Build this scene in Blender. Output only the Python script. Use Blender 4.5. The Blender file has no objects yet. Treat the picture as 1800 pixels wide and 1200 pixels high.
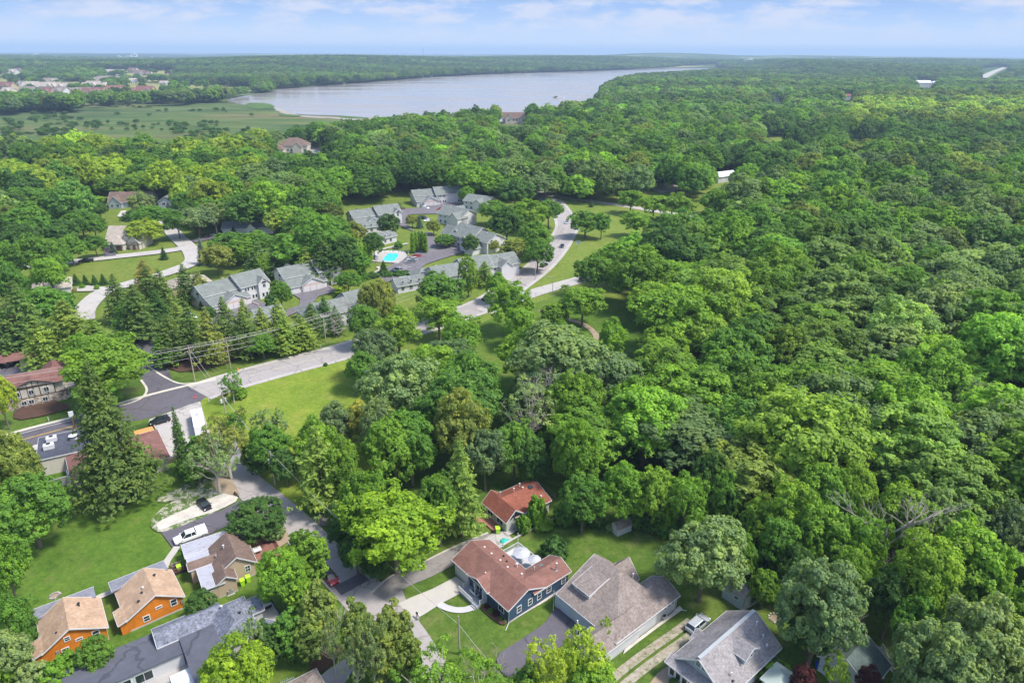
import bpy, bmesh, math, random
import numpy as np
from mathutils import Vector, Matrix
R = math.radians
SC = bpy.context.scene
COL = SC.collection

# ------------------------------------------------------------------ camera
CAM_H, FPX, PIT, ROLL = 85.0, 1200.0, R(22.98), R(0.28)
cam_d = bpy.data.cameras.new('camera')
cam_d.sensor_width = 36.0
cam_d.lens = 24.0
cam_d.clip_start = 0.5
cam_d.clip_end = 90000.0
cam = bpy.data.objects.new('camera', cam_d)
COL.objects.link(cam)
cam.matrix_world = (Matrix.Translation((0, 0, CAM_H)) @ Matrix.Rotation(R(90) - PIT, 4, 'X')
                    @ Matrix.Rotation(ROLL, 4, 'Z'))
SC.camera = cam

# ------------------------------------------------------------------ sun, sky, exposure
SUN_EL, SUN_AZ = R(57), R(104)          # azimuth measured clockwise from +Y (the way the camera looks)
sd = Vector((math.sin(SUN_AZ) * math.cos(SUN_EL), math.cos(SUN_AZ) * math.cos(SUN_EL), math.sin(SUN_EL)))
sun_d = bpy.data.lights.new('sun', 'SUN')
sun_d.energy = 2.45
sun_d.angle = R(10)
sun_d.color = (1.0, 0.955, 0.88)
sun = bpy.data.objects.new('sun', sun_d)
COL.objects.link(sun)
sun.rotation_euler = (-sd).to_track_quat('-Z', 'Y').to_euler()
SC.view_settings.view_transform = 'Standard'
SC.view_settings.look = 'None'
SC.view_settings.exposure = 1.1
SC.view_settings.gamma = 1.0
SC.view_settings.use_curve_mapping = False
SC.cycles.max_bounces = 5
SC.cycles.diffuse_bounces = 3
SC.cycles.glossy_bounces = 2
SC.cycles.transmission_bounces = 3
SC.cycles.volume_bounces = 0
SC.cycles.transparent_max_bounces = 6
SC.cycles.caustics_reflective = False
SC.cycles.caustics_refractive = False

W = bpy.data.worlds.new('World')
SC.world = W
W.use_nodes = True
nt = W.node_tree
nt.nodes.clear()
N = nt.nodes.new
L = nt.links.new


def wmath(op, a, b=None, c=None, clamp=False):
    n = N('ShaderNodeMath')
    n.operation = op
    n.use_clamp = clamp
    for i, v in enumerate((a, b, c)):
        if v is None:
            continue
        if isinstance(v, (int, float)):
            n.inputs[i].default_value = v
        else:
            L(v, n.inputs[i])
    return n.outputs[0]


wo = N('ShaderNodeOutputWorld')
sky = N('ShaderNodeTexSky')
sky.sky_type = 'NISHITA'
sky.sun_disc = False
sky.sun_elevation = SUN_EL
sky.sun_rotation = SUN_AZ
sky.air_density = 1.0
sky.dust_density = 1.5
sky.altitude = 300
bg1 = N('ShaderNodeBackground')
bg1.inputs[1].default_value = 0.15
L(sky.outputs[0], bg1.inputs[0])
tc = N('ShaderNodeTexCoord')
sx = N('ShaderNodeSeparateXYZ')
L(tc.outputs['Generated'], sx.inputs[0])
zz = sx.outputs[2]
# thin broken cloud, patches flattened towards the horizon
cv = N('ShaderNodeCombineXYZ')
L(wmath('MULTIPLY', sx.outputs[0], 13.0), cv.inputs[0])
L(wmath('MULTIPLY', sx.outputs[1], 13.0), cv.inputs[1])
L(wmath('MULTIPLY', zz, 44.0), cv.inputs[2])
n1 = N('ShaderNodeTexNoise')
n1.inputs['Scale'].default_value = 1.0
n1.inputs['Detail'].default_value = 9
n1.inputs['Roughness'].default_value = 0.62
L(cv.outputs[0], n1.inputs['Vector'])
rp = N('ShaderNodeValToRGB')
rp.color_ramp.elements[0].position = 0.44
rp.color_ramp.elements[0].color = (0, 0, 0, 1)
rp.color_ramp.elements[1].position = 0.60
rp.color_ramp.elements[1].color = (1, 1, 1, 1)
L(n1.outputs[0], rp.inputs[0])
# air colour by elevation
gr = N('ShaderNodeValToRGB')
ge = gr.color_ramp.elements
ge[0].position = 0.0
ge[0].color = (0.40, 0.46, 0.56, 1)
ge[1].position = 1.0
ge[1].color = (0.36, 0.39, 0.46, 1)
for p_, c_ in ((0.05, (0.39, 0.46, 0.58, 1)), (0.12, (0.30, 0.40, 0.56, 1)), (0.2, (0.22, 0.33, 0.54, 1)), (0.30, (0.19, 0.30, 0.52, 1)), (0.45, (0.36, 0.40, 0.47, 1))):
    e_ = ge.new(p_)
    e_.color = c_
L(wmath('DIVIDE', zz, 0.25, clamp=True), gr.inputs[0])
mx = N('ShaderNodeMix')
mx.data_type = 'RGBA'
cloudfac = wmath('MULTIPLY', rp.outputs[0], wmath('MULTIPLY', wmath('DIVIDE', zz, 0.04, clamp=True), 0.75))
L(cloudfac, mx.inputs[0])
L(gr.outputs[0], mx.inputs[6])
mx.inputs[7].default_value = (0.45, 0.46, 0.53, 1)
bg2 = N('ShaderNodeBackground')
bg2.inputs[1].default_value = 0.84
L(mx.outputs[2], bg2.inputs[0])
ms = N('ShaderNodeMixShader')
fac = wmath('SUBTRACT', 1.0, wmath('DIVIDE', wmath('SUBTRACT', zz, 0.12), 0.45, clamp=True))
L(fac, ms.inputs[0])
L(bg1.outputs[0], ms.inputs[1])
L(bg2.outputs[0], ms.inputs[2])
L(ms.outputs[0], wo.inputs[0])

# ------------------------------------------------------------------ pixel of the photo -> point of the place
_c, _s = math.cos(ROLL), math.sin(ROLL)
_cp, _sp = math.cos(PIT), math.sin(PIT)


def P(px, py, z=0.0):
    u = (px - 900) / FPX
    v = -(py - 600) / FPX
    u, v = u * _c - v * _s, u * _s + v * _c
    d = (u, _cp + v * _sp, -_sp + v * _cp)
    t = (z - CAM_H) / d[2]
    return Vector((d[0] * t, d[1] * t, z))


def PX(x, y, z):
    """point -> photo pixel"""
    dz = z - CAM_H
    f = y * _cp - dz * _sp
    up = y * _sp + dz * _cp
    u, v = x / f, up / f
    u, v = u * _c + v * _s, -u * _s + v * _c
    return 900 + u * FPX, 600 - v * FPX


def PS(px, py, z=0.0, s=0.0):
    p = P(px, py, z)
    return p


# lie of the land
AZT = [(-0.9, 1700), (-0.55, 1800), (-0.33, 1950), (-0.165, 2650), (-0.04, 3050), (0.083, 3500), (0.21, 4300), (0.30, 4200),
       (0.40, 2300), (0.8, 2000)]


def start_of_hills(a):
    if a <= AZT[0][0]:
        return AZT[0][1]
    for (a0, s0), (a1, s1) in zip(AZT, AZT[1:]):
        if a <= a1:
            return s0 + (s1 - s0) * (a - a0) / (a1 - a0)
    return AZT[-1][1]


def hgt(x, y):
    d = math.hypot(x, y)
    if d < 1200:
        return 0.0
    z = 0.0
    if y > 0:
        s = start_of_hills(x / max(y, 1))
        t = min(1, max(0, (y - s) / 1300.0))
        t = t * t * (3 - 2 * t)
        w = 0.80 + 0.20 * math.sin(x * 0.0013 + 1.3) + 0.18 * math.sin(x * 0.0031 + y * 0.0012) + 0.16 * math.sin(y * 0.0021 - x * 0.0009)
        z = 38.0 * t * w
        # the round hill far off beyond the lake's head
        z += 46 * math.exp(-((x - 1750) / 900.0) ** 2 - ((y - 8200) / 1500.0) ** 2)
        z += 30 * math.exp(-((x - 3400) / 1300.0) ** 2 - ((y - 8600) / 1500.0) ** 2)
    return z - max(0, d - 1500) ** 2 / (2 * 7.4e6)
# ------------------------------------------------------------------ helpers
def tag(o, label=None, cat=None, group=None, kind=None):
    if label: o['label'] = label
    if cat: o['category'] = cat
    if group: o['group'] = group
    if kind: o['kind'] = kind
    return o


def empty(name, loc=(0, 0, 0), rz=0.0, label=None, cat=None, group=None):
    o = bpy.data.objects.new(name, None)
    o.empty_display_size = 0.3
    COL.objects.link(o)
    o.location = loc
    o.rotation_euler = (0, 0, rz)
    return tag(o, label, cat, group)


def copy_tree(o, parent=None, kids=None):
    c = o.copy()
    COL.objects.link(c)
    c.parent = parent
    for ch in list(o.children):
        copy_tree(ch, c)
    return c


class MB:
    """collects faces for ONE mesh object"""
    def __init__(s):
        s.v, s.f, s.m = [], [], []
        s.T = None

    def add(s, vs, fs, mi=0):
        b = len(s.v)
        if s.T is not None:
            vs = [s.T @ Vector(q) for q in vs]
        s.v += [tuple(q) for q in vs]
        s.f += [tuple(b + i for i in f) for f in fs]
        s.m += [mi] * len(fs)
        return s

    def box(s, x0, x1, y0, y1, z0, z1, mi=0):
        return s.add([(x0, y0, z0), (x1, y0, z0), (x1, y1, z0), (x0, y1, z0), (x0, y0, z1), (x1, y0, z1), (x1, y1, z1), (x0, y1, z1)],
                     [(0, 3, 2, 1), (4, 5, 6, 7), (0, 1, 5, 4), (1, 2, 6, 5), (2, 3, 7, 6), (3, 0, 4, 7)], mi)

    def bar(s, p, q, w, h=None, mi=0):
        h = h or w
        p, q = Vector(p), Vector(q)
        d = (q - p)
        if d.length < 1e-6: return s
        d.normalize()
        up = Vector((0, 0, 1)) if abs(d.z) < 0.98 else Vector((0, 1, 0))
        a = d.cross(up).normalized() * (w / 2)
        b = a.cross(d).normalized() * (h / 2)
        vs = [p - a - b, p + a - b, p + a + b, p - a + b, q - a - b, q + a - b, q + a + b, q - a + b]
        return s.add(vs, [(0, 1, 2, 3), (7, 6, 5, 4), (4, 5, 1, 0), (5, 6, 2, 1), (6, 7, 3, 2), (7, 4, 0, 3)], mi)

    def tube(s, pts, rs, n=7, mi=0, cap=True):
        pts = [Vector(p) for p in pts]
        if isinstance(rs, (int, float)): rs = [rs] * len(pts)
        b = len(s.v)
        vs = []
        for i, p in enumerate(pts):
            d = (pts[min(i + 1, len(pts) - 1)] - pts[max(i - 1, 0)])
            if d.length < 1e-6: d = Vector((0, 0, 1))
            d.normalize()
            up = Vector((0, 0, 1)) if abs(d.z) < 0.9 else Vector((1, 0, 0))
            a = d.cross(up).normalized()
            c = d.cross(a)
            for k in range(n):
                t = 2 * math.pi * k / n
                vs.append(p + (a * math.cos(t) + c * math.sin(t)) * rs[i])
        fs = []
        for i in range(len(pts) - 1):
            for k in range(n):
                fs.append((i * n + k, i * n + (k + 1) % n, (i + 1) * n + (k + 1) % n, (i + 1) * n + k))
        if cap:
            fs.append(tuple(range(n - 1, -1, -1)))
            fs.append(tuple((len(pts) - 1) * n + k for k in range(n)))
        return s.add(vs, fs, mi)

    def lathe(s, c, prof, n=12, mi=0):
        """prof: (r, z) up the axis at c"""
        return s.tube([(c[0], c[1], c[2] + z + 1e-5 * i) for i, (r, z) in enumerate(prof)], [max(r, 1e-3) for r, z in prof], n, mi)

    def prism(s, poly, z0, z1, mi=0):
        n = len(poly)
        vs = [(x, y, z0) for x, y in poly] + [(x, y, z1) for x, y in poly]
        fs = [tuple(range(n - 1, -1, -1)), tuple(range(n, 2 * n))] + [(i, (i + 1) % n, n + (i + 1) % n, n + i) for i in range(n)]
        return s.add(vs, fs, mi)

    def extr(s, poly3, d, mi=0):
        """planar polygon swept along vector d"""
        n = len(poly3)
        d = Vector(d)
        vs = [Vector(p) for p in poly3] + [Vector(p) + d for p in poly3]
        fs = [tuple(range(n - 1, -1, -1)), tuple(range(n, 2 * n))] + [(i, (i + 1) % n, n + (i + 1) % n, n + i) for i in range(n)]
        return s.add(vs, fs, mi)

    def gable(s, x0, x1, y0, y1, ze, zr, t=0.18, oh=0.45, og=0.35, axis='x', mi=0, yr=None):
        """closed gable roof slab; ridge along axis"""
        if axis == 'y':
            x0, x1, y0, y1 = y0, y1, x0, x1
        ym = (y0 + y1) / 2 if yr is None else yr
        sa, sb = (zr - ze) / (ym - y0), (zr - ze) / (y1 - ym)
        sec = [(y0 - oh, ze - oh * sa), (ym, zr), (y1 + oh, ze - oh * sb), (y1 + oh, ze - oh * sb - t), (ym, zr - t), (y0 - oh, ze - oh * sa - t)]
        sec = [(y, z + t) for y, z in sec]
        xs = (x0 - og, x1 + og)
        if axis == 'x':
            vs = [(xs[0], y, z) for y, z in sec] + [(xs[1], y, z) for y, z in sec]
        else:
            vs = [(y, xs[0], z) for y, z in sec] + [(y, xs[1], z) for y, z in sec]
        fs = [(0, 1, 7, 6), (1, 2, 8, 7), (2, 3, 9, 8), (3, 4, 10, 9), (4, 5, 11, 10), (5, 0, 6, 11), (0, 5, 4, 1), (1, 4, 3, 2), (6, 7, 10, 11), (7, 8, 9, 10)]
        return s.add(vs, fs, mi)

    def rakes(s, x0, x1, y0, y1, ze, zr, t=0.18, oh=0.45, og=0.35, axis='x', w=0.05, h=0.2, mi=0, yr=None, ends=(1, 1), eaves=(1, 1)):
        """trim boards round a gable roof of the same numbers"""
        if axis == 'y':
            x0, x1, y0, y1 = y0, y1, x0, x1
        ym = (y0 + y1) / 2 if yr is None else yr
        sa, sb = (zr - ze) / (ym - y0), (zr - ze) / (y1 - ym)
        a = (y0 - oh, ze - oh * sa + t / 2)
        m = (ym, zr + t / 2)
        b = (y1 + oh, ze - oh * sb + t / 2)
        f = (lambda x, q: (x, q[0], q[1])) if axis == 'x' else (lambda x, q: (q[0], x, q[1]))
        e = w / 2 + 0.004
        for k, x in enumerate((x0 - og - e, x1 + og + e)):
            if ends[k]:
                s.bar(f(x, a), f(x, m), w, h, mi)
                s.bar(f(x, m), f(x, b), w, h, mi)
        if eaves[0]: s.bar(f(x0 - og, (a[0] - e, a[1])), f(x1 + og, (a[0] - e, a[1])), w, h, mi)
        if eaves[1]: s.bar(f(x0 - og, (b[0] + e, b[1])), f(x1 + og, (b[0] + e, b[1])), w, h, mi)
        return s

    def gwall(s, x0, x1, y0, y1, z0, ze, zr, axis='x', mi=0, yr=None):
        """walls with gable ends (closed solid)"""
        if axis == 'y':
            x0, x1, y0, y1 = y0, y1, x0, x1
        ym = (y0 + y1) / 2 if yr is None else yr
        sec = [(y0, z0), (y1, z0), (y1, ze), (ym, zr), (y0, ze)]
        if axis == 'x':
            return s.extr([(x0, y, z) for y, z in sec], (x1 - x0, 0, 0), mi)
        return s.extr([(y, x0, z) for y, z in sec], (0, x1 - x0, 0), mi)

    def hip(s, x0, x1, y0, y1, ze, zr, oh=0.5, t=0.18, mi=0, k=1.0, ax=None):
        """hip roof, ridge along the longer side"""
        x0 -= oh; x1 += oh; y0 -= oh; y1 += oh
        w, d = x1 - x0, y1 - y0
        if (w >= d if ax is None else ax == 'x'):
            r = d / 2 * k
            a, b = (x0 + r, (y0 + y1) / 2, zr), (x1 - r, (y0 + y1) / 2, zr)
            vs = [(x0, y0, ze), (x1, y0, ze), (x1, y1, ze), (x0, y1, ze), a, b]
            fs = [(0, 1, 5, 4), (1, 2, 5), (2, 3, 4, 5), (3, 0, 4)]
        else:
            r = w / 2 * k
            a, b = ((x0 + x1) / 2, y0 + r, zr), ((x0 + x1) / 2, y1 - r, zr)
            vs = [(x0, y0, ze), (x1, y0, ze), (x1, y1, ze), (x0, y1, ze), a, b]
            fs = [(0, 1, 4), (1, 2, 5, 4), (2, 3, 5), (3, 0, 4, 5)]
        vs += [(x0, y0, ze - t), (x1, y0, ze - t), (x1, y1, ze - t), (x0, y1, ze - t)]
        fs += [(0, 6, 7, 1), (1, 7, 8, 2), (2, 8, 9, 3), (3, 9, 6, 0), (6, 9, 8, 7)]
        return s.add(vs, fs, mi)

    def build(s, name, mat, parent=None, smooth=False):
        me = bpy.data.meshes.new(name)
        me.from_pydata(s.v, [], s.f)
        mats = mat if isinstance(mat, (list, tuple)) else [mat]
        for m in mats: me.materials.append(m)
        if len(mats) > 1: me.polygons.foreach_set('material_index', s.m)
        if smooth: me.polygons.foreach_set('use_smooth', [True] * len(s.f))
        me.update()
        o = bpy.data.objects.new(name, me)
        COL.objects.link(o)
        if parent is not None: o.parent = parent
        return o


# ------------------------------------------------------------------ materials
class MT:
    def __init__(s, name, rough=0.8, spec=0.3, metal=0.0):
        s.m = bpy.data.materials.new(name)
        s.m.use_nodes = True
        s.t = s.m.node_tree
        s.b = s.t.nodes['Principled BSDF']
        s.b.inputs['Roughness'].default_value = rough
        s.b.inputs['Specular IOR Level'].default_value = spec
        s.b.inputs['Metallic'].default_value = metal

    def n(s, typ, **kw):
        n = s.t.nodes.new(typ)
        for k, v in kw.items(): setattr(n, k, v)
        return n

    def l(s, a, b): s.t.links.new(a, b)

    def noise(s, scale, detail=4, rough=0.6, coord='Object', dist=0.0, stretch=None):
        tc = s.n('ShaderNodeTexCoord')
        nz = s.n('ShaderNodeTexNoise')
        nz.inputs['Scale'].default_value = scale
        nz.inputs['Detail'].default_value = detail
        nz.inputs['Roughness'].default_value = rough
        nz.inputs['Distortion'].default_value = dist
        src = tc.outputs[coord]
        if stretch:
            mp = s.n('ShaderNodeMapping')
            mp.inputs['Scale'].default_value = stretch[:3]
            if len(stretch) > 3: mp.inputs['Rotation'].default_value = (0, 0, stretch[3])
            s.l(src, mp.inputs[0]); src = mp.outputs[0]
        s.l(src, nz.inputs['Vector'])
        return nz.outputs[0]

    def ramp(s, fac, stops):
        r = s.n('ShaderNodeValToRGB')
        e = r.color_ramp.elements
        e[0].position, e[0].color = stops[0][0], (*stops[0][1], 1)
        e[1].position, e[1].color = stops[-1][0], (*stops[-1][1], 1)
        for p, c in stops[1:-1]:
            x = e.new(p); x.color = (*c, 1)
        s.l(fac, r.inputs[0])
        return r.outputs[0]

    def mix(s, fac, a, b, mode='MIX'):
        m = s.n('ShaderNodeMix', data_type='RGBA', blend_type=mode)
        for i, v in ((0, fac), (6, a), (7, b)):
            if isinstance(v, (int, float)): m.inputs[i].default_value = v
            elif isinstance(v, tuple): m.inputs[i].default_value = (*v, 1) if len(v) == 3 else v
            else: s.l(v, m.inputs[i])
        return m.outputs[2]

    def base(s, c):
        if isinstance(c, tuple): s.b.inputs['Base Color'].default_value = (*c, 1)
        else: s.l(c, s.b.inputs['Base Color'])
        return s.m

    def bump(s, h, strength=0.4, dist=0.05):
        b = s.n('ShaderNodeBump')
        b.inputs['Strength'].default_value = strength
        b.inputs['Distance'].default_value = dist
        s.l(h, b.inputs['Height'])
        s.l(b.outputs[0], s.b.inputs['Normal'])


def sc3(c, k): return tuple(min(1, x * k) for x in c)


def noisy(name, c, amp=0.25, scale=1.5, rough=0.85, spec=0.25, fine=12.0, metal=0.0):
    m = MT(name, rough, spec, metal)
    a = m.noise(scale, 5)
    f = m.noise(fine, 2)
    col = m.ramp(a, [(0.3, sc3(c, 1 - amp)), (0.7, sc3(c, 1 + amp))])
    col = m.mix(0.35, col, m.ramp(f, [(0.35, sc3(c, 1 - amp)), (0.65, sc3(c, 1 + amp))]))
    return m.base(col)


def paved(name, c, amp=0.16, crack=0.14, wear=0.05, joint=None):
    m = MT(name, 0.9, 0.2)
    col = m.ramp(m.noise(wear, 6, 0.7), [(0.32, sc3(c, 1 - amp)), (0.68, sc3(c, 1 + amp))])
    col = m.mix(0.5, col, m.ramp(m.noise(0.7, 5, 0.75), [(0.32, sc3(c, 1 - amp * 1.2)), (0.68, sc3(c, 1 + amp))]))
    tc = m.n('ShaderNodeTexCoord')
    ds = m.n('ShaderNodeTexNoise')
    ds.inputs['Scale'].default_value = 0.5
    m.l(tc.outputs['Object'], ds.inputs['Vector'])
    va = m.n('ShaderNodeMix', data_type='RGBA')
    va.inputs[0].default_value = 0.08
    vs = m.n('ShaderNodeVectorMath', operation='MULTIPLY_ADD')
    vs.inputs[1].default_value = (3, 3, 0)
    m.l(ds.outputs['Color'], vs.inputs[0])
    m.l(tc.outputs['Object'], vs.inputs[2])
    vo = m.n('ShaderNodeTexVoronoi', feature='DISTANCE_TO_EDGE')
    vo.inputs['Scale'].default_value = crack
    m.l(vs.outputs[0], vo.inputs['Vector'])
    f = m.ramp(vo.outputs['Distance'], [(0.006, (0.6,) * 3), (0.016, (0,) * 3)])
    col = m.mix(f, col, sc3(c, 0.45))
    # oil and tyre stains
    st = m.noise(0.25, 5, 0.8)
    col = m.mix(m.ramp(st, [(0.62, (0,) * 3), (0.75, (0.35,) * 3)]), col, sc3(c, 0.5))
    return m.base(col)


def plain(name, c, rough=0.5, spec=0.4, metal=0.0):
    m = MT(name, rough, spec, metal)
    a = m.noise(1.7, 4)
    return m.base(m.ramp(a, [(0.3, sc3(c, 0.93)), (0.7, sc3(c, 1.06))]))


def shingle(name, c, amp=0.3, moss=None, course=0.16, big=0.55):
    m = MT(name, 0.9, 0.15)
    tc = m.n('ShaderNodeTexCoord')
    # tabs: voronoi cells squashed along the course, plus large weathering
    mp = m.n('ShaderNodeMapping')
    mp.inputs['Scale'].default_value = (3.2, 3.2, 9.0)
    m.l(tc.outputs['Object'], mp.inputs[0])
    vo = m.n('ShaderNodeTexVoronoi')
    vo.inputs['Scale'].default_value = 1.0
    m.l(mp.outputs[0], vo.inputs['Vector'])
    sp = m.n('ShaderNodeSeparateColor')
    m.l(vo.outputs['Color'], sp.inputs[0])
    col = m.ramp(sp.outputs[0], [(0.0, sc3(c, 1 - amp)), (0.55, c), (1.0, sc3(c, 1 + amp))])
    w = m.noise(big, 5, 0.65)
    col = m.mix(0.6, col, m.ramp(w, [(0.32, sc3(c, 0.72)), (0.68, sc3(c, 1.3))]))
    md = m.noise(2.6, 3, 0.75)
    col = m.mix(0.8, col, m.mix(1.0, col, m.ramp(md, [(0.36, (1 - amp * 1.1,) * 3), (0.64, (1 + amp * 1.1,) * 3)]), 'MULTIPLY'))
    if moss:
        w2 = m.noise(0.35, 4, 0.6)
        f = m.ramp(w2, [(0.55, (0, 0, 0)), (0.72, (0.7, 0.7, 0.7))])
        col = m.mix(f, col, moss)
    m.base(col)
    m.bump(vo.outputs['Distance'], 0.25, 0.02)
    return m.m


def siding(name, c, pitch=0.2, rough=0.6, dirt=0.12, vertical=False):
    m = MT(name, rough, 0.3)
    tc = m.n('ShaderNodeTexCoord')
    wv = m.n('ShaderNodeTexWave', wave_type='BANDS', bands_direction='Z' if not vertical else 'X', wave_profile='SAW')
    wv.inputs['Scale'].default_value = 0.314 / pitch
    m.l(tc.outputs['Object'], wv.inputs['Vector'])
    col = m.ramp(wv.outputs[0], [(0.0, sc3(c, 0.72)), (0.16, c), (1.0, sc3(c, 1.05))])
    d = m.noise(0.9, 5)
    col = m.mix(dirt, col, m.ramp(d, [(0.35, sc3(c, 0.4)), (0.7, sc3(c, 1.15))]))
    return m.base(col)


def stone(name, c=(0.34, 0.28, 0.22), scale=1.6):
    m = MT(name, 0.9, 0.2)
    tc = m.n('ShaderNodeTexCoord')
    vo = m.n('ShaderNodeTexVoronoi')
    vo.inputs['Scale'].default_value = scale
    m.l(tc.outputs['Object'], vo.inputs['Vector'])
    sp = m.n('ShaderNodeSeparateColor')
    m.l(vo.outputs['Color'], sp.inputs[0])
    col = m.ramp(sp.outputs[0], [(0, sc3(c, 0.35)), (0.4, c), (0.8, sc3(c, 1.5)), (1, (0.62, 0.58, 0.5))])
    m.base(col)
    m.bump(vo.outputs['Distance'], 0.5, 0.05)
    return m.m


def glass_mat(name, c=(0.02, 0.03, 0.035)):
    m = MT(name, 0.08, 0.6)
    return m.base(c)


def leaf_material(name):
    m = MT(name, 0.62, 0.22)
    at = m.n('ShaderNodeAttribute', attribute_type='INSTANCER', attribute_name='tcol')
    av = m.n('ShaderNodeAttribute', attribute_type='GEOMETRY', attribute_name='v')
    k = m.ramp(av.outputs['Fac'], [(0.0, (0.52, 0.56, 0.62)), (0.5, (1.0, 1.0, 1.0)), (1.0, (1.75, 1.5, 1.12))])
    col = m.mix(1.0, at.outputs['Color'], k, 'MULTIPLY')
    m.base(col)
    tr = m.n('ShaderNodeBsdfTranslucent')
    m.l(m.mix(1.0, col, (1.4, 1.4, 0.5), 'MULTIPLY'), tr.inputs[0])
    mx = m.n('ShaderNodeMixShader')
    mx.inputs[0].default_value = 0.44
    out = m.t.nodes['Material Output']
    m.l(m.b.outputs[0], mx.inputs[1])
    m.l(tr.outputs[0], mx.inputs[2])
    m.l(mx.outputs[0], out.inputs[0])
    return m.m


def grass_mat(name, c1, c2, c3, big=0.035, mid=0.25, fine=2.2, mow=None, dry=None):
    m = MT(name, 0.95, 0.1)
    a = m.noise(big, 5, 0.6)
    b = m.noise(mid, 5, 0.7, dist=0.4)
    f = m.noise(fine, 3, 0.7)
    g = m.noise(0.8, 4, 0.75)
    col = m.ramp(a, [(0.35, c1), (0.5, c2), (0.66, c3)])
    col = m.mix(0.45, col, m.ramp(b, [(0.3, sc3(c1, 0.8)), (0.5, c2), (0.7, sc3(c3, 1.15))]))
    col = m.mix(0.5, col, m.mix(1.0, col, m.ramp(f, [(0.3, (0.55, 0.6, 0.5)), (0.7, (1.4, 1.35, 1.3))]), 'MULTIPLY'))
    col = m.mix(0.7, col, m.mix(1.0, col, m.ramp(g, [(0.34, (0.72, 0.76, 0.7)), (0.66, (1.3, 1.22, 1.25))]), 'MULTIPLY'))
    if mow is not None:
        tc = m.n('ShaderNodeTexCoord')
        mp = m.n('ShaderNodeMapping')
        mp.inputs['Rotation'].default_value = (0, 0, mow)
        m.l(tc.outputs['Object'], mp.inputs[0])
        wv = m.n('ShaderNodeTexWave', wave_type='BANDS', bands_direction='X')
        wv.inputs['Scale'].default_value = 0.22
        wv.inputs['Distortion'].default_value = 1.6
        m.l(mp.outputs[0], wv.inputs['Vector'])
        col = m.mix(m.ramp(m.noise(0.06, 3), [(0.4, (0.05,) * 3), (0.65, (0.3,) * 3)]), col, m.mix(1.0, col, m.ramp(wv.outputs[0], [(0.3, (0.84, 0.87, 0.8)), (0.7, (1.2, 1.15, 1.1))]), 'MULTIPLY'))
    if dry:
        d = m.noise(0.12, 5, 0.75)
        col = m.mix(m.ramp(d, [(0.53, (0, 0, 0)), (0.70, (0.7, 0.7, 0.7))]), col, dry)
    return m.base(col)


MAT = {}
MAT['leaf'] = leaf_material('leaf')
MAT['bark'] = noisy('bark', (0.16, 0.13, 0.10), 0.35, 3.0)
MAT['barkpale'] = noisy('bark_pale', (0.42, 0.38, 0.32), 0.3, 3.0)
MAT['deadwood'] = noisy('dead_wood', (0.36, 0.31, 0.27), 0.25, 3.0)
MAT['white'] = plain('white_paint', (0.62, 0.62, 0.62), 0.5)
MAT['glass'] = glass_mat('window_glass')
MAT['glasslight'] = glass_mat('window_glass_pale', (0.16, 0.22, 0.22))
MAT['asphalt'] = paved('asphalt', (0.115, 0.105, 0.12), 0.2, 0.09)
MAT['asphaltold'] = paved('asphalt_worn', (0.16, 0.145, 0.155), 0.25, 0.16)
MAT['concrete'] = noisy('concrete', (0.44, 0.41, 0.365), 0.1, 0.3, 0.9, fine=4)
MAT['worn_drive'] = paved('worn_driveway', (0.235, 0.215, 0.20), 0.25, 0.2)
MAT['roadconc'] = paved('road_concrete', (0.335, 0.305, 0.29), 0.15, 0.12)
MAT['shoulder'] = paved('shoulder_concrete', (0.41, 0.38, 0.35), 0.14, 0.10)
MAT['kerb'] = noisy('kerb_concrete', (0.52, 0.48, 0.40), 0.12, 0.5)
MAT['gravel'] = noisy('gravel', (0.50, 0.46, 0.40), 0.28, 0.5, 0.95, fine=5)
MAT['dirt'] = noisy('dirt', (0.30, 0.23, 0.16), 0.3, 0.4, 0.95, fine=4)
MAT['mulch'] = noisy('mulch', (0.085, 0.048, 0.032), 0.3, 0.8, 0.95, fine=6)
MAT['white_line'] = plain('white_line_paint', (0.75, 0.75, 0.72), 0.8)
MAT['yellow_line'] = plain('yellow_line_paint', (0.65, 0.42, 0.06), 0.8)
MAT['black'] = plain('black_plastic', (0.02, 0.02, 0.022), 0.5)
MAT['metal'] = plain('grey_metal', (0.5, 0.5, 0.5), 0.35, 0.5, 0.6)
MAT['wood'] = noisy('weathered_wood', (0.27, 0.22, 0.17), 0.25, 1.0)
MAT['deck'] = noisy('stained_deck', (0.24, 0.115, 0.085), 0.2, 0.8)
MAT['pole'] = noisy('pole_wood', (0.36, 0.32, 0.27), 0.2, 1.0)


def blinn(v):  # keep names short for the ramps above 1
    return v
# ------------------------------------------------------------------ ground and terrain
def struct(o, label=None):
    o['kind'] = 'structure'
    if label: o['label'] = label
    return o


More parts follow.
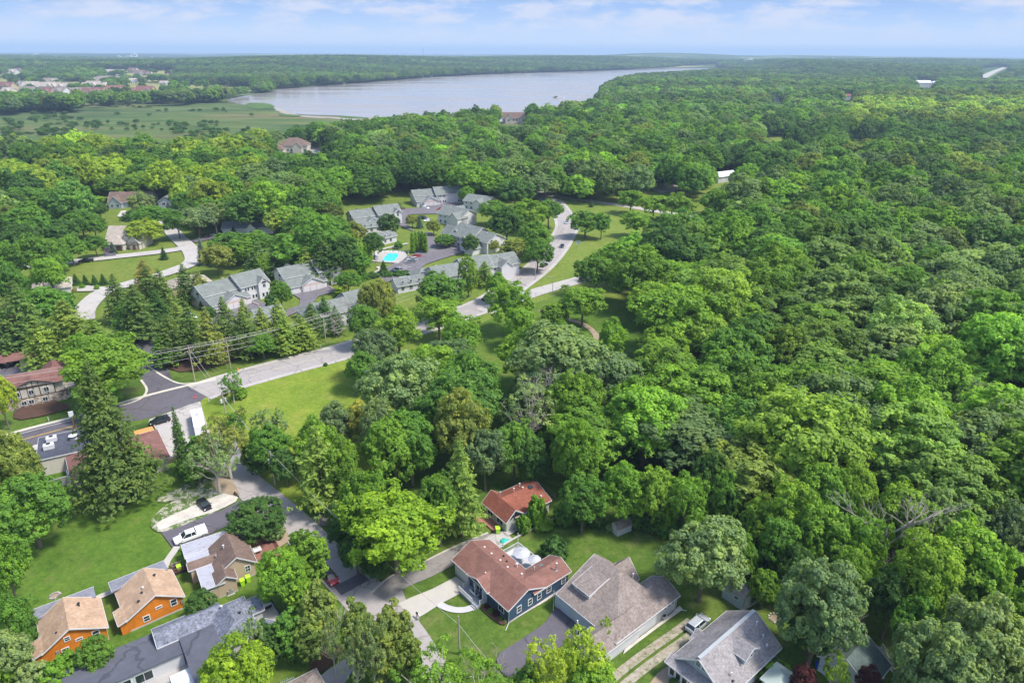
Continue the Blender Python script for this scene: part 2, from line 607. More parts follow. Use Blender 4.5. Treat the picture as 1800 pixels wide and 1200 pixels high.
def make_ground():
    radii = [0.0] + list(np.geomspace(20, 30000, 120))
    na = 256
    vs, fs = [(0, 0, 0)], []
    for r in radii[1:]:
        for k in range(na):
            a = 2 * math.pi * k / na
            x, y = r * math.sin(a), r * math.cos(a)
            vs.append((x, y, hgt(x, y)))
    for k in range(na):
        fs.append((0, 1 + (k + 1) % na, 1 + k))
    for i in range(len(radii) - 2):
        b = 1 + i * na
        for k in range(na):
            k2 = (k + 1) % na
            fs.append((b + k, b + k2, b + na + k2, b + na + k))
    m = MT('ground_cover', 1.0, 0.05)
    tc = m.n('ShaderNodeTexCoord')
    a = m.noise(0.02, 6, 0.65)
    b = m.noise(0.6, 4, 0.7)
    col = m.ramp(a, [(0.3, (0.035, 0.062, 0.016)), (0.55, (0.055, 0.10, 0.022)), (0.75, (0.08, 0.13, 0.03))])
    col = m.mix(0.6, col, m.mix(1.0, col, m.ramp(b, [(0.3, (0.5, 0.5, 0.5)), (0.7, (1.5, 1.4, 1.2))]), 'MULTIPLY'))
    # far country: woods with fields between
    far = m.noise(0.00075, 6, 0.6, stretch=(1, 0.8, 1))
    fc = m.ramp(far, [(0.44, (0.024, 0.045, 0.018)), (0.53, (0.05, 0.085, 0.025)), (0.58, (0.13, 0.17, 0.06)), (0.66, (0.20, 0.20, 0.11)), (0.72, (0.04, 0.07, 0.02))])
    sx_ = m.n('ShaderNodeSeparateXYZ')
    m.l(tc.outputs['Object'], sx_.inputs[0])
    mr = m.n('ShaderNodeMapRange')
    mr.inputs['From Min'].default_value = 3800
    mr.inputs['From Max'].default_value = 5200
    m.l(sx_.outputs[1], mr.inputs[0])
    col = m.mix(mr.outputs[0], col, fc)
    m.base(col)
    mb = MB()
    mb.v, mb.f, mb.m = vs, fs, [0] * len(fs)
    o = mb.build('ground', m.m, smooth=True)
    struct(o, 'dark green undergrowth under the woods reaching the horizon')


make_ground()
_z = [0.012]


def smooth_closed(pts, it=1):
    for _ in range(it):
        q = []
        for i in range(len(pts)):
            a, b = pts[i], pts[(i + 1) % len(pts)]
            q += [a * 0.75 + b * 0.25, a * 0.25 + b * 0.75]
        pts = q
    return pts


def sheet(name, px, mat, label=None, z=None, smooth=0, world=False, tall=0.0):
    if z is None:
        z = _z[0]
        _z[0] += 0.006
    pts = [Vector((p[0], p[1], 0)) if world else P(p[0], p[1], 0) for p in px]
    if smooth: pts = smooth_closed(pts, smooth)
    me = bpy.data.meshes.new(name)
    bm = bmesh.new()
    vs = [bm.verts.new((p.x, p.y, z)) for p in pts]
    f = bm.faces.new(vs)
    f.normal_update()
    if f.normal.z < 0: f.normal_flip()
    bmesh.ops.triangulate(bm, faces=bm.faces[:])
    bm.to_mesh(me)
    bm.free()
    me.materials.append(mat)
    o = bpy.data.objects.new(name, me)
    COL.objects.link(o)
    return struct(o, label)


def catmull(pts, n=6):
    out = []
    P_ = [pts[0] * 2 - pts[1]] + list(pts) + [pts[-1] * 2 - pts[-2]]
    for i in range(1, len(P_) - 2):
        a, b, c, d = P_[i - 1:i + 3]
        for k in range(n):
            t = k / n
            out.append(0.5 * ((2 * b) + (c - a) * t + (2 * a - 5 * b + 4 * c - d) * t * t + (3 * b - a - 3 * c + d) * t ** 3))
    out.append(pts[-1])
    return out


def strip_pts(line, off):
    out = []
    for i, p in enumerate(line):
        d = line[min(i + 1, len(line) - 1)] - line[max(i - 1, 0)]
        d.z = 0
        d.normalize()
        out.append(Vector((p.x - d.y * off, p.y + d.x * off, 0)))
    return out


def ribbon(name, line, w, mat, z=None, off=0.0, label=None, h=0.0):
    if z is None:
        z = _z[0]
        _z[0] += 0.006
    ws = w if isinstance(w, (list, tuple)) else [w] * len(line)
    A, B = [], []
    for i, p in enumerate(line):
        d = line[min(i + 1, len(line) - 1)] - line[max(i - 1, 0)]
        d.z = 0
        d.normalize()
        nrm = Vector((-d.y, d.x, 0))
        zz = p.z + z
        A.append(Vector((p.x, p.y, zz)) + nrm * (off + ws[i] / 2))
        B.append(Vector((p.x, p.y, zz)) + nrm * (off - ws[i] / 2))
    mb = MB()
    n = len(line)
    if h <= 0:
        mb.add(A + B, [(i, n + i, n + i + 1, i + 1) for i in range(n - 1)])
    else:
        up = Vector((0, 0, h))
        vs = A + B + [p + up for p in A] + [p + up for p in B]
        fs = []
        for i in range(n - 1):
            fs += [(2 * n + i, 3 * n + i, 3 * n + i + 1, 2 * n + i + 1), (i, 2 * n + i, 2 * n + i + 1, i + 1), (n + i, n + i + 1, 3 * n + i + 1, 3 * n + i)]
        fs += [(0, n, 3 * n, 2 * n), (n - 1, 3 * n - 1, 4 * n - 1, 2 * n - 1)]
        mb.add(vs, fs)
    o = mb.build(name, mat)
    return struct(o, label)


def pl(*pts, n=6):
    return catmull([P(a, b) for a, b in pts], n)


def wlerp(line, w0, w1):
    n = len(line)
    return [w0 + (w1 - w0) * i / (n - 1) for i in range(n)]


MAT['lawn'] = grass_mat('lawn_grass', (0.055, 0.105, 0.018), (0.08, 0.14, 0.022), (0.125, 0.165, 0.035), mow=R(40), dry=(0.20, 0.19, 0.07))
MAT['lawn2'] = grass_mat('lush_lawn_grass', (0.055, 0.115, 0.016), (0.08, 0.15, 0.02), (0.125, 0.175, 0.03), mow=R(-48), dry=(0.16, 0.17, 0.05))
MAT['meadow'] = grass_mat('meadow_grass', (0.125, 0.20, 0.022), (0.165, 0.235, 0.03), (0.23, 0.25, 0.042), big=0.05, mow=R(30), dry=(0.26, 0.24, 0.06))
MAT['verge'] = grass_mat('verge_grass', (0.11, 0.17, 0.028), (0.145, 0.20, 0.036), (0.19, 0.215, 0.05), mow=R(10))
MAT['estate'] = grass_mat('estate_grass', (0.095, 0.15, 0.024), (0.13, 0.18, 0.03), (0.17, 0.195, 0.045))
m = MT('marsh_grass', 1.0, 0.05)
a_ = m.noise(0.0045, 6, 0.62, stretch=(0.45, 1.5, 1))
b_ = m.noise(0.02, 6, 0.7, stretch=(0.5, 1.6, 1))
c_ = m.ramp(a_, [(0.36, (0.035, 0.065, 0.028)), (0.44, (0.06, 0.105, 0.034)), (0.5, (0.085, 0.135, 0.036)), (0.55, (0.135, 0.15, 0.05)), (0.63, (0.17, 0.14, 0.07))])
c_ = m.mix(0.45, c_, m.ramp(b_, [(0.38, (0.03, 0.05, 0.022)), (0.5, (0.08, 0.12, 0.04)), (0.63, (0.18, 0.17, 0.08))]))
MAT['marsh'] = m.base(c_)

# fields and lawns
sheet('marsh', [(-500, 262), (-500, 120), (0, 128), (150, 140), (300, 135), (420, 140), (480, 152), (560, 150), (640, 142), (640, 230), (1010, 205), (1010, 250), (500, 275)], MAT['marsh'],
      'flat green and tan marsh meadow beside the lake')
sheet('lawn', [(-250, 640), (-250, 300), (130, 292), (350, 330), (860, 300), (975, 330), (975, 400), (850, 500), (620, 640), (300, 690)], MAT['estate'],
      'lawns and verges of the housing estate')
sheet('highway_verge', [(820, 480), (930, 340), (960, 318), (1300, 300), (1320, 400), (1140, 430), (1160, 560), (1140, 680), (800, 690), (600, 600)], MAT['verge'],
      'mown yellow green verge along the curving highway')
sheet('park_lawn', [(820, 590), (850, 565), (1010, 508), (1100, 530), (1160, 570), (1150, 700), (960, 720), (820, 690)], MAT['lawn2'])
sheet('lawn_left', [(-300, 1500), (-300, 820), (60, 835), (300, 790), (440, 800), (560, 900), (640, 1060), (820, 1500)], MAT['lawn2'],
      'green back lawn between the orange cottages and the big spruce')
sheet('apartment_lawn', [(-300, 820), (-300, 560), (280, 600), (330, 640), (600, 600), (430, 660), (280, 740), (60, 780)], MAT['lawn'])
sheet('meadow', [(352, 700), (600, 605), (700, 640), (700, 800), (520, 900), (418, 828), (356, 760)], MAT['meadow'], 'sunlit yellow green field beside the concrete road')
sheet('lawn_right', [(560, 905), (650, 880), (860, 830), (980, 820), (1100, 900), (1290, 930), (1420, 1020), (1900, 1180), (2100, 1500), (760, 1500), (690, 1060), (560, 960)], MAT['lawn'],
      'back gardens and lawns round the blue ranch house')

# lake
m = MT('lake_water', 0.12, 0.5)
m.base((0.26, 0.23, 0.21))
w1 = m.noise(0.09, 4, 0.6, stretch=(1, 0.25, 1))
w2 = m.noise(0.008, 5, 0.6, stretch=(0.35, 1.4, 1))
m.bump(w1, 0.25, 0.4)
rr = m.ramp(w2, [(0.4, (0.10,) * 3), (0.6, (0.24,) * 3)])
m.l(rr, m.b.inputs['Roughness'])
MAT['lake'] = m.m
LAKE = [(393, 178), (420, 184), (455, 186), (482, 190), (486, 197), (530, 202), (560, 203), (610, 204), (650, 209), (668, 208), (690, 205), (800, 205),
        (860, 215), (960, 215), (1045, 195), (1060, 165), (1110, 140), (1180, 128), (1262, 121), (1262, 117), (1200, 118.5), (1120, 122), (1040, 125.5), (960, 127.5), (880, 130),
        (820, 133), (760, 136), (700, 141), (640, 146), (600, 149), (560, 152), (520, 155), (480, 158), (478, 163), (440, 167), (410, 173)]
sheet('lake', LAKE, MAT['lake'], 'long pale lake under the bright sky', z=0.35, smooth=1)
sand = noisy('silt', (0.29, 0.27, 0.22), 0.15, 0.01)
for k_, pts_ in enumerate(([(480, 190), (492, 190), (520, 203), (560, 205), (600, 207), (560, 209), (500, 203)], [(560, 206), (640, 207), (690, 211), (640, 213), (590, 210)], [(646, 207), (676, 206), (672, 212), (650, 212)])):
    sheet('mud_flat', pts_, sand, 'pale mud flat at the marshy edge of the lake', z=0.40 + 0.02 * k_, smooth=1)
for k_, pts_ in enumerate(([(430, 181), (470, 182), (484, 187), (480, 191), (440, 193)], [(490, 201), (530, 203), (528, 206), (492, 205)], [(595, 204), (645, 207), (640, 210), (596, 208)], [(672, 206), (700, 205.5), (800, 204.5), (800, 212), (690, 214)])):
    sheet('reed_bed', pts_, grass_mat('reeds', (0.05, 0.10, 0.03), (0.07, 0.13, 0.03), (0.10, 0.16, 0.04), big=0.02, mid=0.05), z=0.48 + 0.02 * k_, smooth=1)

# ------------------------------------------------------------------ roads
road_w = pl((-120, 826), (-40, 800), (40, 773), (160, 741), (250, 713), (330, 692), (385, 680))
ribbon('asphalt_road', road_w, 9.6, MAT['asphalt'], label='dark asphalt road with a yellow centre line')
ribbon('road_shoulder', road_w, 1.1, MAT['kerb'], off=5.2, h=0.1)
near_w = pl((-120, 826), (-40, 800), (40, 773), (160, 741))
ribbon('pavement', near_w, 2.6, MAT['concrete'], off=-6.0, h=0.08, label='concrete pavement between the road and the flat black roof')
mark_w = pl((-120, 826), (-40, 800), (40, 773), (160, 741), (190, 733))
ribbon('yellow_centre_line', mark_w, 0.13, MAT['yellow_line'], off=0.15, z=_z[0] + 0.01)
ribbon('yellow_centre_line', mark_w, 0.13, MAT['yellow_line'], off=-0.15, z=_z[0] + 0.01)
ribbon('white_edge_line', mark_w, 0.14, MAT['white_line'], off=3.6, z=_z[0] + 0.01)
sheet('asphalt_crossing', [(205, 745), (240, 720), (262, 706), (266, 684), (262, 650), (285, 655), (312, 674), (345, 679), (362, 697), (350, 708), (300, 722), (262, 736)], MAT['asphalt'],
      'dark asphalt junction', smooth=1, z=_z[0] + 0.02)
_z[0] += 0.03
side = pl((284, 690), (274, 658), (262, 625), (256, 598), (300, 575))
ribbon('side_road', side, 7.0, MAT['asphalt'])
hw = pl((350, 690), (380, 679), (430, 664), (515, 641), (598, 619), (700, 587), (790, 558), (856, 533), (912, 496), (945, 471), (968, 447), (984, 425), (996, 402), (994, 386), (986, 372), (968, 352), (930, 338), (880, 325), n=8)
ribbon('highway_shoulder', hw, 12.6, MAT['shoulder'], label='pale concrete edge of the curving highway')
ribbon('highway', hw, 9.4, MAT['roadconc'], label='curving grey concrete highway')
MAT['faint_line'] = plain('worn_line_paint', (0.47, 0.40, 0.30), 0.9)
ribbon('highway_line', hw[2:], 0.22, MAT['faint_line'])
seam = noisy('tar_seam', (0.27, 0.245, 0.235), 0.3, 2.0)
for i_ in range(3, 60, 5):
    a_, b_ = hw[i_], hw[i_ + 1]
    d_ = (b_ - a_).normalized()
    n_ = Vector((-d_.y, d_.x, 0)) * 4.6
    mb = MB()
    mb.add([a_ - n_ + Vector((0, 0, _z[0])), a_ + n_ + Vector((0, 0, _z[0])), a_ + n_ + d_ * 0.16 + Vector((0, 0, _z[0])), a_ - n_ + d_ * 0.16 + Vector((0, 0, _z[0]))], [(0, 1, 2, 3)])
    struct(mb.build('road_seam', seam))
_z[0] += 0.006
ribbon('slip_road', pl((850, 548), (890, 532), (945, 513), (990, 500), (1030, 489), (1070, 478)), 7.2, MAT['shoulder'], label='pale slip road leaving the highway for the wood')
ribbon('back_road', pl((900, 325), (968, 341), (1000, 349), (1040, 354), (1097, 362), (1150, 371), (1195, 378), (1250, 383)), 6.5, MAT['shoulder'], label='pale back road beyond the highway')
ribbon('park_path', pl((950, 545), (975, 556), (1003, 563), (1030, 573), (1048, 590), (1046, 605), (1036, 620), (1020, 640)), 2.2, MAT['dirt'], label='dirt path bending through the park grass')
ribbon('kerb', pl((262, 645), (288, 662), (315, 674), (345, 673), (380, 664)), 0.6, MAT['kerb'], h=0.13, z=0.02)
ribbon('kerb', pl((248, 668), (258, 684), (252, 697), (236, 706), (210, 714)), 0.6, MAT['kerb'], h=0.13, z=0.02)

# parking lot and the street down to the houses
sheet('parking_lot', [(262, 738), (300, 724), (332, 712), (352, 706), (362, 740), (376, 780), (410, 808), (380, 815), (330, 801), (296, 808), (285, 770)], MAT['shoulder'], 'pale concrete parking lot')
street = pl((384, 770), (402, 815), (433, 850), (480, 890), (530, 935), (575, 983), (612, 1022), (650, 1062))
ribbon('street', street, wlerp(street, 6.6, 7.0), MAT['roadconc'], label='grey street running past the houses')
lane = pl((640, 1050), (690, 1085), (722, 1120), (748, 1155), (775, 1190), (820, 1260))
ribbon('narrow_lane', lane, wlerp(lane, 6.5, 3.2), MAT['roadconc'])
sheet('street_mouth', [(600, 1048), (625, 1020), (652, 1008), (672, 1028), (700, 1018), (712, 1050), (728, 1090), (712, 1110), (660, 1090)], MAT['roadconc'], smooth=1)
sheet('asphalt_patch', [(587, 1032), (600, 1047), (650, 1020), (634, 1007)], MAT['asphalt'], 'dark asphalt patch across the street')
sheet('driveway', [(560, 905), (575, 898), (602, 912), (590, 925), (560, 925)], MAT['asphaltold'])
dr = pl((668, 1052), (700, 1025), (748, 1004), (795, 980), (835, 962), (868, 948))
ribbon('driveway', dr, wlerp(dr, 3.6, 4.0), MAT['worn_drive'], label='worn grey driveway running beside the blue house')
ribbon('driveway_edge', dr, 0.35, MAT['concrete'], off=2.1, h=0.1)
sheet('driveway_apron', [(842, 955), (866, 938), (884, 934), (902, 948), (884, 962), (862, 968)], MAT['shoulder'])
ribbon('garden_kerb', pl((884, 960), (915, 942), (950, 925), (978, 912)), 0.35, MAT['concrete'], h=0.2)
sheet('concrete_driveway', [(700, 1062), (720, 1052), (760, 1036), (802, 1014), (830, 1036), (805, 1046), (775, 1062), (750, 1078), (727, 1092), (712, 1075)], MAT['concrete'], 'pale concrete driveway of the blue house')
wk = pl((771, 1062), (785, 1069), (802, 1073), (820, 1072), (836, 1066))
ribbon('front_walk', wk, 1.25, noisy('walk_concrete', (0.47, 0.455, 0.46), 0.08, 0.8), z=_z[0] + 0.004)
_z[0] += 0.012
sheet('asphalt_driveway', [(990, 1068), (974, 1072), (966, 1084), (958, 1096), (938, 1110), (905, 1132), (870, 1153), (880, 1185), (905, 1195), (930, 1180), (975, 1145), (1012, 1118), (1026, 1098), (1010, 1084)], MAT['asphalt'],
      'smooth dark asphalt driveway of the taupe roofed house', smooth=1)
mt_ = MT('gravel_track', 0.95, 0.1)
mt_.base(mt_.mix(mt_.ramp(mt_.noise(0.8, 6, 0.8, dist=0.6), [(0.36, (0,) * 3), (0.48, (1,) * 3)]), (0.10, 0.14, 0.03), mt_.ramp(mt_.noise(1.5, 5, 0.8), [(0.35, (0.24, 0.20, 0.14)), (0.65, (0.40, 0.36, 0.29))])))
MAT['track'] = mt_.m
trk = pl((1060, 1225), (1100, 1188), (1150, 1150), (1190, 1122), (1222, 1098))
ribbon('gravel_track', trk, 1.4, MAT['track'], off=0.95)
ribbon('gravel_track', trk, 1.4, MAT['track'], off=-0.95)
sheet('gravel_strip', [(1120, 1230), (1155, 1185), (1178, 1168), (1200, 1200), (1200, 1260)], MAT['dirt'])
# brown house drive and gravel
sheet('asphalt_driveway', [(283, 936), (330, 915), (388, 899), (425, 880), (440, 884), (450, 893), (430, 905), (400, 925), (360, 945), (330, 955), (305, 966)], MAT['asphalt'], 'dark asphalt driveway under the white pickup')
mf = MT('gravel_in_grass', 0.95, 0.1)
mf.base(mf.mix(mf.ramp(mf.noise(0.55, 6, 0.8, dist=0.8), [(0.47, (0,) * 3), (0.56, (1,) * 3)]), (0.075, 0.13, 0.02), (0.40, 0.37, 0.31)))
sheet('gravel_fringe', [(262, 922), (280, 896), (330, 868), (366, 842), (392, 822), (408, 846), (420, 872), (395, 894), (330, 922), (292, 936), (272, 936)], mf.m, 'ragged gravel thinning out into the lawn', smooth=1)
sheet('gravel_patch', [(274, 921), (300, 908), (345, 888), (380, 873), (410, 862), (424, 878), (386, 898), (330, 914), (290, 930), (280, 934)], MAT['gravel'], 'pale gravel parking strip under the black hatchback', smooth=1)
sheet('dirt_patch', [(372, 850), (395, 832), (412, 850), (425, 876), (408, 872), (385, 866)], MAT['dirt'], smooth=1)
sheet('gravel_fringe', [(270, 884), (300, 862), (350, 846), (380, 838), (372, 858), (300, 884)], mf.m, 'thin gravel strip in the grass', smooth=1)
sheet('mulch_bed', [(440, 935), (470, 918), (500, 925), (512, 950), (490, 965), (470, 985), (450, 960)], MAT['dirt'], smooth=1)
ribbon('concrete_path', pl((312, 962), (303, 975), (294, 988), (290, 1000)), 1.3, MAT['concrete'])
ribbon('concrete_path', pl((218, 1032), (195, 1042), (170, 1053), (152, 1065), (142, 1070)), 1.25, MAT['concrete'], label='curving concrete path linking the two orange cottages')
sheet('driveway', [(540, 1210), (575, 1180), (605, 1160), (640, 1135), (665, 1150), (620, 1180), (600, 1215)], MAT['roadconc'])
sheet('mulch_bed', [(540, 1180), (570, 1140), (600, 1130), (605, 1150), (560, 1190)], MAT['mulch'], smooth=1)
sheet('mulch_bed', [(838, 1062), (858, 1054), (878, 1078), (898, 1092), (885, 1102), (866, 1090), (850, 1076)], MAT['mulch'], 'dark mulch bed before the blue house', smooth=1)
sheet('stone_border', [(895, 1088), (898, 1094), (960, 1058), (1000, 1030), (996, 1026)], MAT['gravel'])
sheet('stone_border', [(1098, 1143), (1130, 1118), (1180, 1080), (1194, 1066), (1200, 1073), (1165, 1098), (1120, 1132), (1095, 1152)], MAT['gravel'])
sheet('plank_walk', [(885, 937), (918, 921), (926, 925), (893, 944)], MAT['shoulder'])
sheet('brick_patio', [(830, 905), (850, 900), (884, 930), (870, 938), (850, 920), (836, 920)], noisy('brick_paving', (0.36, 0.16, 0.11), 0.2, 2))
sheet('dirt_patch', [(24, 742), (24, 722), (80, 702), (135, 716), (80, 732)], MAT['mulch'], 'long dark mulch strip between the apartments and the road', smooth=1)
sheet('mulch_bed', [(270, 640), (330, 660), (430, 630), (540, 603), (560, 592), (400, 590)], MAT['mulch'], smooth=1)
sheet('dirt_patch', [(1140, 326), (1150, 322), (1190, 323), (1196, 336), (1170, 341), (1145, 336)], MAT['gravel'], smooth=1)
sheet('clearing', [(1325, 238), (1420, 238), (1415, 250), (1330, 249)], MAT['verge'])
sheet('clearing', [(1475, 236), (1590, 236), (1590, 252), (1475, 250)], MAT['verge'])
sheet('clearing', [(1550, 303), (1575, 302), (1570, 318), (1548, 315)], MAT['verge'])
sheet('dirt_track', [(1780, 960), (1830, 960), (1830, 1000), (1790, 990)], MAT['roadconc'])
# apartments' yard
sheet('asphalt_yard', [(-60, 650), (40, 628), (110, 620), (120, 648), (70, 665), (-60, 690)], MAT['asphalt'])
# condo drives
sheet('condo_driveway', [(376, 560), (376, 551), (452, 527), (474, 540), (470, 556), (430, 575), (395, 590), (300, 610), (285, 598)], MAT['asphaltold'], 'dark asphalt court of the nearest townhouses')
sheet('condo_driveway', [(284, 552), (318, 543), (345, 556), (330, 575), (295, 572)], MAT['asphaltold'])
sheet('condo_driveway', [(513, 517), (575, 504), (596, 512), (560, 522), (545, 540), (500, 560), (505, 545), (526, 538), (528, 527)], MAT['asphaltold'])
sheet('condo_road', [(662, 482), (690, 466), (720, 452), (748, 436), (752, 425), (738, 412), (712, 402), (698, 395), (705, 385), (697, 376), (705, 368), (740, 366), (762, 357), (800, 352), (812, 362), (795, 372), (765, 377), (720, 378),
                     (716, 395), (728, 408), (760, 410), (765, 424), (800, 434), (830, 440), (790, 452), (750, 465), (730, 480), (700, 498), (672, 496)], MAT['asphaltold'], 'grey asphalt loop road of the townhouses')
# pool deck, pool
sheet('pool_deck', [(652, 458), (672, 442), (712, 443), (716, 452), (700, 464), (654, 461)], MAT['shoulder'], 'cream concrete deck round the pool')
m = MT('pool_water', 0.05, 0.5)
m.base((0.07, 0.62, 0.78))
sheet('pool', [(672, 459), (675, 454), (683, 447), (700, 447), (700, 452), (693, 460), (680, 461)], m.m, 'turquoise swimming pool')
ribbon('pool_path', pl((660, 487), (659, 481), (668, 475), (664, 470)), 1.6, MAT['concrete'])
ribbon('pool_path', pl((655, 452), (664, 443), (685, 436), (717, 429)), 1.6, MAT['concrete'])
for k_ in range(9):
    a_ = P(706 + 0 * k_, 470)
mk_ = MB()
for k_ in range(7):
    p_ = P(708 - k_ * 6.2, 468 + k_ * 2.6)
    q_ = P(722 - k_ * 6.2, 471 + k_ * 2.6)
    z_ = Vector((0, 0, _z[0] + 0.01))
    d_ = (q_ - p_).normalized()
    n_ = Vector((-d_.y, d_.x, 0)) * 0.08
    mk_.add([p_ - n_ + z_, q_ - n_ + z_, q_ + n_ + z_, p_ + n_ + z_], [(0, 1, 2, 3)])
struct(mk_.build('parking_lines', MAT['white_line']))
# estate streets
est = pl((-120, 487), (-40, 476), (35, 470), (102, 464), (180, 455), (280, 444), (325, 437))
ribbon('estate_street', est, 7.0, MAT['shoulder'], label='pale estate street above the oval lawn')
ribbon('estate_street', pl((283, 390), (296, 400), (312, 418), (333, 438), (341, 455), (332, 466), (312, 474), (287, 483), (255, 492), (225, 501), (195, 509), (176, 518), (160, 532), (148, 548), (146, 565), n=6), 7.4, MAT['shoulder'],
       label='pale estate street curving round the oval lawn')
sheet('driveway', [(135, 507), (150, 503), (186, 506), (180, 516), (166, 513), (136, 514)], MAT['shoulder'])
sheet('driveway', [(184, 438), (206, 437), (204, 451), (183, 453)], MAT['asphalt'])
sheet('driveway', [(213, 372), (222, 371), (220, 383), (206, 382)], MAT['concrete'])
sheet('driveway', [(283, 390), (282, 372), (292, 370), (296, 395)], MAT['shoulder'])
sheet('driveway', [(334, 424), (372, 415), (385, 412), (378, 420), (345, 428)], MAT['asphalt'])
ribbon('far_lane', pl((-80, 286), (0, 292), (60, 298), (118, 299)), 5.0, MAT['shoulder'])
sheet('far_lawn', [(-60, 280), (118, 275), (128, 296), (100, 320), (-60, 320)], MAT['verge'])
sheet('far_lawn', [(130, 332), (210, 328), (212, 340), (140, 345)], MAT['verge'])
sheet('far_lawn', [(0, 338), (20, 336), (18, 346), (0, 346)], MAT['verge'])
sheet('far_drive', [(520, 262), (545, 258), (588, 262), (590, 278), (560, 272)], MAT['shoulder'])
# far road climbing the ridge on the right, light fields on the slopes
def PT(px, py):
    """pixel -> point on the hilly ground (march along the ray)"""
    a = Vector((0, 0, CAM_H))
    g = P(px, py, 0) if PX(0, 1, 0) else None
    d = P(px, py, 60.0) - a
    d.normalize()
    t = 800.0
    while t < 20000:
        p = a + d * t
        if p.z <= hgt(p.x, p.y): return Vector((p.x, p.y, hgt(p.x, p.y)))
        t += 12
    return a + d * 9000


def drape(name, px, mat, label=None, lift=1.2):
    pts = [PT(a, b) for a, b in px]
    c = sum(pts, Vector()) / len(pts)
    mb = MB()
    rings = 6
    vs = [c]
    for k in range(1, rings + 1):
        for p in pts: vs.append(c.lerp(p, k / rings))
    vs = [(v.x, v.y, hgt(v.x, v.y) + lift) for v in vs]
    n = len(pts)
    fs = [(0, 1 + i, 1 + (i + 1) % n) for i in range(n)]
    for k in range(rings - 1):
        b = 1 + k * n
        for i in range(n): fs.append((b + i, b + n + i, b + n + (i + 1) % n, b + (i + 1) % n))
    mb.add(vs, fs)
    return struct(mb.build(name, mat), label)


MAT['farfield'] = grass_mat('far_field_grass', (0.16, 0.19, 0.055), (0.24, 0.24, 0.08), (0.34, 0.29, 0.14), big=0.006, mid=0.02, fine=0.1)
drape('far_field', [(-300, 172), (-300, 136), (0, 136), (200, 137), (330, 140), (450, 149), (440, 158), (330, 168), (100, 172)], MAT['farfield'], 'pale yellow green fields round the far estate')
drape('far_field', [(180, 136), (182, 120), (240, 117), (305, 122), (310, 138)], MAT['farfield'], lift=2.4)
drape('far_field', [(-40, 136), (-30, 124), (30, 120), (46, 128), (40, 137)], MAT['farfield'], lift=2.4)
drape('far_field', [(330, 152), (440, 151), (480, 153), (420, 166), (340, 170)], MAT['farfield'], lift=0.9)
drape('far_field', [(1090, 121.5), (1130, 118), (1200, 116.5), (1265, 117), (1200, 119.5), (1120, 122.5)], MAT['farfield'], lift=2.0)
far_road = catmull([PT(1726, 139), PT(1735, 134), PT(1744, 129), PT(1756, 124), PT(1767, 120)], 6)
ribbon('far_road', far_road, 26, MAT['shoulder'], z=3.0, label='pale road climbing the wooded ridge far off on the right')
ribbon('far_road_verge', far_road, 40, MAT['verge'], z=1.5)
# ------------------------------------------------------------------ tree meshes
def quads_mesh(name, C, Nn, S, V, aspect=0.62, rng=None, mat=None):
    """leaf-clump quads: centres C, normals Nn, half sizes S, value V per leaf"""
    n = len(C)
    rng = rng or np.random.default_rng(1)
    Nn = Nn / np.maximum(np.linalg.norm(Nn, axis=1, keepdims=True), 1e-6)
    ref = rng.normal(size=(n, 3))
    A = np.cross(Nn, ref)
    A /= np.maximum(np.linalg.norm(A, axis=1, keepdims=True), 1e-6)
    B = np.cross(Nn, A)
    A = A * S[:, None]
    B = B * (S * aspect)[:, None]
    bend = Nn * (S * 0.25)[:, None]
    v = np.stack([C - A, C - B * 1.0 + bend, C + A, C + B + bend], axis=1).reshape(-1, 3)
    me = bpy.data.meshes.new(name)
    me.vertices.add(4 * n)
    me.vertices.foreach_set('co', v.astype(np.float32).ravel())
    me.loops.add(4 * n)
    me.loops.foreach_set('vertex_index', np.arange(4 * n, dtype=np.int32))
    me.polygons.add(n)
    me.polygons.foreach_set('loop_start', np.arange(0, 4 * n, 4, dtype=np.int32))
    me.polygons.foreach_set('loop_total', np.full(n, 4, dtype=np.int32))
    at = me.attributes.new('v', 'FLOAT', 'FACE')
    at.data.foreach_set('value', np.clip(V, 0, 1).astype(np.float32))
    me.materials.append(mat or MAT['leaf'])
    me.update()
    return me


def unit(v):
    return v / np.maximum(np.linalg.norm(v, axis=-1, keepdims=True), 1e-6)


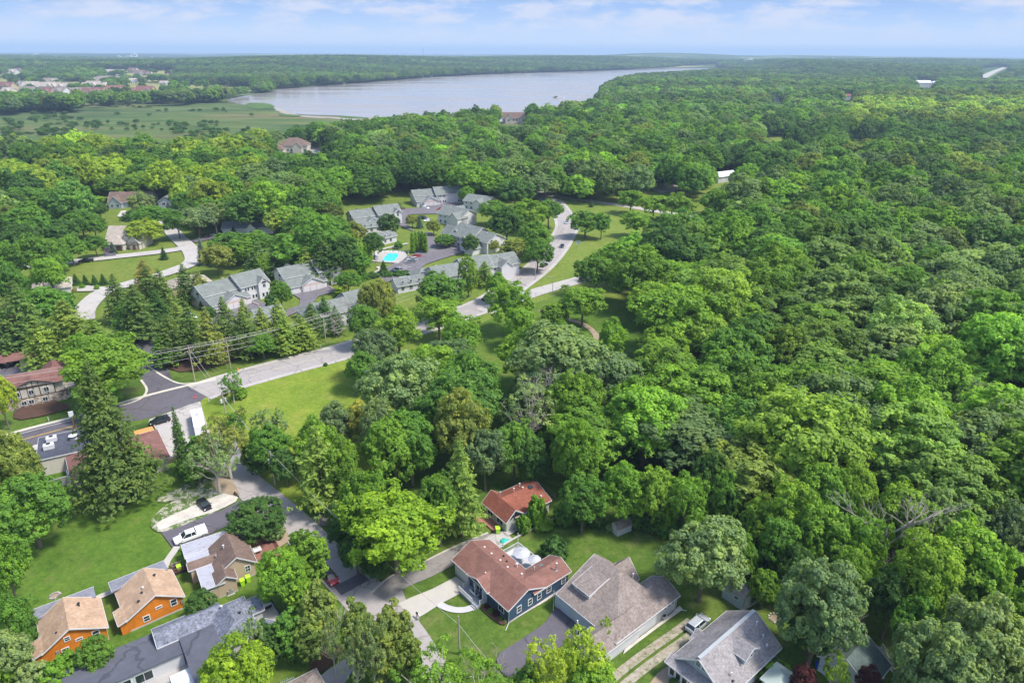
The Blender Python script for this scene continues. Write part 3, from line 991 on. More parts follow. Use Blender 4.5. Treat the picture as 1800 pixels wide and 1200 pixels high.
def crown_arrays(rng, nl=44, ns=13, nf=22, leaf=0.05, lr=(0.24, 0.38), flat=0.85, zc=1.45, low=-0.45, tall=1.0, rag=0.16, sub=0.36, gap=0.0, spread=1.0):
    """unit crown: radius ~1, centre height zc"""
    # lobes spread evenly over the dome (golden spiral with jitter)
    i = np.arange(nl) + 0.5
    z = 1 - (1 - low) * i / nl
    ph = i * 2.39996 + rng.uniform(0, 6.28) + rng.normal(0, 0.25, nl)
    z = np.clip(z + rng.normal(0, 0.06, nl), -1, 1)
    rr = np.sqrt(np.maximum(0, 1 - z * z))
    D = np.stack([rr * np.cos(ph), rr * np.sin(ph), z], 1)
    amp = 1 + rag * (np.sin(ph * 2 + rng.uniform(0, 6)) * 0.5 + np.sin(ph * 3 + z * 3 + rng.uniform(0, 6)) * 0.5 + rng.normal(0, 0.55, nl))
    LR = rng.uniform(lr[0], lr[1], nl)
    LC = D * (amp * (1 - LR * 0.75))[:, None] * np.array([1, 1, flat * tall])
    # inner lobes fill the heart of the crown
    ni = nl // 4
    IN = unit(rng.normal(size=(ni, 3))) * rng.uniform(0.2, 0.55, (ni, 1)) * np.array([1, 1, flat * tall])
    LC = np.concatenate([LC, IN])
    LR = np.concatenate([LR, rng.uniform(lr[0], lr[1], ni)])
    D = np.concatenate([D, unit(IN + 1e-3)])
    LV = rng.normal(0.5, 0.12, len(LC))
    keep = rng.uniform(size=len(LC)) >= gap
    LC, LR, D, LV = LC[keep], LR[keep], D[keep], LV[keep]
    n = len(LC)
    # sub clumps on the lobes
    sd_ = unit(rng.normal(size=(n, ns, 3)) + 0.75 * D[:, None, :] + np.array([0, 0, 0.35]))
    SCn = LC[:, None, :] + sd_ * (LR[:, None, None] * np.array([1, 1, 0.8])) * rng.uniform(0.75, 1.08, (n, ns, 1))
    SV = LV[:, None] + rng.normal(0, 0.10, (n, ns))
    SR = LR[:, None] * sub * rng.uniform(0.7, 1.25, (n, ns))
    ld = unit(rng.normal(size=(n, ns, nf, 3)) + 0.55 * sd_[:, :, None, :] + np.array([0, 0, 0.2]))
    LP = SCn[:, :, None, :] + ld * SR[:, :, None, None] * rng.uniform(0.35, 1.15, (n, ns, nf, 1)) * np.array([1, 1, 0.75])
    NN = unit(ld * 0.55 + sd_[:, :, None, :] * 0.45 + np.array([0, 0, 0.35]) + rng.normal(size=(n, ns, nf, 3)) * 0.33)
    VV = SV[:, :, None] + rng.normal(0, 0.13, (n, ns, nf))
    SS = leaf * rng.uniform(0.65, 1.35, (n, ns, nf))
    C = LP.reshape(-1, 3)
    C[:, 2] += zc
    k_ = 1.0 / np.percentile(np.hypot(C[:, 0], C[:, 1]), 96)
    top_ = np.percentile(C[:, 2], 99)
    C[:, :2] *= k_
    LC[:, :2] *= k_
    return C, NN.reshape(-1, 3), SS.reshape(-1), VV.reshape(-1), LC + np.array([0, 0, zc])


def trunk_mesh(name, rng, lobes, zc=1.45, r0=0.055, mat=None, nb=9, lean=0.05, base=0.45):
    mb = MB()
    tx, ty = rng.normal(0, lean, 2)
    top = (tx, ty, zc * 0.98)
    pts = [(0, 0, -0.04), (0, 0, 0.05), (tx * 0.3, ty * 0.3, zc * 0.33), (tx * 0.7, ty * 0.7, zc * 0.66), top]
    mb.tube(pts, [r0 * 1.5, r0 * 1.1, r0 * 0.9, r0 * 0.65, r0 * 0.35], 8)
    idx = rng.permutation(len(lobes))[:nb]
    for i in idx:
        e = Vector(lobes[i])
        f = rng.uniform(base, 0.8)
        s = Vector((tx * f, ty * f, zc * f * (0.9)))
        mid = s.lerp(e, 0.5) + Vector((0, 0, -0.05)) + Vector(rng.normal(0, 0.04, 3))
        mb.tube([s, mid, s.lerp(e, 0.98)], [r0 * 0.42, r0 * 0.28, r0 * 0.08], 5, cap=False)
        for _ in range(2):
            g = s.lerp(e, rng.uniform(0.5, 0.8))
            q = g + Vector(rng.normal(0, 0.17, 3)) + Vector((0, 0, 0.1))
            mb.tube([g, q], [r0 * 0.16, r0 * 0.05], 4, cap=False)
    me = bpy.data.meshes.new(name)
    me.from_pydata(mb.v, [], mb.f)
    me.polygons.foreach_set('use_smooth', [True] * len(mb.f))
    me.materials.append(mat or MAT['bark'])
    return me


PROTO = {}      # kind -> list of (crown mesh, trunk mesh)


def make_broad(kind, seeds, scale=7.0, lod=0, **kw):
    out = []
    tk = {k: kw.pop(k) for k in ('r0', 'nb', 'tmat', 'lean', 'base') if k in kw}
    tm = tk.pop('tmat', None)
    for s in seeds:
        rng = np.random.default_rng(s)
        C, NN, SS, VV, lob = crown_arrays(rng, **kw)
        me = quads_mesh('crown', C * scale, NN, SS * scale, VV, rng=rng)
        tr = None
        if lod == 0:
            tr = trunk_mesh('trunk', rng, lob, zc=kw.get('zc', 1.45), mat=tm, **tk)
            tr.transform(Matrix.Scale(scale, 4))
        out.append((me, tr))
    PROTO[kind] = out


# unit radius 7 m: scaled per tree
make_broad('oak', [11, 12, 13, 14, 15, 16], nl=48, ns=13, nf=24, leaf=0.040, rag=0.22)
make_broad('maple', [21, 22, 23, 24], nl=58, ns=12, nf=24, leaf=0.036, lr=(0.2, 0.32), rag=0.12, flat=1.0, zc=1.5, low=-0.6)
make_broad('walnut', [31, 32, 33, 34], nl=36, ns=15, nf=22, leaf=0.042, lr=(0.26, 0.42), rag=0.3, flat=1.05, zc=1.6, gap=0.08)
make_broad('airy', [41, 42, 43], nl=34, ns=9, nf=22, leaf=0.036, lr=(0.2, 0.34), rag=0.34, flat=0.9, zc=1.5, gap=0.22, nb=24, r0=0.06, tmat=MAT['barkpale'])
make_broad('thin', [46, 47], nl=40, ns=6, nf=16, leaf=0.034, lr=(0.22, 0.34), rag=0.3, flat=1.05, zc=1.6, gap=0.3, nb=30, r0=0.06, tmat=MAT['barkpale'])
make_broad('column', [51, 52, 53], nl=60, ns=9, nf=22, leaf=0.05, lr=(0.3, 0.42), rag=0.08, flat=2.1, zc=2.15, low=-0.95, nb=4, r0=0.05)
make_broad('bush', [61, 62, 63], scale=2.0, nl=26, ns=9, nf=16, leaf=0.10, lr=(0.3, 0.45), rag=0.15, flat=0.8, zc=0.6, low=-0.6, nb=5, r0=0.03)
# lighter versions for the mass of the wood
make_broad('mid', [71, 72, 73, 74, 75, 76], lod=1, nl=44, ns=11, nf=18, leaf=0.045, rag=0.16, flat=1.12, zc=1.3, low=-0.2, lr=(0.22, 0.34))
make_broad('far', [81, 82, 83, 84], lod=2, nl=28, ns=6, nf=8, leaf=0.12, rag=0.15, sub=0.5, flat=1.1, zc=1.3, low=-0.2)


def conifer_arrays(rng, H=20.0, RB=4.5, droop=0.35, z0=0.06, whorls=26, nb=8, tuft=10, leaf=0.42, power=0.85, layered=0.0, up=0.0, top=0.0):
    C, NN, SS, VV = [], [], [], []
    for w in range(whorls):
        f = w / (whorls - 1)
        z = H * (z0 + (1 - z0) * f)
        r = RB * (1 - f) ** power + 0.12
        r *= rng.uniform(0.82, 1.12)
        k = max(4, int(nb * (1 - f * 0.5)))
        off = rng.uniform(0, 6.28)
        for b in range(k):
            a = off + 6.2832 * b / k + rng.normal(0, 0.16)
            rb = r * rng.uniform(0.7, 1.14)
            bv = rng.normal(0.5, 0.13)
            nt_ = max(3, int(tuft * (0.35 + rb / RB)))
            t = (np.arange(nt_) + 0.7) / nt_
            t = 0.18 + 0.82 * t
            side = rng.normal(0, 0.11 + 0.09 * t, nt_) * rb
            zz_ = z + rb * (up * t - droop * t ** 1.6) + rng.normal(0, 0.12, nt_) + (layered * rb * 0.15 * np.sin(t * 3.14))
            rad = rb * t
            x = np.cos(a) * rad - np.sin(a) * side
            y = np.sin(a) * rad + np.cos(a) * side
            m_ = 4
            for j in range(m_):
                jit = rng.normal(0, 0.24, (nt_, 3)) * np.array([1, 1, 0.45])
                C.append(np.stack([x, y, zz_], 1) + jit)
                nn = np.stack([np.cos(a) * 0.35 + 0 * x, np.sin(a) * 0.35 + 0 * x, 0.85 + 0 * x], 1) + rng.normal(0, 0.32, (nt_, 3))
                NN.append(nn)
                SS.append(leaf * rng.uniform(0.6, 1.25, nt_) * (0.55 + 0.45 * min(1, rb / (RB * 0.4))))
                VV.append(bv + rng.normal(0, 0.1, nt_) + 0.14 * (t - 0.5))
    return np.concatenate(C), np.concatenate(NN), np.concatenate(SS), np.concatenate(VV)


def make_conifer(kind, seeds, H=20.0, tmat=None, **kw):
    out = []
    for s in seeds:
        rng = np.random.default_rng(s)
        C, NN, SS, VV = conifer_arrays(rng, H=H, **kw)
        me = quads_mesh('crown', C, NN, SS, VV, aspect=0.42, rng=rng)
        mb = MB()
        mb.tube([(0, 0, -0.3), (0, 0, 0.4), (0, 0, H * 0.5), (0, 0, H * 0.98)], [H * 0.019, H * 0.015, H * 0.009, 0.03], 7)
        for _ in range(26):
            f = rng.uniform(kw.get('z0', 0.06) * 0.8, 0.9)
            a = rng.uniform(0, 6.28)
            r = kw.get('RB', 4.5) * (1 - f) ** 0.85 * 0.75
            mb.tube([(0, 0, H * f), (math.cos(a) * r, math.sin(a) * r, H * f + r * (kw.get('up', 0) - 0.2))], [0.06, 0.02], 4, cap=False)
        tr = bpy.data.meshes.new('trunk')
        tr.from_pydata(mb.v, [], mb.f)
        tr.materials.append(tmat or MAT['bark'])
        out.append((me, tr))
    PROTO[kind] = out


make_conifer('spruce', [101, 102, 103], H=16, RB=3.6, droop=0.30, whorls=26, nb=9, tuft=9, leaf=0.36, z0=0.07)
make_conifer('pine', [111, 112, 113, 114], H=16, RB=4.6, droop=0.05, up=0.12, whorls=15, nb=8, tuft=11, leaf=0.42, power=0.7, layered=1.0, z0=0.12)
make_conifer('big_pine', [121], H=26, RB=8.8, droop=0.18, up=0.12, whorls=27, nb=11, tuft=18, leaf=0.46, power=0.75, layered=1.0, z0=0.10)
make_broad('cedar', [131, 132, 133], scale=3.6, nl=54, ns=11, nf=18, leaf=0.075, lr=(0.26, 0.42), rag=0.14, flat=1.9, zc=2.1, low=-0.9, nb=12, r0=0.06)
make_conifer('arborvitae', [141], H=8, RB=1.2, droop=-0.5, up=0.5, whorls=26, nb=9, tuft=5, leaf=0.32, power=0.3, z0=0.02)


def bare_mesh(seed, H=11.0, spread=1.0, depth=5, r0=0.22, lean=0.0, gnarl=0.25):
    rng = random.Random(seed)
    mb = MB()

    def grow(p, d, ln, r, k):
        pts = [p]
        n = 3
        for i in range(n):
            d = (d + Vector((rng.gauss(0, gnarl), rng.gauss(0, gnarl), rng.gauss(0.05, gnarl * 0.6))) * 0.5).normalized()
            pts.append(pts[-1] + d * ln / n)
        mb.tube(pts, [r, r * 0.85, r * 0.72, r * 0.6], 5 if k > 2 else 4, cap=False)
        if k <= 0: return
        for _ in range(3 if k > 1 else 3):
            a = rng.uniform(0, 6.28)
            side = Vector((math.cos(a), math.sin(a), rng.uniform(-0.2, 0.6))).normalized()
            dd = (d + side * rng.uniform(0.5, 1.1) * spread).normalized()
            st = pts[rng.choice((1, 2, 3, 3))]
            grow(st, dd, ln * rng.uniform(0.55, 0.8), r * 0.56, k - 1)

    grow(Vector((0, 0, -0.3)), Vector((lean, 0, 1)).normalized(), H * 0.36, r0, depth)
    me = bpy.data.meshes.new('branches')
    me.from_pydata(mb.v, [], mb.f)
    me.materials.append(MAT['deadwood'])
    return me


BARE = [bare_mesh(5, 13), bare_mesh(8, 12, 1.3, lean=0.5), bare_mesh(9, 10, 1.2)]

# ------------------------------------------------------------------ foliage colours (linear)
LC_ = dict(
    yellow=(0.358, 0.464, 0.052), gold=(0.33, 0.37, 0.07), bright=(0.215, 0.370, 0.042), fresh=(0.191, 0.354, 0.042), mid=(0.143, 0.290, 0.044),
    dark=(0.093, 0.197, 0.044), deep=(0.066, 0.142, 0.040), sage=(0.245, 0.348, 0.131), grey=(0.179, 0.273, 0.115), olive=(0.251, 0.307, 0.068),
    blue=(0.143, 0.220, 0.188), pine=(0.149, 0.238, 0.063), pineb=(0.233, 0.342, 0.068), lime=(0.235, 0.365, 0.030), maroon=(0.113, 0.038, 0.041), rust=(0.299, 0.255, 0.073), moss=(0.227, 0.313, 0.068))
LCN = dict(moss='mossy green', yellow='yellow green', gold='golden', bright='bright green', fresh='fresh green', mid='mid green', dark='dark green', deep='very dark green', sage='pale grey green', grey='grey green',
           olive='olive', blue='blue grey', pine='dark green', pineb='light green', lime='lime green', maroon='dark purple red', rust='rusty brown green')
KINDN = dict(oak=('broadleaf_tree', 'broad crowned tree', 'tree'), maple=('broadleaf_tree', 'dense round tree', 'tree'), walnut=('broadleaf_tree', 'lumpy crowned tree', 'tree'),
             airy=('broadleaf_tree', 'open crowned tree', 'tree'), thin=('broadleaf_tree', 'thin half bare tree', 'tree'), column=('broadleaf_tree', 'tall narrow tree', 'tree'),
             bush=('shrub', 'shrub', 'shrub'), spruce=('spruce_tree', 'spruce', 'spruce tree'), pine=('pine_tree', 'pine', 'pine tree'), big_pine=('pine_tree', 'huge pine', 'pine tree'),
             cedar=('cedar_tree', 'bushy cedar', 'cedar tree'), arborvitae=('arborvitae', 'column shaped evergreen', 'evergreen tree'))
BASE_R = dict(oak=7, maple=7, walnut=7, airy=7, thin=7, column=7, bush=2.0, spruce=3.6, pine=4.6, big_pine=8.8, cedar=3.6, arborvitae=1.2)
BASE_H = dict(oak=16.5, maple=17.5, walnut=18.5, airy=17.0, thin=18.5, column=30.0, bush=2.3, spruce=16, pine=17, big_pine=26, cedar=12.5, arborvitae=8)
CEN = dict(oak=0.60, maple=0.59, walnut=0.58, airy=0.6, thin=0.6, column=0.5, bush=0.5, spruce=0.42, pine=0.47, big_pine=0.5, cedar=0.5, arborvitae=0.5)
for k_ in BASE_H:        # true size of every shape
    rs_, hs_, cs_ = [], [], []
    for me_, _ in PROTO[k_]:
        co_ = np.empty(len(me_.vertices) * 3, np.float32)
        me_.vertices.foreach_get('co', co_)
        co_ = co_.reshape(-1, 3)
        rs_.append(np.percentile(np.hypot(co_[:, 0], co_[:, 1]), 97))
        hs_.append(np.percentile(co_[:, 2], 99.5))
        cs_.append((np.percentile(co_[:, 2], 99) + np.percentile(co_[:, 2], 3)) / 2)
    BASE_R[k_], BASE_H[k_] = float(np.mean(rs_)), float(np.mean(hs_))
    CEN[k_] = float(np.mean(cs_)) / BASE_H[k_]
TREES = []      # every tree that is a thing: dict(root, px, py, ...)
RNG = random.Random(77)


def plant(kind, x, y, r, h=None, col='mid', jitter=0.10, z=0.0, sub=None, label=None, group=None, var=None, rz=None):
    base = RNG.choice(PROTO[kind]) if var is None else PROTO[kind][var]
    s = r / BASE_R[kind]
    sz = (h / BASE_H[kind]) if h else s
    nm, kn, cat = KINDN[kind]
    root = empty(nm, (x, y, z), RNG.uniform(0, 6.28) if rz is None else rz)
    tag(root, None, cat)
    c = LC_[col] if isinstance(col, str) else col
    k = 1 + RNG.uniform(-jitter, jitter)
    c = (c[0] * k * (1 + RNG.uniform(-jitter, jitter) * 0.6), c[1] * k, c[2] * k)
    ch = bpy.data.objects.new('crown', base[0])
    COL.objects.link(ch)
    ch.parent = root
    ch['tcol'] = [float(v) for v in c]
    tr = bpy.data.objects.new('trunk', base[1])
    COL.objects.link(tr)
    tr.parent = root
    for o in (ch, tr):
        o.scale = (s, s, sz)
    px, py = PX(x, y, z + (h or BASE_H[kind] * s) * CEN[kind])
    TREES.append(dict(root=root, px=px, py=py, kind=kind, col=col, r=r, label=label, group=group, x=x, y=y, h=h or BASE_H[kind] * s))
    if label: root['label'] = label
    return root


def tp(kind, px, py, wpx, col='mid', h=None, asp=None, label=None, group=None, var=None):
    """tree whose crown centre and width are seen at these pixels"""
    zc = 8.0
    r = 5.0
    for _ in range(6):
        p = P(px, py, zc)
        dist = p.y * _cp - (zc - CAM_H) * _sp
        r = wpx / 2 / (FPX / dist)
        hh = h if h else r / BASE_R[kind] * BASE_H[kind]
        if not h and kind in ('oak', 'maple', 'walnut', 'airy', 'thin'):
            hh = min(max(hh, 5), 21)
        zc = hh * CEN[kind]
    return plant(kind, p.x, p.y, r, hh, col, label=label, group=group, var=var)


def base_at(kind, px, py, hpx, wpx, col='mid', label=None, group=None, var=None):
    """tree by its foot and its height and width in pixels"""
    p = P(px, py, 0)
    dist = p.y * _cp + CAM_H * _sp
    r = wpx / 2 / (FPX / dist)
    # height: raise until the top projects right
    lo, hi = 0.5, 45
    for _ in range(25):
        m_ = (lo + hi) / 2
        if PX(p.x, p.y, m_)[1] > py - hpx: lo = m_
        else: hi = m_
    return plant(kind, p.x, p.y, r, lo, col, label=label, group=group, var=var)
# ------------------------------------------------------------------ the trees one can point at (crown centre px, py, width px)
B, T = base_at, tp
# bottom left garden and street
B('big_pine', 216, 885, 245, 138, 'pine')
T('maple', 212, 822, 112, 'mid', h=9)
T('maple', 45, 880, 135, 'mid', h=15)
T('oak', 10, 800, 100, 'olive', h=17)
T('oak', -10, 905, 90, 'fresh', h=14)
T('walnut', 5, 985, 80, 'fresh', h=15)
T('walnut', 20, 1080, 70, 'mid', h=13)
T('oak', 12, 1135, 75, 'sage', h=9)
T('bush', 60, 1190, 60, 'sage', h=5)
T('bush', 108, 1180, 70, 'fresh', h=5)
T('bush', 5, 1180, 60, 'fresh', h=5)
T('maple', 166, 1143, 58, 'mid', h=7)
T('maple', 352, 1058, 54, 'dark', h=6)
T('maple', 412, 1178, 130, 'lime', h=13)
T('airy', 445, 1112, 60, 'sage', h=12)
T('maple', 490, 1005, 84, 'bright', h=12)
T('cedar', 538, 975, 70, 'fresh', h=12)
T('cedar', 518, 1030, 50, 'fresh', h=9)
B('cedar', 480, 1180, 85, 42, 'dark')
B('cedar', 515, 1165, 90, 50, 'mid')
T('cedar', 560, 1075, 66, 'moss', h=12)
T('cedar', 540, 1120, 50, 'moss', h=9)
T('thin', 580, 1105, 60, 'sage', h=14)
T('cedar', 632, 1112, 66, 'moss', h=14)
T('airy', 652, 1122, 70, 'sage', h=15)
T('cedar', 688, 1118, 72, 'moss', h=14)
T('cedar', 674, 1140, 66, 'moss', h=12)
T('thin', 622, 1140, 60, 'sage', h=13)
T('cedar', 715, 1148, 52, 'moss', h=11)
T('maple', 449, 905, 98, 'dark', h=8)
T('cedar', 478, 930, 40, 'sage', h=4)
T('airy', 392, 760, 100, 'olive', h=16)
T('thin', 372, 790, 92, 'sage', h=15)
B('spruce', 328, 832, 115, 34, 'dark')
T('maple', 345, 815, 56, 'mid', h=7)
T('cedar', 352, 792, 50, 'mid', h=9)
T('maple', 408, 742, 44, 'mid', h=7)
T('airy', 405, 668, 42, 'mid', h=9)
T('bush', 420, 690, 28, 'bright', h=3)
T('walnut', 182, 632, 150, 'fresh', h=18)
T('maple', 140, 615, 50, 'fresh', h=14)
T('walnut', 168, 690, 76, 'fresh', h=10)
T('oak', -4, 690, 48, 'yellow', h=14)
T('pine', 40, 560, 90, 'pine', h=20)
T('pine', 120, 575, 95, 'pineb', h=19)
T('pine', 70, 600, 70, 'pineb', h=17)
T('pine', 165, 590, 70, 'pineb', h=12)
T('oak', 75, 530, 95, 'mid', h=15)
T('pine', 30, 530, 70, 'pine', h=16)
T('oak', 15, 490, 60, 'mid', h=18)
T('oak', 60, 440, 85, 'mid', h=20)
T('walnut', 85, 475, 60, 'fresh', h=16)
T('pine', 10, 580, 70, 'pine', h=16)
# line of pines along the concrete road
for a_ in ((300, 590, 66, 'pine', 15), (335, 575, 60, 'pine', 17), (366, 585, 58, 'olive', 18), (395, 560, 54, 'pine', 16), (430, 585, 60, 'pine', 14), (460, 572, 52, 'pineb', 13),
           (430, 560, 44, 'pineb', 15), (490, 560, 46, 'pineb', 15), (500, 585, 60, 'pineb', 12), (530, 580, 56, 'pineb', 11), (548, 560, 46, 'pine', 12), (570, 545, 34, 'dark', 12),
           (590, 560, 34, 'dark', 10), (460, 600, 50, 'mid', 8), (285, 612, 50, 'mid', 10), (310, 560, 56, 'pineb', 13), (240, 545, 70, 'pine', 19), (205, 520, 52, 'pine', 17),
           (225, 555, 66, 'mid', 13), (275, 540, 60, 'dark', 13), (262, 505, 56, 'pine', 18), (285, 512, 52, 'pine', 18), (325, 495, 46, 'pine', 15), (255, 485, 52, 'rust', 14),
           (380, 445, 60, 'olive', 13), (350, 500, 44, 'olive', 12), (650, 520, 44, 'olive', 14), (682, 545, 40, 'olive', 14), (668, 515, 52, 'olive', 15)):
    T('pine' if a_[3] not in ('rust', 'mid', 'olive') or a_[0] < 370 else 'oak', a_[0], a_[1], a_[2], a_[3], h=a_[4])
B('spruce', 358, 466, 48, 20, 'blue')
B('spruce', 289, 456, 22, 14, 'deep')
for a_ in ((118, 500), (135, 500), (152, 502), (168, 502), (183, 500)):
    B('spruce', a_[0], a_[1], 19, 15, 'dark', group='small spruces by the oval lawn')
T('bush', 144, 503, 9, 'fresh', h=2)
T('bush', 170, 505, 9, 'fresh', h=2)
T('bush', 120, 511, 8, 'rust', h=1.6)
T('bush', 129, 511, 8, 'rust', h=1.6)
T('maple', 252, 400, 66, 'yellow', h=12, label='yellow green spreading street tree beside the tan estate house')
B('spruce', 200, 445, 20, 14, 'blue')
T('oak', 165, 425, 40, 'mid', h=10)
T('bush', 212, 428, 20, 'dark', h=4)
T('bush', 240, 420, 14, 'dark', h=4)
T('maple', 405, 425, 80, 'mid', h=13)
T('maple', 450, 425, 70, 'mid', h=13)
T('maple', 425, 435, 60, 'fresh', h=12)
T('pine', 455, 455, 60, 'pine', h=15)
T('pine', 485, 440, 50, 'pine', h=14)
T('oak', 345, 380, 70, 'grey', h=15)
T('airy', 375, 370, 60, 'sage', h=16)
T('oak', 310, 385, 50, 'mid', h=14)
B('spruce', 300, 385, 30, 18, 'blue')
B('spruce', 412, 415, 18, 12, 'dark')
T('bush', 352, 405, 22, 'olive', h=4)
T('maple', 460, 462, 26, 'bright', h=11)
B('spruce', 483, 482, 26, 16, 'blue')
B('spruce', 492, 482, 18, 12, 'blue')
T('maple', 492, 511, 38, 'mid', h=11)
T('cedar', 477, 530, 22, 'dark', h=8)
T('bush', 357, 536, 14, 'dark', h=3)
T('bush', 368, 548, 22, 'dark', h=3.5)
T('maple', 612, 488, 44, 'mid', h=9)
T('bush', 600, 512, 26, 'lime', h=4)
B('spruce', 637, 492, 34, 24, 'mid')
B('spruce', 675, 480, 22, 18, 'dark')
T('maple', 683, 390, 40, 'dark', h=12)
T('maple', 656, 424, 40, 'dark', h=12)
T('maple', 614, 405, 56, 'olive', h=14)
T('maple', 585, 400, 70, 'mid', h=18)
T('oak', 600, 440, 70, 'dark', h=17)
T('pine', 570, 455, 60, 'pine', h=17)
T('pine', 540, 460, 50, 'pineb', h=14)
T('pine', 515, 430, 50, 'olive', h=14)
T('oak', 560, 410, 60, 'dark', h=16)
T('oak', 540, 385, 64, 'fresh', h=17)
T('oak', 630, 455, 44, 'mid', h=12)
T('arborvitae', 642, 442, 9, 'fresh', h=9)
T('arborvitae', 650, 444, 9, 'fresh', h=8)
for a_ in ((725, 426), (731, 424), (737, 423), (743, 423), (748, 426)):
    T('arborvitae', a_[0], a_[1], 9, 'fresh', h=9.5, group='arborvitae by the pool')
T('maple', 724, 385, 24, 'olive', h=7)
B('spruce', 738, 401, 24, 14, 'blue')
T('maple', 762, 395, 26, 'olive', h=8)
T('maple', 782, 420, 38, 'mid', h=6)
T('maple', 827, 424, 32, 'dark', h=9)
T('maple', 866, 428, 26, 'olive', h=6)
B('spruce', 785, 352, 30, 20, 'mid')
B('spruce', 672, 374, 20, 10, 'mid')
B('spruce', 658, 380, 18, 9, 'dark')
T('bush', 700, 362, 14, 'sage', h=5)
T('maple', 820, 338, 30, 'fresh', h=11)
T('bush', 700, 430, 16, 'mid', h=3.5)
T('maple', 904, 436, 56, 'olive', h=12)
T('pine', 888, 446, 40, 'pine', h=10)
T('column', 823, 480, 36, 'bright', h=16)
T('column', 778, 498, 20, 'fresh', h=11)
T('pine', 852, 478, 40, 'pineb', h=10)
T('oak', 868, 366, 54, 'mid', h=13)
T('oak', 890, 385, 70, 'dark', h=18)
T('maple', 930, 370, 66, 'bright', h=17)
T('oak', 940, 410, 60, 'mid', h=17)
T('maple', 945, 440, 56, 'mid', h=14)
T('oak', 905, 330, 70, 'dark', h=18)
T('oak', 965, 365, 50, 'mid', h=15)
# highway and park
T('maple', 1006, 322, 42, 'fresh', h=13, label='round fresh green tree standing alone beside the back road')
T('oak', 1030, 386, 60, 'mid', h=13)
T('oak', 1058, 388, 34, 'mid', h=13)
B('spruce', 1039, 364, 14, 8, 'dark')
T('walnut', 1120, 385, 56, 'fresh', h=13)
T('walnut', 1150, 355, 60, 'bright', h=14)
T('walnut', 1195, 355, 60, 'bright', h=14)
T('walnut', 1110, 345, 50, 'fresh', h=14)
T('oak', 1100, 310, 60, 'mid', h=16)
T('walnut', 895, 525, 86, 'fresh', h=17)
T('walnut', 876, 498, 50, 'fresh', h=11)
T('walnut', 915, 560, 60, 'fresh', h=14)
T('walnut', 1025, 525, 84, 'fresh', h=14)
T('maple', 975, 548, 50, 'fresh', h=9)
T('walnut', 1078, 585, 56, 'bright', h=13)
T('walnut', 935, 610, 120, 'bright', h=18)
T('walnut', 985, 600, 90, 'fresh', h=15)
T('oak', 1148, 520, 96, 'bright', h=15)
T('oak', 1050, 470, 76, 'mid', h=16)
T('oak', 1100, 450, 100, 'fresh', h=17)
T('oak', 1170, 600, 86, 'bright', h=14)
# wood edge along field and street
T('walnut', 700, 570, 90, 'bright', h=15)
T('walnut', 770, 545, 80, 'bright', h=14)
T('walnut', 810, 580, 80, 'fresh', h=15)
T('oak', 640, 560, 60, 'mid', h=14)
T('oak', 655, 605, 76, 'grey', h=15)
T('oak', 640, 640, 70, 'mid', h=11)
T('oak', 700, 665, 130, 'sage', h=20)
T('oak', 760, 640, 100, 'bright', h=17)
T('oak', 820, 660, 110, 'mid', h=19)
T('thin', 930, 700, 120, 'sage', h=20)
T('oak', 1010, 690, 100, 'fresh', h=18)
T('walnut', 1080, 650, 110, 'grey', h=18)
T('oak', 810, 735, 110, 'olive', h=21)
T('oak', 720, 765, 100, 'mid', h=17)
T('oak', 690, 770, 110, 'fresh', h=18)
T('maple', 632, 735, 60, 'gold', h=12)
T('oak', 590, 735, 70, 'grey', h=13)
T('oak', 665, 740, 80, 'sage', h=16)
T('walnut', 552, 770, 80, 'bright', h=14)
T('pine', 560, 815, 92, 'pineb', h=19)
T('walnut', 600, 810, 80, 'fresh', h=15)
T('airy', 472, 740, 66, 'sage', h=12)
T('oak', 470, 775, 80, 'mid', h=11)
T('oak', 500, 810, 60, 'dark', h=9)
T('oak', 445, 795, 50, 'dark', h=8)
T('maple', 455, 815, 36, 'dark', h=5)
T('walnut', 690, 915, 182, 'lime', h=16, label='huge lime green tree beside the street and the worn driveway')
T('oak', 640, 870, 90, 'fresh', h=18)
T('pine', 808, 850, 86, 'pineb', h=21)
T('oak', 770, 870, 80, 'mid', h=16)
T('oak', 852, 785, 80, 'grey', h=15)
T('maple', 600, 930, 50, 'dark', h=7)
T('maple', 625, 965, 60, 'dark', h=8)
T('maple', 660, 985, 50, 'dark', h=7)
T('maple', 590, 900, 40, 'dark', h=6)
T('oak', 905, 775, 90, 'mid', h=14)
T('maple', 1014, 785, 88, 'fresh', h=18)
T('maple', 1026, 868, 86, 'mid', h=13)
T('maple', 1095, 852, 80, 'fresh', h=14)
T('maple', 1150, 858, 86, 'bright', h=14)
T('walnut', 1208, 872, 80, 'fresh', h=14)
T('maple', 938, 800, 56, 'dark', h=12)
B('bush', 943, 925, 55, 32, 'fresh')
B('bush', 920, 935, 30, 26, 'fresh')
T('bush', 955, 920, 36, 'bright', h=2)
T('bush', 975, 965, 48, 'dark', h=4.5, label='dark rounded shrub behind the blue house deck')
T('bush', 1047, 912, 28, 'dark', h=3.5)
T('bush', 1017, 905, 26, 'dark', h=3.5)
T('bush', 1070, 927, 12, 'sage', h=2)
B('oak', 1227, 1057, 135, 140, 'sage', var=2)
T('maple', 1300, 970, 60, 'mid', h=12)
T('maple', 1345, 1025, 54, 'fresh', h=8)
T('maple', 1448, 1050, 150, 'grey', h=19)
T('maple', 1430, 1088, 96, 'dark', h=10)
T('oak', 1572, 1042, 100, 'dark', h=13)
T('oak', 1660, 1160, 150, 'sage', h=18)
T('oak', 1622, 1138, 70, 'mid', h=12)
T('oak', 1740, 1120, 150, 'sage', h=19)
T('walnut', 1640, 1000, 130, 'bright', h=19)
T('walnut', 1710, 980, 140, 'bright', h=20)
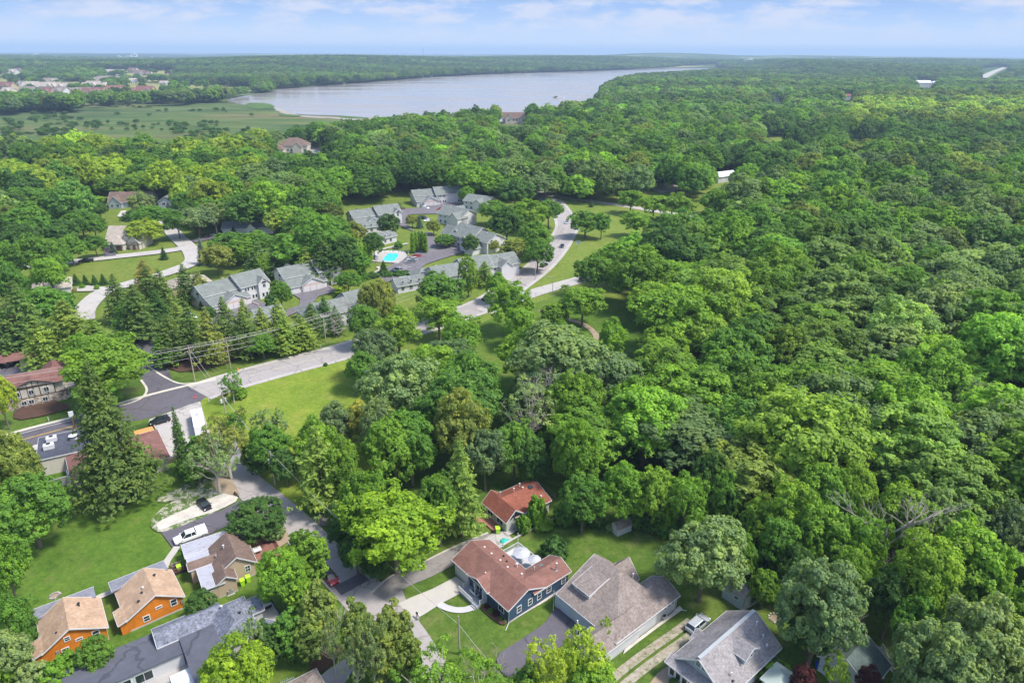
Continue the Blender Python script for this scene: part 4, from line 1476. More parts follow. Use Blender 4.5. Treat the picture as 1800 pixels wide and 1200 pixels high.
T('walnut', 1450, 930, 110, 'fresh', h=17)
T('walnut', 1520, 950, 90, 'fresh', h=16)
T('airy', 1030, 1140, 110, 'yellow', h=14)
T('airy', 960, 1165, 100, 'yellow', h=13)
T('airy', 760, 1180, 130, 'fresh', h=12)
T('airy', 840, 1190, 120, 'fresh', h=11)
T('walnut', 1040, 1195, 100, 'fresh', h=10)
T('walnut', 930, 1200, 80, 'mid', h=9)
T('bush', 1360, 1180, 60, 'fresh', h=2.5)
T('maple', 1415, 1190, 46, 'maroon', h=6)
T('airy', 1472, 1175, 56, 'lime', h=9)
T('maple', 1528, 1192, 46, 'maroon', h=6)
T('bush', 1230, 1200, 26, 'dark', h=3)
for a_ in ((846, 1063, 9, 'olive'), (856, 1066, 9, 'maroon'), (862, 1073, 12, 'mid'), (872, 1077, 13, 'maroon'), (880, 1086, 8, 'fresh'), (888, 1092, 8, 'sage'), (1186, 1198, 20, 'dark'), (1347, 1175, 12, 'mid'),
           (1343, 1155, 10, 'mid'), (495, 1122, 10, 'fresh'), (500, 1130, 10, 'sage'), (395, 690, 12, 'dark'), (572, 640, 8, 'dark')):
    T('bush', *a_)
# hedges of the pool and the big spruce at the concrete lot
T('bush', 705, 480, 30, 'dark', h=2)
T('bush', 680, 481, 26, 'dark', h=2)
T('bush', 655, 483, 24, 'dark', h=2)

for a_ in ((992, 902, 40, 'mid'), (1022, 900, 40, 'dark'), (1120, 905, 40, 'mid'), (1145, 915, 36, 'dark'), (1172, 920, 44, 'mid'), (1205, 925, 44, 'dark'), (1235, 930, 44, 'mid'), (1262, 905, 46, 'fresh'), (1320, 985, 44, 'mid'), (1350, 965, 48, 'dark'),
           (1375, 1000, 50, 'mid'), (1400, 1040, 44, 'dark'), (1330, 930, 50, 'mid'), (1290, 890, 50, 'dark')):
    T('bush', a_[0], a_[1], a_[2], a_[3], h=4.5)
T('maple', 1335, 915, 70, 'fresh', h=13)
T('walnut', 1375, 945, 76, 'mid', h=14)
T('oak', 1405, 990, 66, 'dark', h=12)
T('walnut', 1390, 890, 100, 'bright', h=17)
T('oak', 1500, 1000, 80, 'fresh', h=14)
T('walnut', 1590, 900, 110, 'bright', h=18)
T('oak', 1760, 1050, 90, 'fresh', h=15)
T('oak', 1620, 1100, 90, 'mid', h=14)

for a_ in ((140, 385, 60, 'mid', 14), (105, 402, 60, 'dark', 14), (122, 430, 50, 'mid', 13), (163, 392, 42, 'mid', 13), (75, 400, 60, 'mid', 15), (35, 412, 70, 'dark', 16), (15, 445, 60, 'mid', 16), (150, 355, 50, 'fresh', 14),
           (264, 374, 66, 'mid', 13), (246, 352, 44, 'sage', 15), (172, 365, 30, 'dark', 11), (232, 378, 34, 'dark', 9), (108, 450, 36, 'mid', 10), (330, 350, 60, 'mid', 15)):
    T('oak', a_[0], a_[1], a_[2], a_[3], h=a_[4])

T('walnut', 1440, 850, 100, 'fresh', h=17)
T('oak', 1505, 858, 90, 'bright', h=16)
T('walnut', 1470, 890, 80, 'mid', h=14)
T('oak', 1278, 862, 72, 'mid', h=14)
T('oak', 1245, 830, 70, 'dark', h=15)
T('oak', 1655, 905, 90, 'sage', h=16)
T('oak', 1768, 920, 80, 'grey', h=14)
# ------------------------------------------------------------------ building kit
MAT['r_red'] = shingle('red_brown_shingle', (0.205, 0.104, 0.082), 0.14)
MAT['r_brick'] = shingle('rust_shingle', (0.24, 0.085, 0.055), 0.2, big=0.3)
MAT['r_taupe'] = shingle('taupe_shingle', (0.225, 0.185, 0.163), 0.25)
MAT['r_grey'] = shingle('grey_shingle', (0.255, 0.235, 0.235), 0.24)
MAT['r_slate'] = shingle('slate_blue_shingle', (0.165, 0.175, 0.21), 0.42)
MAT['r_tan'] = shingle('tan_shingle', (0.40, 0.275, 0.185), 0.16)
MAT['r_brown'] = shingle('brown_shingle', (0.165, 0.115, 0.092), 0.18)
MAT['r_green'] = shingle('grey_green_shingle', (0.175, 0.19, 0.175), 0.12)
MAT['r_dkgreen'] = shingle('dark_green_shingle', (0.095, 0.125, 0.115), 0.15)
MAT['r_maroon'] = shingle('maroon_shingle', (0.19, 0.095, 0.08), 0.12)
MAT['r_pale'] = shingle('pale_tan_shingle', (0.36, 0.31, 0.26), 0.12)
MAT['r_white'] = noisy('white_metal_roof', (0.58, 0.59, 0.62), 0.08, 0.6, 0.5)
MAT['r_palegreen'] = noisy('pale_green_roof', (0.40, 0.46, 0.40), .1, .6)
MAT['flatblack'] = paved('black_roofing_felt', (0.072, 0.076, 0.098), 0.35, 0.16, 0.12)
MAT['flatgrey'] = paved('dark_rubber_roof', (0.095, 0.098, 0.12), 0.22, 0.07, 0.1)
m = MT('white_rubber_roof', 0.6, 0.3)
st = m.noise(0.8, 6, 0.8, dist=1.2, stretch=(1, 2.2, 1))
m.base(m.mix(m.ramp(st, [(0.54, (0, 0, 0)), (0.61, (0.8, 0.8, 0.8))]), (0.37, 0.37, 0.41), (0.17, 0.13, 0.12)))
MAT['flatwhite'] = m.m
MAT['w_blue'] = siding('navy_siding', (0.045, 0.080, 0.135), 0.3)
MAT['w_white'] = siding('white_siding', (0.54, 0.54, 0.545), 0.3, dirt=0.06)
MAT['w_cond'] = siding('townhouse_siding', (0.58, 0.565, 0.575), 0.3, dirt=0.05)
MAT['w_pink'] = noisy('pale_brick', (0.50, 0.41, 0.37), 0.12, 1.0)
MAT['w_orange'] = siding('orange_siding', (0.66, 0.205, 0.02), 0.5, dirt=0.4)
MAT['w_tan'] = siding('tan_siding', (0.48, 0.375, 0.26), 0.3)
MAT['w_sage'] = siding('pale_sage_siding', (0.46, 0.475, 0.41), 0.3)
MAT['w_grey'] = siding('blue_grey_siding', (0.36, 0.40, 0.44), 0.3)
MAT['w_cream'] = plain('cream_stucco', (0.55, 0.50, 0.43), 0.8)
MAT['stone'] = stone('field_stone', scale=1.8)
MAT['stonepale'] = stone('pale_stone', (0.40, 0.36, 0.32), 1.4)
MAT['foundation'] = noisy('foundation_block', (0.42, 0.40, 0.38), 0.15, 1.0)
MAT['timber'] = plain('dark_timber', (0.035, 0.025, 0.022), 0.7)
MAT['garage'] = plain('garage_door_paint', (0.60, 0.585, 0.58), 0.5)
MAT['garageblue'] = plain('pale_blue_garage_door', (0.50, 0.56, 0.62), 0.5)
MAT['deckgrey'] = noisy('grey_deck_board', (0.30, 0.31, 0.34), 0.12, 0.8)
MAT['browndoor'] = plain('brown_door', (0.16, 0.07, 0.04), 0.5)


def window(par, face, a, z, w, h, d, style='h', pane='glass', fw=0.13, name='window', nz=0.05):
    """a window standing 5 cm proud of wall plane d; a runs along the wall"""
    mb, pn = MB(), MB()

    def bx(m_, a0, a1, z0, z1, o0, o1):
        if face == '-y': m_.box(a0, a1, d - o1, d - o0, z0, z1)
        elif face == '+y': m_.box(a0, a1, d + o0, d + o1, z0, z1)
        elif face == '-x': m_.box(d - o1, d - o0, a0, a1, z0, z1)
        else: m_.box(d + o0, d + o1, a0, a1, z0, z1)
    a0, a1, z0, z1 = a - w / 2, a + w / 2, z - h / 2, z + h / 2
    bx(mb, a0 - fw, a1 + fw, z1, z1 + fw, 0, nz + 0.03)
    bx(mb, a0 - fw, a1 + fw, z0 - fw, z0, 0, nz + 0.03)
    bx(mb, a0 - fw, a0, z0, z1, 0, nz + 0.03)
    bx(mb, a1, a1 + fw, z0, z1, 0, nz + 0.03)
    if style == 'h': bx(mb, a0, a1, z - 0.035, z + 0.035, 0.01, nz + 0.02)
    if style in ('v', 'x'): bx(mb, a - 0.035, a + 0.035, z0, z1, 0.01, nz + 0.02)
    if style == 'x': bx(mb, a0, a1, z - 0.035, z + 0.035, 0.012, nz + 0.024)
    if style == 'grid':
        k = max(2, int(round(w / 0.9)))
        for i in range(1, k): bx(mb, a0 + w * i / k - 0.05, a0 + w * i / k + 0.05, z0, z1, 0.01, nz + 0.02)
    bx(pn, a0, a1, z0, z1, 0.003, nz)
    f = mb.build(name, MAT['white'], par)
    pn.build('pane', MAT[pane], f)
    return f


def arch_window(par, face, a, z, w, d, mat='glass'):
    """half-round window"""
    mb, pn = MB(), MB()
    r = w / 2
    pts = [(a + r * math.cos(t), z + r * 0.8 * math.sin(t)) for t in [math.pi * k / 8 for k in range(9)]]
    out = [(a + (r + .12) * math.cos(t), z - .0 + (r * .8 + .12) * math.sin(t)) for t in [math.pi * k / 8 for k in range(9)]]
    def to3(p, o): return (p[0], d - o, p[1]) if face == '-y' else (d - o, p[0], p[1])
    dv = (0, -0.05, 0) if face == '-y' else (-0.05, 0, 0)
    mb.extr([to3(p, 0.002) for p in out], dv)
    pn.extr([to3(p, 0.053) for p in pts], (dv[0] * 0.4, dv[1] * 0.4, 0))
    f = mb.build('arched_window', MAT['white'], par)
    pn.build('pane', MAT[mat], f)


def garage_door(par, face, a, w, h, d, mat='garage', z0=0.02):
    mb = MB()
    for k in range(4):
        z1, z2 = z0 + h * k / 4, z0 + h * (k + 1) / 4 - 0.03
        if face == '-y': mb.box(a - w / 2, a + w / 2, d - 0.06, d - 0.004, z1, z2)
        else: mb.box(d - 0.06, d - 0.004, a - w / 2, a + w / 2, z1, z2)
    return mb.build('garage_door', MAT[mat], par)


def door(par, face, a, h, d, mat='white', w=0.95, z0=0.0):
    mb = MB()
    if face == '-y':
        mb.box(a - w / 2, a + w / 2, d - 0.07, d - 0.004, z0 + 0.01, z0 + h)
        mb.box(a - w / 2 - .1, a + w / 2 + .1, d - 0.05, d - 0.002, z0 + h, z0 + h + .1)
    else:
        mb.box(d - 0.07, d - 0.004, a - w / 2, a + w / 2, z0 + 0.01, z0 + h)
        mb.box(d - 0.05, d - 0.002, a - w / 2 - .1, a + w / 2 + .1, z0 + h, z0 + h + .1)
    o = mb.build('door', MAT[mat], par)
    kb = MB()
    if face == '-y': kb.box(a + w * .35, a + w * .42, d - 0.12, d - 0.07, z0 + 1, z0 + 1.06)
    else: kb.box(d - 0.12, d - 0.07, a + w * .35, a + w * .42, z0 + 1, z0 + 1.06)
    kb.build('handle', MAT['metal'], o)
    return o


def vent(par, x, y, z, h=0.5, r=0.06, mat='white', cap=True, name='vent_pipe'):
    mb = MB()
    mb.tube([(x, y, z - 0.5), (x, y, z + h)], r, 8)
    if cap: mb.lathe((x, y, z + h), [(r * 2.0, -0.02), (r * 2.0, 0.06), (r * 0.5, 0.12)], 10)
    return mb.build(name, MAT[mat], par)


def roof_box(par, x, y, z, s=0.35, mat='black'):
    mb = MB()
    mb.box(x - s / 2, x + s / 2, y - s / 2, y + s / 2, z - 0.15, z + 0.12)
    mb.box(x - s * .35, x + s * .35, y - s * .35, y + s * .35, z + 0.12, z + 0.2)
    return mb.build('roof_vent', MAT[mat], par)


def railing(par, pts, z0, h=0.95, mat='white', name='railing', step=0.14, closed=False):
    mb = MB()
    pts = [Vector((p[0], p[1], z0)) for p in pts]
    for a, b in zip(pts, pts[1:]):
        u = Vector((0, 0, h))
        mb.bar(a + u, b + u, 0.09, 0.06)
        mb.bar(a + u * 0.12, b + u * 0.12, 0.06, 0.05)
        n = max(2, int((b - a).length / step))
        for i in range(n + 1):
            p = a.lerp(b, i / n)
            mb.bar(p + u * 0.12, p + u, 0.035 if 0 < i < n else 0.1)
        mb.bar(a, a + u * 1.05, 0.11)
        mb.bar(b, b + u * 1.05, 0.11)
    return mb.build(name, MAT[mat], par)


def house(name, cat, label, org, ang, wall, roof, blocks, wins=(), doors=(), vents=(), group=None, trim='white', t=0.2, base=None):
    """blocks: (type, x0,x1,y0,y1,z0,ze,zr[,axis[,opts]]) with wall lines; one wall mesh, one roof mesh, one trim mesh"""
    o = P(*org) if len(org) == 3 else Vector((org[0], org[1], 0))
    r = empty(name, (o.x, o.y, 0), R(ang), label, cat, group)
    w, rf, tr, fl, fn = MB(), MB(), MB(), MB(), MB()
    for b in blocks:
        ty, x0, x1, y0, y1, z0, ze, zr = b[:8]
        ax = b[8] if len(b) > 8 else 'x'
        op = b[9] if len(b) > 9 else {}
        oh, og = op.get('oh', 0.45), op.get('og', 0.35)
        yr = op.get('yr')
        if ty == 'G':
            if not op.get('nowall'): w.gwall(x0, x1, y0, y1, z0 - 0.2, ze, zr, ax, yr=yr)
            rf.gable(x0, x1, y0, y1, ze, zr, t, oh, og, ax, yr=yr)
            tr.rakes(x0, x1, y0, y1, ze, zr, t, oh, og, ax, yr=yr, ends=op.get('ends', (1, 1)), eaves=op.get('eaves', (1, 1)))
        elif ty == 'H':
            if not op.get('nowall'): w.box(x0, x1, y0, y1, z0 - 0.2, ze - 0.1)
            rf.hip(x0, x1, y0, y1, ze, zr, oh, t, k=op.get('k', 1.0), ax=op.get('ax'))
            e = 0.03
            X0, X1, Y0, Y1 = x0 - oh - e, x1 + oh + e, y0 - oh - e, y1 + oh + e
            zt = ze - t / 2
            for p, q in (((X0, Y0, zt), (X1, Y0, zt)), ((X1, Y0, zt), (X1, Y1, zt)), ((X1, Y1, zt), (X0, Y1, zt)), ((X0, Y1, zt), (X0, Y0, zt))):
                tr.bar(p, q, 0.05, 0.2)
        elif ty == 'P':
            w.box(x0, x1, y0, y1, z0 - 0.2, ze)
            w.box(0.05, x1, 0.5, y0, z0 - 0.2, ze)
            for poly in zr:
                rf.extr([(p[0], p[1], p[2]) for p in poly], (0, 0, t))
            q_ = zr[0]
            tr.bar((q_[0][0] - .03, q_[0][1], q_[0][2] + t / 2), (q_[1][0] - .03, q_[1][1], q_[1][2] + t / 2), .05, .22)
            tr.bar((-1.9, -.03, ze + t / 2), (8.3, -.03, ze + t / 2), .05, .22)
            tr.bar((q_[0][0], q_[0][1] + .03, ze + t / 2), (q_[3][0], q_[3][1] + .03, q_[3][2] + t / 2), .05, .22)
        elif ty == 'F':
            w.box(x0, x1, y0, y1, z0 - 0.2, ze)
            fl.box(x0 - oh, x1 + oh, y0 - oh, y1 + oh, ze, ze + 0.14)
            e = 0.03
            if roof == 'r_slate': continue
            for p, q in (((x0 - oh - e, y0 - oh - e), (x1 + oh + e, y0 - oh - e)), ((x1 + oh + e, y0 - oh - e), (x1 + oh + e, y1 + oh + e)), ((x1 + oh + e, y1 + oh + e), (x0 - oh - e, y1 + oh + e)), ((x0 - oh - e, y1 + oh + e), (x0 - oh - e, y0 - oh - e))):
                tr.bar((p[0], p[1], ze + 0.09), (q[0], q[1], ze + 0.09), 0.05, 0.22)
        elif ty == 'S':      # shed roof: plane from (axis) low to high
            zl, zh = ze, zr
            if not op.get('nowall'):
                if ax == 'x': w.extr([(x0, y0, z0 - .2), (x0, y1, z0 - .2), (x0, y1, zh), (x0, y0, zl)], (x1 - x0, 0, 0))
                else: w.extr([(x0, y0, z0 - .2), (x1, y0, z0 - .2), (x1, y0, zh), (x0, y0, zl)], (0, y1 - y0, 0))
            if ax == 'x':
                s_ = (zh - zl) / (y1 - y0)
                rf.extr([(x0 - og, y0 - oh, zl - oh * s_), (x0 - og, y1, zh), (x0 - og, y1, zh + t), (x0 - og, y0 - oh, zl - oh * s_ + t)], (x1 - x0 + 2 * og, 0, 0))
                tr.bar((x0 - og, y0 - oh - .03, zl - oh * s_ + t / 2), (x1 + og, y0 - oh - .03, zl - oh * s_ + t / 2), .05, .2)
                for X_ in (x0 - og - .03, x1 + og + .03): tr.bar((X_, y0 - oh, zl - oh * s_ + t / 2), (X_, y1, zh + t / 2), .05, .2)
            else:
                s_ = (zh - zl) / (x1 - x0)
                rf.extr([(x0 - oh, y0 - og, zl - oh * s_), (x1, y0 - og, zh), (x1, y0 - og, zh + t), (x0 - oh, y0 - og, zl - oh * s_ + t)], (0, y1 - y0 + 2 * og, 0))
                tr.bar((x0 - oh - .03, y0 - og, zl - oh * s_ + t / 2), (x0 - oh - .03, y1 + og, zl - oh * s_ + t / 2), .05, .2)
                for Y_ in (y0 - og - .03, y1 + og + .03): tr.bar((x0 - oh, Y_, zl - oh * s_ + t / 2), (x1, Y_, zh + t / 2), .05, .2)
        if base and z0 <= 0.01 and ty != 'S':
            fn.box(x0 - 0.03, x1 + 0.03, y0 - 0.03, y1 + 0.03, -0.2, base)
    if w.v: w.build('wall', MAT[wall], r)
    if rf.v: rf.build('roof', MAT[roof], r)
    if fl.v: fl.build('flat_roof', MAT[{'r_brown': 'flatwhite'}.get(roof, 'flatgrey')], r)
    if tr.v: tr.build('fascia', MAT[trim], r)
    if fn.v: fn.build('foundation', MAT['foundation'], r)
    for q in wins: window(r, *q)
    for q in doors: door(r, *q)
    for q in vents: vent(r, *q)
    return r


# ------------------------------------------------------------------ the blue ranch house
h = house('ranch_house', 'house', 'navy blue ranch house with a red brown roof and white trim', (893, 1075, 3), 40.1, 'w_blue', 'r_red',
          [('G', 0.5, 8.0, 0.35, 15.1, 0, 3.2, 4.95, 'y', dict(oh=0.5, og=0.4)),
           ('G', 5.85, 13.7, 0.36, 4.9, 0, 3.28, 4.35, 'x', dict(oh=0.42, og=0.35, ends=(0, 1))),
           ('G', 0.52, 3.6, 5.4, 10.4, 0, 3.25, 4.22, 'x', dict(oh=0.35, og=0.75, ends=(1, 0)))],
          wins=[('-y', 2.6, 1.75, 0.75, 1.1, 0.35), ('-y', 5.0, 1.8, 0.75, 1.1, 0.35), ('-y', 7.0, 1.8, 0.75, 1.1, 0.35), ('-y', 9.2, 1.85, 0.85, 0.95, 0.36), ('-y', 12.6, 1.85, 0.85, 0.95, 0.36),
                ('-x', 8.9, 1.75, 1.5, 1.2, 0.5, 'grid'), ('-x', 2.3, 1.7, 1.2, 1.1, 0.5, 'v')],
          doors=[('-x', 6.6, 2.5, 0.5, 'white', 0.95, 0.55)],
          vents=[(5.4, 13.0, 4.5, .2, .09), (5.3, 10.9, 4.5, .2, .09), (5.4, 8.6, 4.5, .2, .09), (5.3, 6.5, 4.5, .2, .09), (7.2, 6.3, 3.9, .6, .12, 'white'), (6.2, 3.9, 4.3, .2, .09), (8.8, 3.6, 4.0, .7, .05), (1.7, 8.0, 4.2, .3, .07), (6.4, 8.0, 4.2, .12, .1, 'black'), (7.0, 9.6, 4.0, .12, .1, 'black')],
          base=0.35)
garage_door(h, '-x', 13.1, 3.0, 2.3, 0.5, 'garage')
mb = MB()
mb.box(0.42, 0.5, 11.2, 15.1, 0.0, 3.0)
mb.build('white_garage_wall', MAT['w_white'], h)
v_ = MB(); v_.tube([(11.6, 1.2, 3.6), (11.6, 1.2, 5.5)], .11, 10); v_.lathe((11.6, 1.2, 5.5), [(.2, 0), (.22, .12), (.05, .2)], 10); v_.box(11.35, 11.85, 1.0, 1.4, 3.4, 3.95)
v_.build('flue', MAT['metal'], h)
sk = MB(); sk.bar((10.5, 3.1, 4.18), (10.5, 4.0, 3.9), .75, .16)
sk.build('skylight', MAT['glasslight'], h)
ds = MB()
ds.tube([(0.05, 0.0, 3.0), (0.35, 0.2, 2.6), (0.35, 0.25, 0.3), (-0.9, -0.5, 0.08)], .055, 6)
ds.build('downspout', MAT['white'], h)
# front porch deck
dk = MB(); dk.box(-1.8, 0.49, 6.0, 11.0, 0.05, 0.55)
dko = dk.build('front_deck', MAT['deckgrey'], h)
railing(dko, [(-1.75, 10.95), (-1.75, 7.3)], 0.55)
railing(dko, [(-1.1, 6.05), (0.4, 6.05)], 0.55)
railing(dko, [(-0.9, 10.95), (0.4, 10.95)], 0.55)
stp = MB(); stp.box(-2.4, -1.81, 6.1, 7.2, 0, 0.2); stp.box(-2.1, -1.805, 6.1, 7.2, 0.2, 0.38)
stp.build('step', MAT['deckgrey'], dko)
for yy in (6.2, 8.3): 
    cc = MB(); cc.box(-0.35, -0.2, yy, yy + .15, 0.55, 3.1); cc.build('porch_post', MAT['white'], h)
# rear deck
bd = MB(); bd.box(8.52, 13.4, 5.4, 13.2, 0.1, 0.6)
bdo = bd.build('rear_deck', plain('pale_deck', (0.50, 0.50, 0.52), .7), h)
railing(bdo, [(8.6, 13.1), (13.3, 13.1), (13.3, 5.5)], 0.6)
hm_ = h.matrix_basis.copy()


def wp(root, x, y, z=0.0):
    a = root.rotation_euler.z
    return Vector((root.location.x + math.cos(a) * x - math.sin(a) * y, root.location.y + math.sin(a) * x + math.cos(a) * y, z))


MAT['shade'] = plain('parasol_cloth', (.42, .42, .45), .8)


def parasol(loc, r, label, mat):
    e = empty('parasol', loc, 0.2, label, 'parasol', 'white parasols on the rear deck')
    mat = MAT['shade']
    mb = MB()
    n = 8
    vs = [(0, 0, 2.75)] + [(r * math.cos(6.2832 * k / n), r * math.sin(6.2832 * k / n), 2.2) for k in range(n)] + [(0, 0, 2.70)] + [(r * math.cos(6.2832 * k / n), r * math.sin(6.2832 * k / n), 2.15) for k in range(n)]
    mb.add(vs, [(0, 1 + k, 1 + (k + 1) % n) for k in range(n)] + [(9, 10 + (k + 1) % n, 10 + k) for k in range(n)] + [(1 + k, 10 + k, 10 + (k + 1) % n, 1 + (k + 1) % n) for k in range(n)])
    mb.build('canopy', mat, e)
    p = MB(); p.tube([(0, 0, 0), (0, 0, 2.9)], .03, 6); p.lathe((0, 0, 0), [(.25, 0), (.25, .08), (.04, .1)], 10)
    p.build('parasol_pole', MAT['metal'], e)


parasol(wp(h, 10.9, 9.4, 0.6), 1.65, 'large white eight sided parasol on the rear deck of the blue house', MAT['white'])
parasol(wp(h, 11.6, 6.7, 0.6), 1.2, 'smaller white parasol beside the roof corner of the blue house', MAT['white'])
fp = MB(); fp.tube([(0, 0, 0), (0, 0, 3.3)], .055, 8); fp.lathe((0, 0, 3.3), [(.08, 0), (.08, .1), (.01, .14)], 8)
fo = fp.build('deck_post', MAT['white']); fo.location = wp(h, 12.9, 12.7, 0.6)
tag(fo, 'tall white post at the corner of the rear deck', 'post')


def chair(loc, rz, mat, label, group='outdoor chairs on the decks', name='deck_chair'):
    e = empty(name, loc, rz, label, 'chair', group)
    s_ = MB(); s_.box(-.28, .28, -.28, .28, .38, .45); s_.build('seat', mat, e)
    s_ = MB(); s_.extr([(-.28, .24, .45), (-.28, .30, .95), (-.28, .35, .95), (-.28, .29, .45)], (.56, 0, 0)); s_.build('backrest', mat, e)
    for i in (-1, 1):
        for j in (-1, 1):
            q = MB(); q.bar((.25 * i, .25 * j, 0), (.25 * i, .25 * j, .40), .04); q.build('leg', mat, e)
    return e


chair(wp(h, 9.6, 12.0, 0.6), 1.0, MAT['black'], 'black chair on the rear deck below the tall white post')
chair(wp(h, 9.7, 7.2, 0.6), 2.0, MAT['black'], 'black chair squeezed between the two white parasols')
bn = empty('porch_bench', wp(h, -0.35, 8.6, 0.55), R(40 + 90), 'white bench with a dark cushion on the front deck', 'bench')
q = MB(); q.box(-.8, .8, -.3, .3, .36, .42); q.box(-.8, .8, .26, .32, .42, .9); q.build('bench_frame', MAT['white'], bn)
q = MB(); q.box(-.7, .7, -.25, .24, .42, .5); q.build('cushion', MAT['black'], bn)
for i in (-.75, .75):
    q = MB(); q.bar((i, -.25, 0), (i, -.25, .36), .06); q.bar((i, .28, 0), (i, .28, .36), .06); q.build('leg', MAT['white'], bn)
gr = empty('barbecue_grill', wp(h, -0.3, 6.8, 0.55), R(40), 'small black grill at the near end of the front deck', 'grill')
q = MB(); q.box(-.3, .3, -.22, .22, .55, .8); q.lathe((0, 0, .8), [(.3, 0), (.26, .14), (.05, .2)], 10); q.build('grill_lid', MAT['black'], gr)
for i in (-1, 1):
    q = MB(); q.bar((.25 * i, -.18, 0), (.25 * i, -.18, .56), .04); q.bar((.25 * i, .18, 0), (.25 * i, .18, .56), .04); q.build('leg', MAT['metal'], gr)

# ------------------------------------------------------------------ taupe roofed house
h = house('family_house', 'house', 'big white house with many taupe shingle roofs and a shed dormer', (1098, 1122, 3), 40, 'w_white', 'r_taupe',
          [('P', -1.4, 10.3, 5.4, 12.7, 0, 3.1, [[(-1.9, 13.2, 3.1), (-1.9, 0.0, 3.1), (7, 7.6, 6.65), (7, 13.2, 6.65)],
                                               [(-1.9, 0, 3.1), (10.8, 0, 3.1), (7, 7.6, 6.65)], [(7, 13.2, 6.65), (7, 7.6, 6.65), (10.8, 0, 3.1), (10.8, 13.2, 3.1)]]),
           ('G', 8.3, 13.2, 0.5, 5.5, 0, 3.36, 4.74, 'x', dict(yr=3.4, ends=(0, 1), oh=.5, og=.4)),
           ('G', -5.2, 4.0, 0.35, 4.6, 0, 2.95, 4.45, 'x', dict(ends=(1, 0))),
           ('G', 7.4, 11.6, 7.6, 12.0, 0, 3.0, 5.5, 'x', dict(yr=9.8, ends=(0, 1))),
           ('S', 0.6, 5.0, 8.2, 11.6, 3.6, 5.15, 6.1, 'y', dict(oh=.25, og=.2))],
          wins=[('-y', 12.4, 2.2, .5, .45, 0.5, 'n'), ('-y', 11.4, 2.2, .5, .45, 0.5, 'n'), ('-y', 10.4, 2.2, .5, .45, 0.5, 'n'), ('-y', 3.4, 2.0, .55, .4, 0.35, 'n'), ('-y', 2.4, 2.0, .55, .4, 0.35, 'n'), ('-y', 1.4, 2.0, .55, .4, 0.35, 'n'),
                ('-x', 9.9, 4.75, 1.8, .3, 0.6, 'n')],
          vents=[(9.3, 6.6, 5.2, .5, .07)], base=0.3)
garage_door(h, '-x', 11.9, 3.9, 2.3, -1.4, 'garageblue')
garage_door(h, '-x', 7.3, 3.4, 2.3, -1.4, 'garageblue')
for yy in (4.85, 7.2):
    q = MB(); q.box(-3.0, -2.8, yy - .1, yy + .1, 0, 2.95); q.build('porch_post', MAT['white'], h)
door(h, '-x', 3.2, 2.1, -5.2, 'white')
for a_, b_ in (((13.3, 0.4, 0.3), (14.6, -0.9, 0.1)), ((-1.4, 14.2, .3), (-2.4, 13.2, .1)), ((-5.0, 0.2, .3), (-4.4, -.9, .1))):
    q = MB(); q.tube([(a_[0], a_[1], 3.0), a_, b_], .055, 6); q.build('downspout', MAT['white'], h)

# ------------------------------------------------------------------ grey cottage bottom right
h = house('cottage', 'house', 'grey shingled cottage with a small gabled dormer and a glazed porch', (1232, 1215, 3), 40, 'w_grey', 'r_grey',
          [('G', 2.0, 15.2, -2.7, 6.0, 0, 3.1, 6.3, 'x', dict(yr=1.8, og=.6)),
           ('S', 0.6, 2.0, -2.7, 6.0, 0, 3.0, 3.55, 'y', dict(og=.5, oh=.4)),
           ('G', 7.7, 10.9, -1.7, 1.4, 4.2, 5.2, 6.2, 'y', dict(oh=.25, og=.3)),
           ('G', 7.4, 9.2, 5.4, 6.6, 0, 2.8, 3.6, 'y', dict(oh=.3))],
          wins=[('-x', 1.1, 5.05, .75, 1.0, 2.0, 'n', 'glasslight'), ('-x', 2.1, 5.05, .75, 1.0, 2.0, 'n', 'glasslight'), ('-y', 9.3, 4.95, .6, .8, -1.7, 'n'),
                ('-y', 6.0, 1.8, .9, .7, -2.7), ('-y', 9.0, 2.1, .7, .5, -2.7), ('-y', 12.8, 1.9, .9, .7, -2.7)] +
               [('-x', y_, 1.75, .75, 1.25, 0.6, 'n') for y_ in (5.3, 4.2, 3.1, 2.0, .9, -.2, -1.3, -2.1)],
          vents=[(14.0, .5, 6.1, .35, .07), (13.6, -1.0, 4.9, .35, .07), (13.4, -1.9, 4.0, .2, .1), (4.6, -1.6, 4.2, .5, .07), (4.3, -2.2, 3.7, .15, .1, 'black')], base=0.5)
q = MB(); q.bar((1.6, 1.95, 6.58), (15.6, 1.95, 6.58), .55, .06); q.build('ridge_cap', plain('pale_ridge', (.34, .36, .37), .6), h)

# ------------------------------------------------------------------ grey green garage with stairs
h = house('garage', 'garage', 'white garage with a dull grey green roof beside white stairs', (1437, 1152, 3), 40, 'w_white', 'r_dkgreen',
          [('G', .4, 6.4, -7.4, -.3, 0, 3.0, 5.4, 'x', dict(yr=-3.8, oh=.4))], wins=[('-x', -2.0, 1.8, .8, .8, .4)])
st_ = empty('outdoor_staircase', wp(h, 8.5, -5.2), R(40 - 90), 'white wooden staircase railing beside the grey green garage roof', 'stairs')
q = MB()
for k in range(9): q.box(k * .28, k * .28 + .3, 0, 1.0, 2.3 - k * .25, 2.36 - k * .25)
q.build('tread', MAT['wood'], st_)
q = MB()
for s_ in (0.0, 1.0):
    q.bar((0, s_, 3.3), (2.5, s_, 1.1), .1)
    q.bar((0, s_, 2.45), (2.5, s_, .3), .1)
    for k in range(14): q.bar((k * .19, s_, 2.4 - k * .165), (k * .19, s_, 3.3 - k * .165), .07)
q.build('railing', MAT['white'], st_)
q = MB(); q.box(-1.6, 0, 0, 1.0, 2.3, 2.4)
